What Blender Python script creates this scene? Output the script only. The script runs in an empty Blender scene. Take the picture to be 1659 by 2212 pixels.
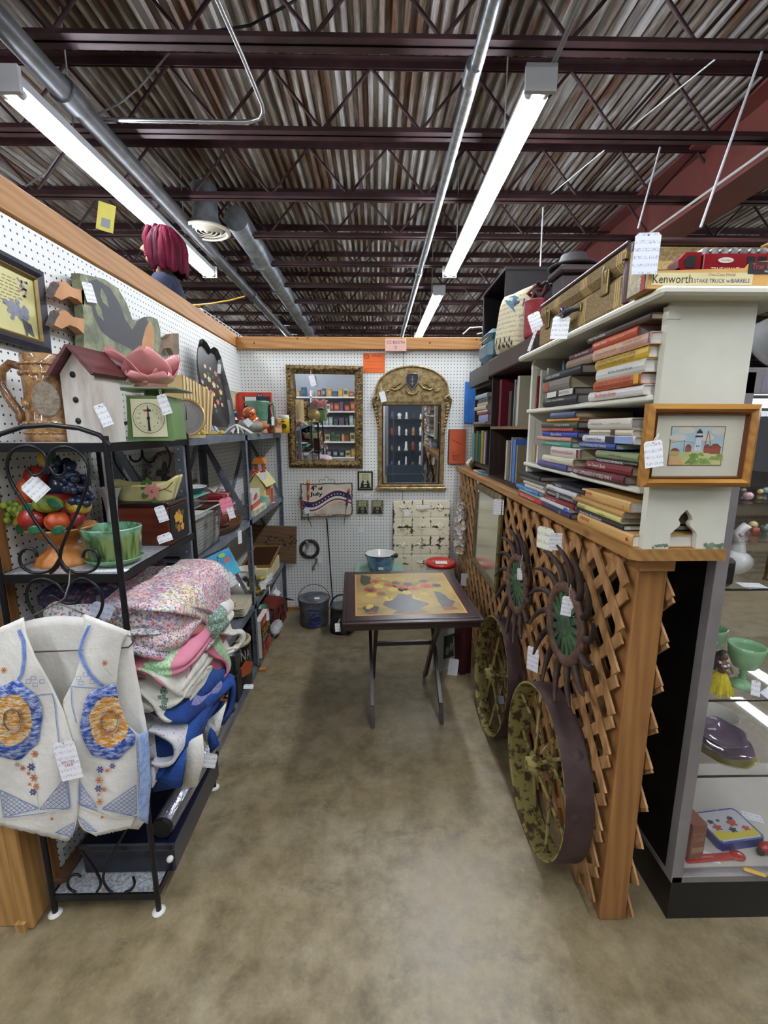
import bpy, math, random
from mathutils import Vector, Matrix, Euler
random.seed(7)
PI = math.pi
SC = bpy.context.scene
COL = SC.collection
# ---------------- camera, world, exposure ----------------
F_PX = 965.0; PIT = math.atan(181/F_PX); YAW = math.atan(17.5/F_PX); HC = 1.55
cd = bpy.data.cameras.new('camera'); cam = bpy.data.objects.new('camera', cd); COL.objects.link(cam)
cd.sensor_fit = 'HORIZONTAL'; cd.sensor_width = 36; cd.lens = 36*F_PX/1659; cd.clip_start = .02; cd.clip_end = 200
cam.location = (0, 0, HC); cam.rotation_euler = (PI/2-PIT, 0, -YAW); SC.camera = cam
w = bpy.data.worlds.new('world'); SC.world = w; w.use_nodes = True
w.node_tree.nodes['Background'].inputs[0].default_value = (.8, .85, .9, 1)
w.node_tree.nodes['Background'].inputs[1].default_value = .25
SC.view_settings.view_transform = 'Standard'; SC.view_settings.look = 'None'
SC.view_settings.exposure = 0.62; SC.view_settings.gamma = 1; SC.view_settings.use_curve_mapping = False
TUBE_POWER = 50.0
SC.cycles.use_denoising = True
SC.cycles.max_bounces = 8; SC.cycles.diffuse_bounces = 4; SC.cycles.glossy_bounces = 4
SC.cycles.transparent_max_bounces = 24; SC.cycles.sample_clamp_indirect = 6

_cp, _sp, _cy, _sy = math.cos(PIT), math.sin(PIT), math.cos(YAW), math.sin(YAW)
def at(x, y, X=None, Y=None, Z=None):
    """the point of the place seen at photo pixel x,y on a known plane (used to measure positions)"""
    u = (x-829.5)/F_PX; v = (1106-y)/F_PX
    fw = _cp+v*_sp; z = -_sp+v*_cp
    d = (fw*_sy+u*_cy, fw*_cy-u*_sy, z)
    t = X/d[0] if X is not None else (Y/d[1] if Y is not None else (Z-HC)/d[2])
    return Vector((d[0]*t, d[1]*t, HC+d[2]*t))

# ---------------- materials ----------------
def lin(h):
    if not isinstance(h, str): return tuple(h)+(1,)
    h = h.lstrip('#'); c = [int(h[i:i+2], 16)/255 for i in (0, 2, 4)]
    return tuple(a/12.92 if a <= .04045 else ((a+.055)/1.055)**2.4 for a in c)+(1,)
_M = {}
class NT:
    def __init__(s, name):
        s.m = bpy.data.materials.new(name); s.m.use_nodes = True
        s.t = s.m.node_tree; s.b = s.t.nodes['Principled BSDF']
    def n(s, ty, **k):
        n = s.t.nodes.new(ty)
        for a, v in k.items():
            if a.startswith('i_'): n.inputs[int(a[2:])].default_value = v
            else: setattr(n, a, v)
        return n
    def l(s, a, b): s.t.links.new(a, b)
    def co(s, st=(1, 1, 1), rot=(0, 0, 0)):
        c = s.n('ShaderNodeTexCoord'); m = s.n('ShaderNodeMapping'); m.inputs['Scale'].default_value = st
        m.inputs['Rotation'].default_value = rot
        s.l(c.outputs['Object'], m.inputs[0]); return m.outputs[0]
    def noise(s, vec, sc, det=4, rough=.6):
        n = s.n('ShaderNodeTexNoise'); n.inputs['Scale'].default_value = sc; n.inputs['Detail'].default_value = det
        n.inputs['Roughness'].default_value = rough
        if vec: s.l(vec, n.inputs['Vector'])
        return n.outputs[0]
    def ramp(s, fac, stops, interp='LINEAR'):
        r = s.n('ShaderNodeValToRGB'); r.color_ramp.interpolation = interp
        e = r.color_ramp.elements
        while len(e) < len(stops): e.new(.5)
        for i, (p, c) in enumerate(stops): e[i].position = p; e[i].color = lin(c)
        s.l(fac, r.inputs[0]); return r.outputs[0]
    def mix(s, f, a, b, ty='MIX'):
        m = s.n('ShaderNodeMix', data_type='RGBA', blend_type=ty)
        for i, v in ((0, f), (6, a), (7, b)):
            if isinstance(v, bpy.types.NodeSocket): s.l(v, m.inputs[i])
            else: m.inputs[i].default_value = v if i == 0 else lin(v)
        return m.outputs[2]
    def math(s, op, a, b=0):
        m = s.n('ShaderNodeMath', operation=op)
        for i, v in ((0, a), (1, b)):
            if isinstance(v, bpy.types.NodeSocket): s.l(v, m.inputs[i])
            else: m.inputs[i].default_value = v
        return m.outputs[0]
    def bump(s, h, st, dist=.01):
        b = s.n('ShaderNodeBump'); b.inputs['Strength'].default_value = st; b.inputs['Distance'].default_value = dist
        s.l(h, b.inputs['Height']); s.l(b.outputs[0], s.b.inputs['Normal'])
    def pr(s, rough=.5, metal=0, **k):
        s.b.inputs['Roughness'].default_value = rough; s.b.inputs['Metallic'].default_value = metal
        for a, v in k.items(): s.b.inputs[a].default_value = v
        return s
    def base(s, c):
        if isinstance(c, bpy.types.NodeSocket): s.l(c, s.b.inputs[0])
        else: s.b.inputs[0].default_value = lin(c)
def mat(name, c1, c2=None, rough=.55, metal=0, sc=12, st=(1, 1, 1), lo=.4, hi=.62, bump=0, bsc=None, coat=0, **k):
    if name in _M: return _M[name]
    t = NT(name); t.pr(rough, metal, **k)
    if coat: t.b.inputs['Coat Weight'].default_value = coat
    v = t.co(st)
    if c2: t.base(t.ramp(t.noise(v, sc), [(lo, c1), (hi, c2)]))
    else:
        n = t.noise(v, sc)
        t.base(t.mix(t.math('MULTIPLY', n, .22), c1, '#000000'))
    if bump: t.bump(t.noise(v, bsc or sc*3), bump)
    _M[name] = t.m; return t.m
def wood(name, c1, c2, axis='Y', sc=14, rough=.55, dark=None, knots=True):
    if name in _M: return _M[name]
    t = NT(name); t.pr(rough)
    st = [1, 1, 1]; st['XYZ'.index(axis)] = .07
    v = t.co(tuple(st)); n = t.noise(v, sc*4, 6, .65)
    wv = t.n('ShaderNodeTexWave', bands_direction='DIAGONAL'); wv.inputs['Scale'].default_value = sc*1.4
    wv.inputs['Distortion'].default_value = 5; wv.inputs['Detail'].default_value = 2; t.l(v, wv.inputs[0])
    f = t.math('ADD', t.math('MULTIPLY', wv.outputs['Fac'], .28), t.math('MULTIPLY', n, .72))
    c = t.ramp(f, [(.25, c1), (.75, c2)])
    if knots:
        st2 = [1, 1, 1]; st2['XYZ'.index(axis)] = .55
        vo = t.n('ShaderNodeTexVoronoi'); vo.inputs['Scale'].default_value = 7
        t.l(t.co(tuple(st2)), vo.inputs[0])
        k = t.ramp(vo.outputs['Distance'], [(.05, '#ffffff'), (.13, '#000000')])
        c = t.mix(t.math('MULTIPLY', k, .75), c, dark or '#5a3216')
    t.base(c); t.bump(n, .15, .002); _M[name] = t.m; return t.m
def emis(name, c, s):
    if name in _M: return _M[name]
    t = NT(name); t.base('#ffffff'); t.b.inputs['Emission Color'].default_value = lin(c)
    t.b.inputs['Emission Strength'].default_value = s; _M[name] = t.m; return t.m
def glassm(name, c='#ffffff', rough=.02, alpha=.12):
    """thin clear sheet: mostly transparent with a real glossy reflection"""
    if name in _M: return _M[name]
    t = NT(name); tr = t.n('ShaderNodeBsdfTransparent'); tr.inputs[0].default_value = lin(c)
    gl = t.n('ShaderNodeBsdfGlossy'); gl.inputs['Roughness'].default_value = rough
    fr = t.n('ShaderNodeLayerWeight'); fr.inputs[0].default_value = .5
    mx = t.n('ShaderNodeMixShader'); f = t.math('ADD', t.math('MULTIPLY', t.math('POWER', fr.outputs[1], 4.0), .7), alpha*.3)
    t.l(f, mx.inputs[0]); t.l(tr.outputs[0], mx.inputs[1]); t.l(gl.outputs[0], mx.inputs[2])
    t.l(mx.outputs[0], t.t.nodes['Material Output'].inputs[0]); _M[name] = t.m; return t.m
def calico(name, cols, sc=70, ground='#e8dccb', thr=.42, patch=0, rough=.9, bump=.5, pcols=None):
    """small printed cotton: coloured sprigs on a ground, optional larger patchwork pieces"""
    if name in _M: return _M[name]
    t = NT(name); t.pr(rough); v = t.co()
    nn = t.n('ShaderNodeTexNoise'); nn.inputs['Scale'].default_value = sc*.9; t.l(v, nn.inputs['Vector']); va = t.n('ShaderNodeVectorMath', operation='MULTIPLY_ADD'); t.l(nn.outputs['Color'], va.inputs[0]); va.inputs[1].default_value = (1.1/sc,)*3; t.l(v, va.inputs[2])
    vo = t.n('ShaderNodeTexVoronoi'); vo.inputs['Scale'].default_value = sc; t.l(va.outputs[0], vo.inputs[0])
    sep = t.n('ShaderNodeSeparateColor'); t.l(vo.outputs['Color'], sep.inputs[0])
    n = len(cols); c = t.ramp(sep.outputs[0], [(i/n, x) for i, x in enumerate(cols)], 'CONSTANT')
    g = ground
    if patch:
        vp = t.n('ShaderNodeTexVoronoi', distance='CHEBYCHEV'); vp.inputs['Scale'].default_value = patch; t.l(v, vp.inputs[0])
        sp = t.n('ShaderNodeSeparateColor'); t.l(vp.outputs['Color'], sp.inputs[0])
        pc = pcols or [ground, '#d9a3ac', '#cfd9d2', ground, '#9aa7c9', '#e6d9a8']
        g = t.ramp(sp.outputs[0], [(i/len(pc), x) for i, x in enumerate(pc)], 'CONSTANT')
    f = t.ramp(vo.outputs['Distance'], [(thr, '#ffffff'), (thr+.06, '#000000')])
    t.base(t.mix(f, g, c)); t.bump(t.noise(v, 25, 3), bump, .02); _M[name] = t.m; return t.m
def scribble(name, ground='#eef0f2', ink='#39406a', line=.0075, sc=260):
    """paper with illegible handwriting, in the tag's own plane"""
    if name in _M: return _M[name]
    t = NT(name); t.pr(.8); c = t.n('ShaderNodeTexCoord'); s = t.n('ShaderNodeSeparateXYZ'); t.l(c.outputs['Object'], s.inputs[0])
    m = t.n('ShaderNodeMapping'); m.inputs['Scale'].default_value = (1, .35, 1); t.l(c.outputs['Object'], m.inputs[0])
    n = t.noise(m.outputs[0], sc, 2)
    row = t.math('PINGPONG', t.math('DIVIDE', s.outputs[1], line), 1.0)
    a = t.math('GREATER_THAN', row, .55); b = t.math('GREATER_THAN', t.math('ABSOLUTE', t.math('SUBTRACT', n, .5)), .035)
    k = t.math('MULTIPLY', a, t.math('SUBTRACT', 1, b))
    t.base(t.mix(t.math('MULTIPLY', k, .5), ground, ink)); _M[name] = t.m; return t.m

# ---------------- mesh builder ----------------
def FR(loc, x, z):
    x = Vector(x).normalized(); z = Vector(z).normalized(); y = z.cross(x)
    m = Matrix((x, y, z)).transposed().to_4x4(); m.translation = Vector(loc); return m
def F_BACK(loc): return FR(loc, (1, 0, 0), (0, -1, 0))     # faces the viewer (-Y)
def F_AISLE_R(loc): return FR(loc, (0, -1, 0), (-1, 0, 0)) # on the right side, faces the aisle
def F_AISLE_L(loc): return FR(loc, (0, 1, 0), (1, 0, 0))   # on the left side, faces the aisle
def F_UP(loc, rz=0): return Matrix.Translation(Vector(loc)) @ Matrix.Rotation(rz, 4, 'Z')
def TR(loc=(0, 0, 0), rx=0, ry=0, rz=0, s=1):
    return Matrix.Translation(Vector(loc)) @ Euler((rx, ry, rz)).to_matrix().to_4x4() @ Matrix.Scale(s, 4)
_txt = {}
def text_mesh(s):
    if s not in _txt:
        c = bpy.data.curves.new('t', 'FONT'); c.body = s; c.size = 1; c.align_x = 'CENTER'; c.align_y = 'CENTER'; c.resolution_u = 2
        o = bpy.data.objects.new('t', c); me = bpy.data.meshes.new_from_object(o)
        vs = [v.co.copy() for v in me.vertices]; fs = [list(p.vertices) for p in me.polygons]
        bpy.data.objects.remove(o); bpy.data.meshes.remove(me); bpy.data.curves.remove(c)
        x0 = min(v.x for v in vs); x1 = max(v.x for v in vs); y0 = min(v.y for v in vs); y1 = max(v.y for v in vs)
        vs = [Vector((v.x-(x0+x1)/2, v.y-(y0+y1)/2, 0)) for v in vs]
        _txt[s] = (vs, fs, x1-x0, y1-y0)
    return _txt[s]
class MB:
    def __init__(s): s.v = []; s.f = []; s.m = []; s.s = []
    def add(s, vs, fs, mi=0, sm=False, T=None):
        k = len(s.v); s.v += [(T @ Vector(v)) if T is not None else Vector(v) for v in vs]
        for f in fs: s.f.append([i+k for i in f]); s.m.append(mi); s.s.append(sm)
        return s
    def bx(s, x0, x1, y0, y1, z0, z1, mi=0, T=None, b=0):
        if b:
            xs = (x0, x1); ys = (y0, y1); zs = (z0, z1); vs = []; idx = {}
            for i in (0, 1):
                for j in (0, 1):
                    for k in (0, 1):
                        c = (xs[i], ys[j], zs[k]); d = (1-2*i, 1-2*j, 1-2*k)
                        for a in range(3):
                            p = [c[q]+(d[q]*b if q != a else 0) for q in range(3)]; idx[i, j, k, a] = len(vs); vs.append(p)
            fs = []
            for a in range(3):
                o = [q for q in range(3) if q != a]
                for sd in (0, 1):
                    r = []
                    for (m, n) in ((0, 0), (1, 0), (1, 1), (0, 1)):
                        c = [0, 0, 0]; c[a] = sd; c[o[0]] = m; c[o[1]] = n; r.append(idx[tuple(c)+(a,)])
                    fs.append(r)
            for i in (0, 1):
                for j in (0, 1):
                    for k in (0, 1): fs.append([idx[i, j, k, a] for a in range(3)])
            for a in range(3):
                o = [q for q in range(3) if q != a]
                for m in (0, 1):
                    for n in (0, 1):
                        def I(e, ax):
                            c = [0, 0, 0]; c[a] = e; c[o[0]] = m; c[o[1]] = n; return idx[tuple(c)+(ax,)]
                        fs.append([I(0, o[0]), I(1, o[0]), I(1, o[1]), I(0, o[1])])
            return s.add(vs, fs, mi, False, T)
        vs = [(x, y, z) for x in (x0, x1) for y in (y0, y1) for z in (z0, z1)]
        return s.add(vs, [(0, 1, 3, 2), (4, 6, 7, 5), (0, 4, 5, 1), (2, 3, 7, 6), (0, 2, 6, 4), (1, 5, 7, 3)], mi, False, T)
    def bar(s, p0, p1, w, h, mi=0, up=(0, 0, 1)):
        p0 = Vector(p0); p1 = Vector(p1); d = (p1-p0); L = d.length; d.normalize(); u = Vector(up)
        if abs(d.dot(u)) > .99: u = Vector((1, 0, 0))
        x = d; y = u.cross(x).normalized(); z = x.cross(y)
        m = Matrix((x, y, z)).transposed().to_4x4(); m.translation = p0
        return s.bx(0, L, -w/2, w/2, -h/2, h/2, mi, m)
    def tube(s, pts, r, n=8, mi=0, closed=False, caps=True, T=None):
        pts = [Vector(p) for p in pts]; N = len(pts); rs = r if isinstance(r, (list, tuple)) else [r]*N
        vs = []; prev = None
        for i, p in enumerate(pts):
            a = pts[(i-1) % N] if (i > 0 or closed) else p; b = pts[(i+1) % N] if (i < N-1 or closed) else p
            t = (b-a).normalized() if (b-a).length > 1e-9 else Vector((0, 0, 1))
            if prev is None:
                u = Vector((0, 0, 1)) if abs(t.z) < .9 else Vector((1, 0, 0)); x = t.cross(u).normalized()
            else:
                x = prev-t*prev.dot(t)
                x = x.normalized() if x.length > 1e-6 else t.orthogonal().normalized()
            prev = x; y = t.cross(x)
            vs += [p+(x*math.cos(2*PI*k/n)+y*math.sin(2*PI*k/n))*rs[i] for k in range(n)]
        fs = []
        for i in range(N if closed else N-1):
            j = (i+1) % N
            for k in range(n): fs.append((i*n+k, i*n+(k+1) % n, j*n+(k+1) % n, j*n+k))
        s.add(vs, fs, mi, True, T)
        if caps and not closed: s.add(vs[:n], [tuple(range(n))[::-1]], mi, False, T); s.add(vs[-n:], [tuple(range(n))], mi, False, T)
        return s
    def cyl(s, p0, p1, r0, r1=None, n=16, mi=0, T=None): return s.tube([p0, p1], [r0, r0 if r1 is None else r1], n, mi, T=T)
    def lathe(s, prof, n=24, mi=0, T=None, sm=True, wob=None, sx=1, sy=1, cap=True):
        """prof: (r, z) pairs, turned about Z"""
        vs = []
        for (r, z) in prof:
            for k in range(n):
                a = 2*PI*k/n; q = r*(wob(a, z) if wob else 1); vs.append((q*math.cos(a)*sx, q*math.sin(a)*sy, z))
        fs = [(i*n+k, i*n+(k+1) % n, (i+1)*n+(k+1) % n, (i+1)*n+k) for i in range(len(prof)-1) for k in range(n)]
        s.add(vs, fs, mi, sm, T)
        for e, rev in ((0, True), (len(prof)-1, False)):
            if cap and prof[e][0] > 1e-5: s.add(vs[e*n:(e+1)*n], [tuple(range(n))[::-1] if rev else tuple(range(n))], mi, False, T)
        return s
    def ball(s, c, r, mi=0, n=12, m=8, T=None, wob=None):
        r = r if isinstance(r, (tuple, list)) else (r, r, r); vs = []; c = Vector(c)
        for i in range(m+1):
            th = PI*i/m
            for k in range(n):
                a = 2*PI*k/n; q = wob(a, th) if wob else 1
                vs.append(c+Vector((r[0]*math.sin(th)*math.cos(a), r[1]*math.sin(th)*math.sin(a), r[2]*math.cos(th)))*q)
        fs = [(i*n+k, (i+1)*n+k, (i+1)*n+(k+1) % n, i*n+(k+1) % n) for i in range(m) for k in range(n)]
        return s.add(vs, fs, mi, True, T)
    def prism(s, poly, d, T=None, mi=0, mi_side=None, z0=0):
        """outline in XY, thickness from z0 to z0+d"""
        n = len(poly); vs = [(x, y, z0) for x, y in poly]+[(x, y, z0+d) for x, y in poly]
        s.add(vs, [tuple(range(n))[::-1], tuple(range(n, 2*n))], mi, False, T)
        return s.add(vs, [(i, (i+1) % n, n+(i+1) % n, n+i) for i in range(n)], mi if mi_side is None else mi_side, False, T)
    def poly(s, poly, T=None, mi=0, z=0): return s.add([(x, y, z) for x, y in poly], [tuple(range(len(poly)))], mi, False, T)
    def blob(s, x, y, rx, ry, T=None, mi=0, z=0, a=0, n=14, wob=0):
        p = []; n = 40 if wob and n >= 14 else n
        for k in range(n):
            t = 2*PI*k/n; q = 1+wob*math.sin(5*t); u = rx*math.cos(t)*q; v = ry*math.sin(t)*q
            p.append((x+u*math.cos(a)-v*math.sin(a), y+u*math.sin(a)+v*math.cos(a)))
        return s.poly(p, T, mi, z)
    def line(s, pts, w, T=None, mi=0, z=0):
        for (a, b) in zip(pts, pts[1:]):
            dx = b[0]-a[0]; dy = b[1]-a[1]; L = math.hypot(dx, dy) or 1; nx = -dy/L*w/2; ny = dx/L*w/2
            s.poly([(a[0]+nx, a[1]+ny), (a[0]-nx, a[1]-ny), (b[0]-nx, b[1]-ny), (b[0]+nx, b[1]+ny)], T, mi, z)
        return s
    def text(s, body, size, T, mi=0, z=.0006, w=None, off=(0, 0)):
        """size = cap height; w = width to fit"""
        vs, fs, W, H = text_mesh(body); ky = size/H; kx = (w/W) if w else ky
        return s.add([(v.x*kx+off[0], v.y*ky+off[1], z) for v in vs], fs, mi, False, T)
    def sheet(s, fn, nu, nv, th=0, mi=0, T=None, mf=None):
        """surface fn(u,v); th gives it thickness"""
        P = [[Vector(fn(i/nu, j/nv)) for j in range(nv+1)] for i in range(nu+1)]
        def idx(i, j): return i*(nv+1)+j
        vs = [P[i][j] for i in range(nu+1) for j in range(nv+1)]
        quads = [(i, j) for i in range(nu) for j in range(nv)]
        if not th:
            for (i, j) in quads:
                s_mi = mf(i/nu, j/nv) if mf else mi
            k = len(s.v); s.v += [(T @ v) if T is not None else v for v in vs]
            for (i, j) in quads:
                s.f.append([k+idx(i, j), k+idx(i+1, j), k+idx(i+1, j+1), k+idx(i, j+1)]); s.m.append(mf(i/nu, j/nv) if mf else mi); s.s.append(True)
            return s
        nr = []
        for i in range(nu+1):
            for j in range(nv+1):
                a = P[min(i+1, nu)][j]-P[max(i-1, 0)][j]; b = P[i][min(j+1, nv)]-P[i][max(j-1, 0)]
                c = a.cross(b); nr.append(c.normalized() if c.length > 1e-12 else Vector((0, 0, 1)))
        up = vs; lo = [v-nr[i]*th for i, v in enumerate(vs)]; k = len(s.v); n = len(vs)
        s.v += [(T @ v) if T is not None else v for v in up+lo]
        for (i, j) in quads:
            q = [idx(i, j), idx(i+1, j), idx(i+1, j+1), idx(i, j+1)]; m_ = mf(i/nu, j/nv) if mf else mi
            s.f.append([k+a for a in q]); s.m.append(m_); s.s.append(True)
            s.f.append([k+n+a for a in q[::-1]]); s.m.append(m_); s.s.append(True)
        edge = [idx(i, 0) for i in range(nu+1)]+[idx(nu, j) for j in range(1, nv+1)]+[idx(i, nv) for i in range(nu-1, -1, -1)]+[idx(0, j) for j in range(nv-1, 0, -1)]
        for a, b in zip(edge, edge[1:]+edge[:1]): s.f.append([k+b, k+a, k+n+a, k+n+b]); s.m.append(mi); s.s.append(True)
        return s
    def build(s, name, mats, parent=None, M=None, sub=0, bev=0):
        me = bpy.data.meshes.new(name); me.from_pydata([tuple(v) for v in s.v], [], s.f)
        me.polygons.foreach_set('material_index', s.m); me.polygons.foreach_set('use_smooth', s.s)
        for m in (mats if isinstance(mats, (list, tuple)) else [mats]): me.materials.append(m)
        me.update(); o = bpy.data.objects.new(name, me); COL.objects.link(o)
        if parent: o.parent = parent
        if M is not None: o.matrix_local = M
        if sub: md = o.modifiers.new('sub', 'SUBSURF'); md.levels = md.render_levels = sub
        if bev: md = o.modifiers.new('bev', 'BEVEL'); md.width = bev; md.segments = 2; md.limit_method = 'ANGLE'
        return o
def tag(o, label, cat, group=None):
    o['label'] = label; o['category'] = cat
    if group: o['group'] = group
    return o
def thing(name, label, cat, M=None, group=None):
    o = bpy.data.objects.new(name, None); COL.objects.link(o); o.empty_display_size = .05
    if M is not None: o.matrix_world = M if isinstance(M, Matrix) else Matrix.Translation(Vector(M))
    return tag(o, label, cat, group)
def struct(o): o['kind'] = 'structure'; return o
def copy_tree(o, parent=None, M=None):
    c = o.copy(); COL.objects.link(c)
    if parent: c.parent = parent
    if M is not None: c.matrix_local = M
    for ch in list(o.children):
        copy_tree(ch, c)
    return c
def rect_frame(mb, w, h, fw, d, T, mi=0, z0=0, bev=.004):
    """mitred picture frame, outer w x h centred in XY"""
    o = [(-w/2, -h/2), (w/2, -h/2), (w/2, h/2), (-w/2, h/2)]; i = [(-w/2+fw, -h/2+fw), (w/2-fw, -h/2+fw), (w/2-fw, h/2-fw), (-w/2+fw, h/2-fw)]
    m = [((a[0]*.45+b[0]*.55), (a[1]*.45+b[1]*.55)) for a, b in zip(o, i)]
    rings = [(o, z0), (o, z0+d*.7), (m, z0+d), (i, z0+d*.55), (i, z0)]
    vs = [(x, y, z) for r, z in rings for x, y in r]
    fs = [(r*4+k, r*4+(k+1) % 4, (r+1)*4+(k+1) % 4, (r+1)*4+k) for r in range(4) for k in range(4)]
    fs += [(16+k, 16+(k+1) % 4, (k+1) % 4, k) for k in range(4)]
    return mb.add(vs, fs, mi, False, T)

PAPER = scribble('tag_paper'); PAPER2 = scribble('note_paper', '#f1efe2', '#20242c', .011, 170); PINK = scribble('pink_note', '#f08fa6', '#a0304a', .009, 200)
STRING = mat('string', '#d9d4c6', rough=.9)
def price_tag(parent, loc, M=None, w=.03, h=.045, rz=0, face=(0, -1, 0), knot=None, m=None, name='price_tag'):
    """a paper tag with punched eyelet and a loop of string; loc in the parent's own coordinates"""
    T = FR(loc, Vector((0, 0, 1)).cross(Vector(face)) if abs(face[2]) < .9 else (1, 0, 0), face) @ Matrix.Rotation(rz, 4, 'Z')
    if parent is not None: T = parent.matrix_world.inverted() @ T
    b = MB(); c = w*.12
    b.prism([(-w/2, -h/2), (w/2, -h/2), (w/2, h/2-c), (w/2-c, h/2), (-w/2+c, h/2), (-w/2, h/2-c)], .0006)
    b.blob(0, h/2-.005, .0018, .0018, None, 1, .0008)
    o = b.build(name, [m or PAPER, mat('eyelet', '#222222')], parent, T)
    if knot is not None:
        k = (T.inverted() @ (parent.matrix_world.inverted() if parent is not None else Matrix())) @ Vector(knot)
        a = Vector((0, h/2-.005, .001)); mid = (a+k)/2
        MB().tube([a, mid+Vector((.003, 0, .002)), k], .0009, 5).tube([a, mid-Vector((.003, 0, -.002)), k], .0009, 5).build('string', STRING, o)
    return o
# ---------------- shared materials ----------------
STEEL = mat('grey_shelf_steel', '#687079', '#7f8790', rough=.45, metal=.35, sc=9)
STEEL_D = mat('bolt_dark', '#23252a', rough=.5, metal=.5)
IRON = mat('black_iron', '#0d0d10', '#191a1e', rough=.42, metal=.3, sc=20)
GALV = mat('galvanized', '#8f979c', '#b3bac0', rough=.35, metal=.85, sc=30, bump=.1)
WHITE = mat('white_paint', '#dfe0d8', '#e9e9e2', rough=.5, sc=6)
BLACK = mat('black_matte', '#0b0b0c', rough=.6)
PINE_Y = wood('pine_along_y', '#966430', '#b38348', 'Y'); PINE_X = wood('pine_along_x', '#966430', '#b38348', 'X')
PINE_Z = wood('pine_upright', '#7d542a', '#9a6d3c', 'Z')
def peg_mat(name, u, v):
    t = NT(name); t.pr(.45); c = t.n('ShaderNodeTexCoord'); s = t.n('ShaderNodeSeparateXYZ'); t.l(c.outputs['Object'], s.inputs[0])
    def cell(k): return t.math('SUBTRACT', t.math('FRACT', t.math('DIVIDE', s.outputs[k], .0254)), .5)
    a, b = cell(u), cell(v)
    d = t.math('SQRT', t.math('ADD', t.math('MULTIPLY', a, a), t.math('MULTIPLY', b, b)))
    k = t.math('LESS_THAN', d, .14)
    n = t.noise(t.co(), 3)
    t.base(t.mix(k, t.mix(t.math('MULTIPLY', n, .12), '#e6e9e4', '#a9a99c'), '#141414'))
    t.bump(t.math('SUBTRACT', 1, k), .6, .003); return t.m
PEG_L = peg_mat('pegboard_side', 1, 2); PEG_B = peg_mat('pegboard_back', 0, 2)
# floor
t = NT('sealed_concrete'); v = t.co()
n1 = t.noise(v, 1.3, 6, .65); n2 = t.noise(v, 9, 8, .7); n3 = t.noise(v, 90, 3)
base = t.ramp(n2, [(.3, '#5e533d'), (.5, '#827455'), (.72, '#9a8c6d')])
base = t.mix(t.ramp(n1, [(.42, '#000000'), (.62, '#ffffff')]), base, t.ramp(n2, [(.35, '#665c46'), (.7, '#a1967c')]))
base = t.mix(t.math('MULTIPLY', t.ramp(t.noise(t.co((1, 2.2, 1)), 2.4, 7, .75), [(.58, '#000000'), (.68, '#ffffff')]), .6), base, '#3f3a31')
base = t.mix(t.math('MULTIPLY', t.ramp(t.noise(t.co((1, 1.4, 1)), 5.5, 8, .8), [(.6, '#000000'), (.66, '#ffffff')]), .45), base, '#3a352b')
base = t.mix(t.math('MULTIPLY', t.ramp(t.noise(v, 38, 5, .8), [(.55, '#000000'), (.7, '#ffffff')]), .25), base, '#b3a78a')
base = t.mix(t.math('MULTIPLY', n3, .3), base, '#544c3d')
t.base(base); t.pr(.36); t.l(t.ramp(n2, [(.3, (.3, .3, .3)), (.75, (.52, .52, .52))]), t.b.inputs['Roughness'])
t.b.inputs['Specular IOR Level'].default_value = .6
t.bump(n2, .05, .01); CONC = t.m
fl = struct(MB().bx(-14, 14, -12, 26, -.1, 0).build('floor', CONC))
# pegboard walls of the booth
struct(MB().bx(-1.088, -1.07, 1.236, 3.69, 0, 2.158).build('wall_left', PEG_L))
struct(MB().bx(-1.07, 1.35, 3.67, 3.69, 0, 2.158).build('wall_back', PEG_B))
DKWOOD = wood('old_plate_wood', '#4a3524', '#6e5136', 'Y')
struct(MB().bx(-1.07, -1.03, 1.24, 3.66, 0, .09, b=.003).build('baseboard_left', DKWOOD))
struct(MB().bx(-1.066, 1.3, 3.655, 3.67, 0, .03).build('baseboard_back', PINE_X))
struct(MB().bx(-1.107, -1.066, .6, 3.66, 2.166, 2.262, b=.004).build('trim_1', PINE_Y))
b = MB().bx(-1.066, 1.3, 3.625, 3.667, 2.15, 2.24, b=.004)
for x in (-.93, -.6, -.52, .2, .42, .78): b.lathe([(0, 0), (.006, 0), (.006, .001), (0, .001)], 8, 1, F_BACK((x, 3.6245, 2.21+.02*math.sin(x*9))))
struct(b.build('trim_2', [PINE_X, STEEL_D]))
struct(MB().bx(-.5+.72, -.5+.724, 3.668, 3.6695, 0, 2.15).build('trim_3', mat('seam', '#5b5b58')))
# front end of the left wall: stacked studs
b = MB(); b.bx(-1.3, -1.125, 1.168, 1.235, 0, 2.17, b=.004); b.bx(-1.124, -1.082, 1.16, 1.237, 0, 2.17, b=.004); b.bx(-1.13, -1.1, 1.15, 1.168, 0, .03)
struct(b.build('trim_4', wood('stud_pine', '#8f6a38', '#b98c50', 'Z')))
struct(MB().bx(-1.081, -1.064, 1.24, 1.275, 0, 2.16, b=.002).build('trim_5', PINE_Z))
# store shell beyond
GREYW = mat('store_wall', '#9a9c9e', rough=.8)
struct(MB().bx(-14, 14, 26, 26.2, 0, 3.8).build('wall_far', GREYW))
struct(MB().bx(-14, 14, -12.2, -12, 0, 3.8).build('wall_rear', GREYW))
struct(MB().bx(-14.2, -14, -12, 26, 0, 3.8).build('wall_side_left', GREYW))
struct(MB().bx(14, 14.2, -12, 26, 0, 3.8).build('wall_side_right', GREYW))
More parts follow.
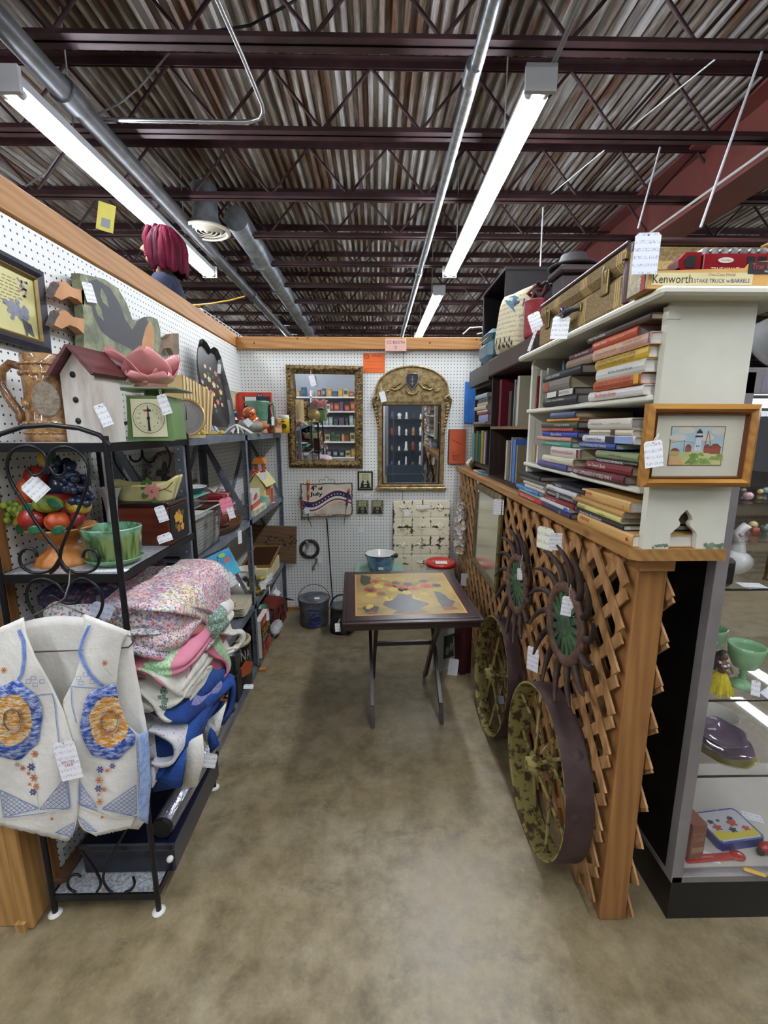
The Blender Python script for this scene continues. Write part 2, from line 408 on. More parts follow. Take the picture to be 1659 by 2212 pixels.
# corrugated deck
t = NT('weathered_deck'); v = t.co((1, .12, 1)); r1 = t.noise(v, 7, 6, .7); r2 = t.noise(t.co((14, .5, 1)), 1.5, 4, .7)
rust = t.ramp(r1, [(.42, '#d8d8d8'), (.5, '#a39d95'), (.6, '#76523a'), (.75, '#523a2e')])
c = t.mix(t.ramp(r2, [(.45, '#000000'), (.7, '#ffffff')]), rust, '#7d746d'); t.base(c)
t.pr(.42, .3); t.l(t.ramp(r2, [(.3, (.3, .3, .3)), (.7, (.62, .62, .62))]), t.b.inputs['Roughness']); DECK = t.m
b = MB(); P_ = .068; ZD = 3.72; A = .028
prof = [(0, -A), (.17, -A), (.32, A), (.68, A), (.83, -A)]
xs = []
x = -13.9
while x < 13.9:
    for (u, z) in prof: xs.append((x+u*P_, ZD+z))
    x += P_
vs = [(x, y, z) for (x, z) in xs for y in (-12, 26)]
b.add(vs, [(2*i, 2*i+1, 2*i+3, 2*i+2) for i in range(len(xs)-1)])
b.bx(-14, 14, -12, 26, ZD+.05, ZD+.08)
struct(b.build('ceiling', DECK))
# open-web joists
JST = mat('joist_primer', '#3a2629', '#4c3236', rough=.5, metal=.2, sc=5)
def make_joist():
    o = thing('roof_joist', 'dark maroon open-web steel joist crossing under the corrugated ceiling', 'joist', (0, 0, 0), 'roof joists across the store')
    X0, X1 = -13.8, 13.8
    b = MB()
    for s in (-1, 1):
        b.bx(X0, X1, s*.006, s*.045, 0, .005); b.bx(X0, X1, s*.006, s*.011, 0, .045)
    b.build('bottom_chord', JST, o)
    b = MB()
    for s in (-1, 1):
        b.bx(X0, X1, s*.006, s*.05, .385, .39); b.bx(X0, X1, s*.006, s*.011, .35, .39)
    b.build('top_chord', JST, o)
    b = MB(); n = int((X1-X0)/.3); pts = []
    for i in range(n+1): pts.append((X0+i*.3, 0, .03 if i % 2 else .36))
    for p, q in zip(pts, pts[1:]): b.cyl(p, q, .0095, n=6)
    b.build('web', JST, o); return o
j0 = make_joist()
ys = [2.447-.735*k for k in range(1, 19)][::-1]+[2.447, 3.103, 3.874, 4.591, 5.322, 6.059, 6.802, 7.5]+[7.5+.74*k for k in range(1, 25)]
for i, y in enumerate(ys):
    if y < -11.8: continue
    o = j0 if i == len(ys)-1 else copy_tree(j0)
    o.location = (random.uniform(-.1, .1), y, 3.3)
    if 2.4 < y < 7.6: o['label'] = 'dark maroon open-web roof joist, ' + ['nearest one, at the top of the photo', 'second one, just beyond the bent conduit', 'third one from the viewer', 'fourth one from the viewer', 'fifth one from the viewer', 'sixth one from the viewer', 'seventh one from the viewer', 'eighth one from the viewer'][[2.447, 3.103, 3.874, 4.591, 5.322, 6.059, 6.802, 7.5].index(y)]
    else: o['label'] = 'dark maroon open-web roof joist far down the store or behind the viewer'
# red girder
GRED = mat('girder_red', '#6b3a35', '#7a4039', rough=.5, sc=2)
xg = at(1659, 330, X=None, Z=3.22).x
b = MB(); b.bx(xg, xg+.3, -12, 26, 3.2, 3.222); b.bx(xg+.14, xg+.156, -12, 26, 3.22, 3.68); b.bx(xg, xg+.3, -12, 26, 3.66, 3.68)
tag(b.build('steel_girder', GRED), 'deep red steel I-beam running along under the ceiling on the right', 'girder')
tag(MB().cyl((xg-.012, -12, 3.235), (xg-.012, 26, 3.235), .011, n=8).build('conduit', mat('white_conduit', '#c9c7c2', rough=.4)), 'pale thin conduit running along the lower edge of the red girder', 'conduit')
# fluorescent strip fixtures
TUBE = emis('fluorescent_tube', '#f2f6ff', TUBE_POWER); FIX = mat('fixture_white', '#c9cdd0', rough=.45)
def make_fixture():
    o = thing('strip_light', 'two-tube fluorescent strip light', 'ceiling light', (0, 0, 0))
    L = 2.44
    b = MB(); b.prism([(-.055, 0), (.055, 0), (.04, .055), (-.04, .055)], L, TR((0, 0, 0), PI/2) @ TR((0, 0, -L)), 0)
    b.bx(-.068, .068, -.012, .01, -.045, .06); b.bx(-.068, .068, L-.01, L+.012, -.045, .06)
    b.build('housing', FIX, o)
    for e in (.5, L-.5): MB().cyl((-.02, e, .05), (-.02, e, .66), .004, n=6).build('hanger_rod', FIX, o)
    for s in (-1, 1):
        q = MB().cyl((s*.036, .05, -.022), (s*.036, L-.05, -.022), .019, n=12).build('tube', TUBE, o)
        for e in (.012, L-.05): MB().cyl((s*.036, e, -.022), (s*.036, e+.038, -.022), .019, n=12).build('tube_end', FIX, q)
    return o
f0 = make_fixture()
def fixture(x, y, z, label, group=None, first=False):
    o = f0 if first else copy_tree(f0); o.matrix_world = Matrix.Translation((x, y, z)); o['label'] = label
    if group: o['group'] = group
    return o
fixture(.72, 2.235, 3.03, 'bright two-tube fluorescent strip light over the right side of the aisle, nearest end square', first=True)
fixture(.70, 5.25, 3.03, 'smaller looking fluorescent strip light just above the back beam, beyond the booth')
fixture(-1.605, 2.28, 3.03, 'bright two-tube fluorescent strip light over the left booth wall, beside the thick grey pipe')
for (x, y) in ((.7, 8.4), (-1.85, 8.6), (-1.85, 11.6), (.7, 11.6), (-4.6, 3.2), (-4.6, 8.5), (4.9, 3.2), (4.9, 8.5), (.7, -.9), (-1.8, -.9), (.7, -4.6), (-1.8, -4.6), (3.6, -1.5), (-4.6, -2.5), (2.0, -8), (-2.2, -8), (5, 14), (-4.6, 14)):
    fixture(x, y, 3.06, 'distant fluorescent strip light elsewhere in the store', 'strip lights elsewhere in the store')
# pipes and conduits
PIPE = mat('grey_pipe', '#55575a', '#6a6d70', rough=.4, metal=.4, sc=6); COND = mat('bright_conduit', '#a8abad', rough=.3, metal=.8)
def pipe(name, label, pts, r, m, rings=(), cat='pipe', n=12, group=None):
    o = thing(name, label, cat, (0, 0, 0), group) if rings else None
    q = MB().tube(pts, r, n).build('pipe_run' if rings else name, m, o)
    if not rings: return tag(q, label, cat, group)
    for p in rings: MB().cyl((p[0], p[1]-.05, p[2]), (p[0], p[1]+.05, p[2]), r*1.25, n=n).build('coupling', m, o)
    return o
pipe('sprinkler_pipe', 'thick dark grey pipe above the left strip light', [(-1.50, -6, 3.18), (-1.59, 20, 3.18)], .052, PIPE, [(-1.528, 2.6, 3.18), (-1.54, 6, 3.18)])
pipe('sprinkler_pipe', 'slim grey pipe running left of the right strip light', [(.43, -6, 3.1), (.47, 20, 3.1)], .03, GALV, [(.433, 2.3, 3.1), (.446, 4.9, 3.1)])
p0 = at(1255, 0, Z=3.14); p1 = at(1185, 162, Z=3.09)
pipe('conduit', 'thin steel conduit dropping to the end of the right strip light', [p0+(p0-p1)*2, p0, p1], .011, COND, cat='conduit')
a = at(470, 0, Z=3.26); b_ = at(523, 120, Z=3.26); c_ = at(566, 225, Z=3.26); d_ = at(562, 255, Z=3.26); e_ = at(520, 264, Z=3.26); g_ = at(160, 257, Z=3.26)
pipe('conduit', 'bright bent conduit turning left beneath the second joist', [a+(a-b_)*2, a, b_, c_, (c_+d_)/2+Vector((.01, .0, 0)), d_, (d_+e_)/2+Vector((0, .01, 0)), e_, g_], .011, COND, cat='conduit')
CABLE = mat('black_cable', '#1c1c1e', rough=.6); CABLE_G = mat('grey_cable', '#7b7c7c', rough=.6)
pipe('cable', 'black cable looping over the nearest joist', [at(410, 70, Z=3.36), at(470, 66, Z=3.36), at(540, 55, Z=3.45), at(640, 0, Z=3.6)], .006, CABLE, cat='cable')
pipe('cable', 'grey slack cable hanging above the left strip light', [at(205, 250, Z=3.28), at(260, 222, Z=3.32), at(300, 190, Z=3.4), at(365, 115, Z=3.6)], .005, CABLE_G, cat='cable')
pipe('cable', 'grey cable above the top of the left wall beam', [at(55, 403, Z=3.3), at(100, 372, Z=3.32), at(125, 335, Z=3.4)], .005, CABLE_G, cat='cable')
# spiral duct with round diffuser
DUCT = mat('duct_galv', '#7f878c', '#a2aab0', rough=.4, metal=.7, sc=8)
o = thing('air_duct', 'round galvanized duct with a cone diffuser hanging left of centre', 'duct', (0, 0, 0))
b = MB(); d0 = at(470, 455, Z=3.38); pts = [Vector((-1.22, 4.35, 3.36)), Vector((-1.25, 9, 3.36)), Vector((-1.3, 19, 3.36))]
b.tube(pts, .105, 20)
y = 4.6
for y in (5.3, 6.2, 7.1, 8.0, 9.0, 10): b.cyl((-1.25, y, 3.36), (-1.25, y+.05, 3.36), .114, n=20)
b.build('duct_run', DUCT, o)
dc = at(446, 500, Z=3.16)
MB().lathe([(.1, .34), (.1, .1), (.125, .06), (.13, .02)], 24, T=TR(dc), cap=False).build('neck', DUCT, o)
b = MB().lathe([(.13, .03), (.19, .01), (.195, 0), (.17, -.012), (.16, 0)], 32, T=TR(dc), cap=False)
for r in (.135, .1, .065, .03): b.lathe([(r, .012), (r-.022, -.008), (r-.026, -.004), (r-.005, .016)], 28, T=TR(dc), cap=False)
b.lathe([(.15, .02), (0, .022)], 24, 1, TR(dc))
b.build('diffuser', [mat('diffuser_cream', '#b6b2a0', rough=.5), BLACK], o)
MB().tube([dc+Vector((-.05, 0, .34)), dc+Vector((-.03, .02, .42)), dc+Vector((.03, .02, .42)), dc+Vector((.05, 0, .34))], .004, 6).build('hanger_wire', COND, o)
# sign wires
WIRE = mat('hanger_white', '#cfd3d6', rough=.4)
for (p, q, lab) in (((1646, 112, 3.3), (1513, 492, 2.35), 'white rod slanting down to the suitcase from the ceiling, nearest'),
                    ((1426, 318, 3.3), (1378, 494, 2.6), 'white rod hanging just left of the suitcase lid corner'),
                    ((1173, 448, 3.3), (1166, 602, 2.7), 'white rod hanging above the dark wooden cabinet')):
    pipe('hanging_rod', lab, [at(p[0], p[1], Z=p[2]), at(q[0], q[1], Y=at(p[0], p[1], Z=p[2]).y)], .006, WIRE, cat='rod')
pipe('cable', 'pale thin wire stretched slantwise across the right ceiling, nearer one', [at(1545, 128, Z=3.3), at(1360, 278, Z=3.35)], .004, WIRE, cat='cable')
pipe('cable', 'pale thin wire stretched slantwise across the right ceiling, farther one', [at(1305, 325, Z=3.3), at(1190, 420, Z=3.35)], .004, WIRE, cat='cable')
from mathutils import noise as mn
def nz(p, s=1.0): return mn.noise(Vector(p)*s)
# ---------------- black wire rack, left foreground ----------------
SPECK = mat('speckled_laminate', '#6f7479', '#b9bdc0', rough=.45, sc=140, lo=.35, hi=.65)
rack = thing('wire_rack', 'black scrolled wire rack with speckled grey shelves at the left front', 'shelf rack', (0, 0, 0))
RX0, RX1, RY0, RY1 = -1.045, -.712, 1.205, 1.715
for (x, y) in ((RX0, RY0), (RX1, RY0), (RX0, RY1), (RX1, RY1)):
    p = MB().cyl((x, y, .008), (x, y, 1.53), .0085, n=10, mi=0).build('post', IRON, rack)
    MB().lathe([(0, 0), (.02, 0), (.021, .004), (.012, .009), (0, .009)], 16, T=TR((x, y, 0))).build('foot', WHITE, p)
for z in (.075, .45, 1.15, 1.512):
    b = MB()
    for (q0, q1) in (((RX0, RY0), (RX1, RY0)), ((RX1, RY0), (RX1, RY1)), ((RX1, RY1), (RX0, RY1)), ((RX0, RY1), (RX0, RY0))):
        b.bar((q0[0], q0[1], z-.012), (q1[0], q1[1], z-.012), .006, .024)
    sf = b.build('shelf_frame', IRON, rack)
    MB().bx(RX0+.004, RX1-.004, RY0+.004, RY1-.004, z-.012, z).build('shelf_board', SPECK, sf)
def curve_px(pts, Y, r, n=6, sm=2):
    P = [at(x, y, Y=Y) for x, y in pts]
    for _ in range(sm):
        Q = [P[0]]
        for a, c in zip(P, P[1:]): Q += [a*.75+c*.25, a*.25+c*.75]
        P = Q+[P[-1]]
    return P, r, n
ORD = ['first', 'second', 'third', 'fourth', 'fifth', 'sixth', 'seventh', 'eighth', 'ninth', 'tenth', 'eleventh', 'twelfth']
def z2(l, o=(0, 900), s=2.676): return [(o[0]+x/s, o[1]+y/s) for x, y in l]
Yn = 1.203
scrolls = [z2([(265, 330), (275, 260), (255, 210), (205, 172), (130, 165), (60, 200), (35, 280), (60, 380), (130, 480), (200, 600), (270, 700), (340, 780), (352, 830), (325, 880), (290, 905)]),
           z2([(285, 330), (270, 270), (285, 210), (330, 175), (410, 172), (480, 220), (515, 290), (510, 380), (470, 500), (400, 650), (350, 770), (345, 840), (375, 885), (405, 905)]),
           z2([(170, 290), (165, 320), (200, 345), (240, 330), (268, 290)]), z2([(375, 290), (382, 320), (350, 345), (310, 330), (285, 290)]),
           z2([(215, 810), (205, 770), (150, 758), (110, 800), (118, 860), (170, 900), (250, 905), (310, 880), (345, 820)]),
           z2([(480, 815), (490, 770), (540, 763), (577, 810), (565, 870), (520, 900), (440, 905), (380, 880), (345, 820)]),
           z2([(370, 1020), (335, 965), (250, 930), (180, 950), (150, 1010), (160, 1080), (210, 1160), (300, 1260)]),
           z2([(385, 1020), (420, 950), (480, 928), (545, 960), (590, 1020), (595, 1100), (560, 1170), (470, 1270)]),
           z2([(290, 1080), (275, 1045), (300, 1030), (345, 1060), (380, 1080), (440, 1080), (480, 1040), (480, 1010)]),
           z2([(470, 1590), (445, 1572), (405, 1585), (388, 1625), (400, 1660), (440, 1680)], (0, 1300)),
           z2([(470, 1440), (530, 1520), (575, 1590), (585, 1640), (560, 1675)], (0, 1300)),
           z2([(740, 1300), (670, 1420), (610, 1540), (590, 1600), (620, 1660), (650, 1680)], (0, 1300)),
           z2([(770, 1590), (782, 1630), (760, 1665), (720, 1680)], (0, 1300))]
b = MB()
for s in scrolls:
    P, r, n = curve_px(s, Yn, .0045); b.tube(P, .0042, 6)
b.build('scrollwork', IRON, rack)
arch = [at(x, y, Y=1.203) for x, y in ((-25, 958), (0, 938), (50, 922), (110, 918), (170, 925), (215, 940), (238, 962))]
MB().tube(arch, .0065, 8).build('top_arch', IRON, rack)
b = MB()
for s in (z2([(655, 190), (660, 260), (700, 320), (760, 400)]), z2([(960, 175), (990, 220), (980, 290), (930, 390), (880, 450)]), z2([(820, 190), (822, 235), (790, 265), (757, 250), (750, 225)]), z2([(820, 190), (828, 240), (862, 268), (893, 255), (900, 225)]),
          z2([(1000, 560), (1020, 580), (1015, 640), (960, 670)])):
    P, r, n = curve_px(s, 1.715, .004); b.tube(P, .004, 6)
b.build('scrollwork', IRON, rack)
MB().tube([(RX0, RY1, 1.53), (-.96, RY1, 1.565), (-.88, RY1, 1.575), (-.8, RY1, 1.565), (RX1, RY1, 1.53)], .0065, 8).build('top_arch', IRON, rack)

# ---------------- grey steel shelving ----------------
def steel_unit(y0, y1, label, posts):
    o = thing('steel_shelving', label, 'shelving', (0, 0, 0))
    X0, X1 = -1.045, -.765
    for x in (X0, X1):
        for y in posts:
            b = MB(); sx = 1 if x == X0 else -1; sy = 1 if y == y0 else -1
            b.bx(min(x, x+sx*.036), max(x, x+sx*.036), y-.001, y+.001, 0, 1.53); b.bx(x-.001, x+.001, min(y, y+sy*.036), max(y, y+sy*.036), 0, 1.53)
            for k in range(36):
                z = .04+k*.042
                if x == X1: b.lathe([(0, 0), (.0035, 0), (.0035, .0006), (0, .0006)], 6, 1, F_BACK((x+sx*.018, y-.0014, z)))
                if x == X1: b.lathe([(0, 0), (.0035, 0), (.0035, .0006), (0, .0006)], 6, 1, F_AISLE_L((x+.0012, y+sy*.016, z)))
            b.build('post', [STEEL, mat('punched_hole', '#c9ccd0', rough=.4)], o)
    for z in (1.513, 1.0, .46, .035):
        b = MB(); b.bx(X0, X1, y0, y1, z-.004, z); b.bx(X1-.002, X1+.001, y0, y1, z-.034, z); b.bx(X0, X0+.002, y0, y1, z-.034, z)
        b.bx(X0, X1, y0, y0+.002, z-.034, z); b.bx(X0, X1, y1-.002, y1, z-.034, z); b.bx(X1-.012, X1, y0, y1, z-.034, z-.032)
        b.build('shelf', STEEL, o)
    for (y, zs) in ((y1, ((1.49, .97), (.99, .43))), (y0, ((1.49, .97),))):
        for (za, zb) in zs:
            MB().bar((X0+.01, y-.006, za), (X1-.02, y-.006, zb+.03), .003, .024).build('brace', STEEL, o)
    L = y1-y0
    MB().bar((X0+.003, y0+.02, 1.48), (X0+.003, y0+L*.55, 1.02), .003, .026, up=(1, 0, 0)).bar((X0+.003, y1-.02, 1.48), (X0+.003, y1-L*.55, 1.02), .003, .026, up=(1, 0, 0)).build('back_brace', STEEL, o)
    return o
steel_unit(1.80, 2.70, 'grey steel shelving unit next to the black rack, middle of the left wall', (1.80, 2.70))
steel_unit(2.72, 3.655, 'grey steel shelving unit in the far left corner', (3.655,))
tag(MB().bx(-.79, -.72, 2.665, 2.71, 0, .012).build('wood_shim', PINE_X), 'small pine shim under the middle shelving foot', 'wood block')
# diagonals facing the aisle on the farther unit
# ---------------- on top of the rack ----------------
ZT = 1.512
BROWNG = mat('stein_brown', '#6a4526', '#a8824f', rough=.25, sc=35, lo=.35, hi=.65, bump=.5, bsc=60, coat=.6)
st = thing('beer_stein', 'big tan and brown relief stein with a figured handle, beside the birdhouse', 'stein', (-.935, 1.335, ZT))
def wobr(a, z): return 1+.018*math.sin(a*11+z*60)*math.sin(z*90)
b = MB().lathe([(.066, 0), (.07, .008), (.066, .02), (.064, .03), (.067, .04), (.062, .055), (.06, .06), (.0575, .15), (.059, .18), (.056, .19), (.058, .205), (.0555, .215), (.057, .236), (.054, .24), (.051, .236), (.051, .03), (0, .03)], 48, wob=lambda a, z: 1+(.02*math.sin(a*13)*math.sin(z*190) if .01 < z < .06 or .18 < z < .23 else .012*nz((math.cos(a)*3, math.sin(a)*3, z*22))))
for z, r_, n_ in ((.025, .064, 26), (.05, .0635, 18), (.187, .0575, 18), (.212, .0565, 26)):
    for k in range(n_): a = 2*PI*k/n_; b.ball((r_*math.cos(a), r_*math.sin(a), z), (.0075, .0075, .0045 if n_ > 20 else .008), 0, 8, 5)
for k in range(60): a = 2*PI*k*.382; z = .065+.11*((k*.618) % 1); b.ball((.058*math.cos(a), .058*math.sin(a), z), (.007, .007, .011), 0, 8, 5) if abs(a % (2*PI)-5.2) > .75 else None
b.build('mug_body', [BROWNG], st)
# medallion and dark band
b = MB(); T = TR((.028, -.0515, .115), PI/2, 0, .5)
b.lathe([(0, .006), (.025, .006), (.032, .004), (.036, .007), (.038, 0)], 28, 0, T @ Matrix.Diagonal((.85, 1.25, 1, 1)))
b.build('medallion', [mat('stein_grey', '#8a7d6a', '#a79b86', rough=.3, sc=60, bump=.8)], st)
hp = [(-.05, -.01, .205), (-.085, -.015, .215), (-.11, -.018, .195), (-.112, -.02, .16), (-.1, -.02, .125), (-.085, -.02, .1), (-.07, -.02, .075), (-.072, -.022, .055)]
MB().tube(hp, [.011, .012, .012, .011, .012, .012, .012, .009], 10).ball((-.072, -.022, .07), (.013, .011, .02)).build('handle', BROWNG, st)
# birdhouse
WASH = mat('whitewashed_boards', '#c9c4ba', '#a2958a', rough=.8, sc=9, st=(3, 3, .6), lo=.45, hi=.75, bump=.2)
ROOF = wood('maroon_roof', '#4a2226', '#63302f', 'Y', knots=False)
bh = thing('birdhouse', 'tall whitewashed birdhouse with maroon plank roof and three round holes', 'birdhouse', TR((-.808, 1.33, ZT), 0, 0, -.12))
b = MB(); b.prism([(-.052, 0), (.052, 0), (.05, .185), (0, .245), (-.05, .185)], .1, TR((0, .05, 0), PI/2), 0)
for z in (.058, .115, .182): b.lathe([(0, 0), (.0085, 0), (.0085, .0008), (0, .0008)], 14, 1, F_BACK((-.012, -.0505, z)))
b.build('house_box', [WASH, BLACK], bh)
for s in (-1, 1):
    q = MB()
    for k in range(3): q.bx(-.095+.032*k, -.095+.032*k+.0335, -.075, .065, 0, .008+.0015*(2-k))
    q.build('roof_plank', ROOF, bh, TR((0, 0, .25), 0, -s*.0, 0) @ (Matrix.Rotation(-.88 if s < 0 else .88, 4, 'Y') @ (Matrix.Identity(4) if s < 0 else Matrix.Diagonal((-1, 1, 1, 1)))))
price_tag(bh, (-.742, 1.26, 1.585), w=.03, h=.06, rz=.35, face=(.1, -1, 0))
# green kitchen scale
GRN = mat('scale_green', '#5d7a45', '#688650', rough=.4, sc=4)
ks = thing('kitchen_scale', 'sage green kitchen scale with a cream dial, pink planter on its platform', 'scale', TR((-.70, 1.47, ZT), 0, 0, .12))
b = MB(); b.prism([(-.068, 0), (.068, 0), (.06, .135), (-.06, .135)], .13, TR((0, .07, 0), PI/2)); b.build('body', GRN, ks, bev=.005)
MB().cyl((0, 0, .13), (0, 0, .155), .03, n=16).build('stem', GRN, ks)
MB().bx(-.095, .095, -.085, .085, .153, .159, b=.002).build('platform', mat('scale_platform', '#7b9163', rough=.35), ks)
b = MB(); T = F_BACK((.0, -.062, .0)); b.prism([(-.05, .012), (.05, .012), (.048, .125), (-.048, .125)], .004, T, 0)
b.lathe([(.044, .0042), (.0448, .0048), (.0455, .0042)], 36, 1, T @ TR((0, .068, 0)), cap=False)
for k in range(40):
    a = 2*PI*k/40; L = .007 if k % 5 == 0 else .004
    b.line([((.04-L)*math.cos(a), .068+(.04-L)*math.sin(a)), (.04*math.cos(a), .068+.04*math.sin(a))], .0009, T, 1, .0046)
for k in range(12):
    a = PI/2-2*PI*k/12; b.text(str(2*k or 24), .0052, T, 1, .0048, off=(.0285*math.cos(a), .068+.0285*math.sin(a)))
b.bx(-.012, -.003, .088, .094, .0044, .0048, 2, T); b.bx(-.003, .008, .088, .094, .0044, .0048, 1, T)
b.build('dial', [mat('dial_cream', '#dfdcb4', rough=.4), BLACK, mat('dial_red', '#c03a28')], ks)
MB().poly([(-.0035, .03), (.0035, .03), (.002, .075), (.001, .104), (-.001, .104), (-.002, .075)], T, 0, .006).blob(0, .068, .005, .005, T, 0, .0065).build('pointer', BLACK, ks)
price_tag(ks, (-.632, 1.385, 1.62), w=.028, h=.06, rz=.3, face=(.1, -1, .1), knot=(-.65, 1.4, 1.67))
# pink lotus planter
PNK = mat('pink_glaze', '#d98a8c', '#e29a9a', rough=.22, sc=5, coat=.5)
pl = thing('lotus_planter', 'glossy pink lotus-flower planter sitting on the green kitchen scale', 'planter', TR((-.71, 1.47, ZT+.159)))
for k, (a, L, wd, tl) in enumerate(((-2.35, .13, .075, .75), (-1.2, .13, .07, .72), (-.1, .11, .065, .75), (.9, .12, .07, .8), (2.0, .12, .075, .8), (3.05, .12, .07, .8), (-1.75, .09, .05, .25), (-.6, .09, .05, .25))):
    def pet(u, v, L=L, wd=wd, tl=tl):
        r = .018+L*v*(math.cos(tl)*.75+.25); z = .008+L*(v**1.3)*math.sin(tl)*1.05
        ww = wd*math.sin(PI*min(1, v*.82+.12))**.8*(1-v**6*.6)
        return (r+ -.012*(2*u-1)**2*v, (u-.5)*2*ww, z+.02*(2*u-1)**2*v)
    MB().sheet(pet, 8, 10, .004).build('petal', PNK, pl, Matrix.Rotation(a, 4, 'Z'), sub=1)
MB().lathe([(0, 0), (.045, 0), (.05, .01), (.045, .03), (.03, .02), (0, .018)], 24).ball((.012, -.055, .022), (.011, .008, .011)).build('bowl', PNK, pl)
# round dial behind scale
dl = thing('dial_scale', 'round brass-rimmed dial behind the green kitchen scale', 'scale', TR((-.745, 1.83, ZT), 0, 0, .1))
b = MB(); T = TR((0, -.02, .078), PI/2-.15); b.lathe([(0, -.02), (.06, -.02), (.068, .0), (.074, .004), (.073, .012), (.066, .012), (.064, .006), (0, .006)], 36, 0, T)
b.build('case', mat('aged_brass', '#a8895a', '#c7ab78', rough=.35, metal=.5), dl)
b = MB(); b.lathe([(0, .0065), (.064, .0065)], 36, 0, T)
for k in range(30):
    a = 2*PI*k/30; b.line([(.045*math.cos(a), .045*math.sin(a)), (.054*math.cos(a), .054*math.sin(a))], .001, T, 1, .007)
b.poly([(-.002, -.01), (.002, -.01), (.001, .045), (-.001, .045)], T, 1, .0075); b.build('face', [mat('dial_grey', '#b9bab4', rough=.2, coat=.6), BLACK], dl)
MB().bx(-.05, .05, -.04, .04, 0, .01).cyl((0, 0, 0), (0, -.01, .03), .02).build('base', mat('cream_tin', '#bdb38f'), dl)
# framed verse on the wall
OAKF = mat('black_worn_frame', '#1c1f2a', '#2a2c34', rough=.5, sc=40)
pc = thing('framed_picture', 'black framed pressed-flower verse on cream, hung on the left pegboard', 'picture', FR((-1.062, 1.39, 1.915), (0, 1, 0), (1, 0, 0)) @ Matrix.Rotation(-.04, 4, 'Z'))
b = MB(); rect_frame(b, .3, .25, .028, .022, None, 0); rect_frame(b, .25, .2, .012, .016, None, 1); b.build('frame', [OAKF, mat('gilt_slip', '#8d7645', rough=.4, metal=.4)], pc)
b = MB(); b.bx(-.125, .125, -.1, .1, 0, .004)
R = random.Random(3)
for k in range(9):
    y = .065-.01*k; x = -.06
    while x < .045:
        L = R.uniform(.008, .02); b.line([(x, y), (x+L, y)], .0022, None, 1, .0045); x += L+.005
for k in range(60):
    a = R.uniform(0, 6.3); r = R.uniform(0, .045); b.blob(.035+r*math.cos(a), -.02+r*math.sin(a)*.7, .009, .007, None, 2, .0046+.00002*k, R.uniform(0, 3), 8)
for k in range(26): b.blob(.07+R.uniform(-.018, .022), .075-R.uniform(0, .06), .005, .004, None, 3, .0047, 0, 6)
b.poly([(.05, -.04), (.085, -.05), (.095, -.085), (.07, -.075), (.065, -.095)], None, 4, .006)
b.build('artwork', [mat('cream_sheet', '#d4cf8e'), mat('brown_ink', '#6d5a3a'), mat('pressed_blue', '#6f7486', '#858a94', sc=90), mat('pressed_lilac', '#9a8f8c'), mat('pressed_dark', '#4c4f50')], pc)
# wooden goose on the wall
def WL(x, y, X=-1.05): p = at(x, y, X=X); return (p.y, p.z)
gs = thing('wooden_goose', 'painted flat wooden goose cut-out with bent tan legs, on the left pegboard', 'wall decoration', FR((-1.045, 0, 0), (0, 1, 0), (1, 0, 0)))
body = [(150, 590), (172, 595), (205, 603), (235, 622), (255, 655), (268, 690), (283, 712), (297, 690), (310, 684), (324, 690), (330, 712), (331, 740), (326, 762), (333, 780), (322, 805), (300, 815), (200, 808), (158, 800), (160, 700)]
P = [WL(x, y) for x, y in body]
b = MB().prism(P, .03); dark = [(190, 607), (205, 603), (235, 622), (255, 655), (268, 690), (283, 712), (297, 690), (310, 684), (318, 695), (312, 710), (305, 735), (300, 765), (262, 745), (240, 735), (215, 715), (198, 680), (190, 640)]
b.poly([WL(x, y, -1.02) for x, y in dark], None, 1, .0305)
for (x, y, s) in ((216, 640, 0), (205, 668, 0)): b.poly([WL(x+dx, y+dy, -1.02) for dx, dy in ((0, -18), (10, 0), (16, 25), (2, 12), (-3, -5))], None, 3, .031)
b.poly([WL(x, y, -1.02) for x, y in ((305, 735), (312, 708), (322, 692), (330, 712), (331, 740), (326, 762), (310, 765), (303, 752))], None, 2, .0306)
b.build('body', [mat('goose_camo', '#59614c', '#8a8f6c', rough=.6, sc=16), mat('goose_slate', '#3c3c40', rough=.6), mat('goose_tan', '#b07d4e', '#c08c5c', rough=.6), mat('goose_leaf', '#77805c', '#5c6648', sc=60)], gs)
for dy in (0, 62):
    lg = [(160, 627+dy), (135, 622+dy), (118, 608+dy), (105, 610+dy), (93, 640+dy), (110, 648+dy), (128, 640+dy), (145, 646+dy), (160, 660+dy)]
    MB().prism([WL(x, y) for x, y in lg], .03).poly([WL(x, y, -1.02) for x, y in ((126, 615+dy), (112, 607+dy), (104, 613+dy), (94, 640+dy), (108, 645+dy))], None, 1, .0305).build('leg', [mat('goose_tan', ''), mat('goose_bark', '#33302e', '#54463a', rough=.7, sc=60)], gs)
bk = [(326, 735), (345, 733), (355, 722), (373, 720), (374, 765), (362, 768), (355, 752), (340, 752), (329, 770)]
MB().prism([WL(x, y) for x, y in bk], .026).build('beak', mat('goose_bill', '#5c4a3a', '#7d6346', rough=.6), gs)
price_tag(gs, tuple(at(193, 632, X=-1.005)), w=.045, h=.065, rz=.15, face=(1, -.25, .1), knot=tuple(at(186, 600, X=-1.01)))
tag(MB().prism([(-.04, -.03), (.04, -.03), (.04, .03), (-.04, .03)], .0006).build('sale_card', mat('orange_paper', '#f08a52', rough=.7), None, FR(tuple(at(258, 657, X=-1.066)), (0, 1, 0), (1, 0, 0))), 'orange card pinned to the left pegboard behind the goose', 'card')
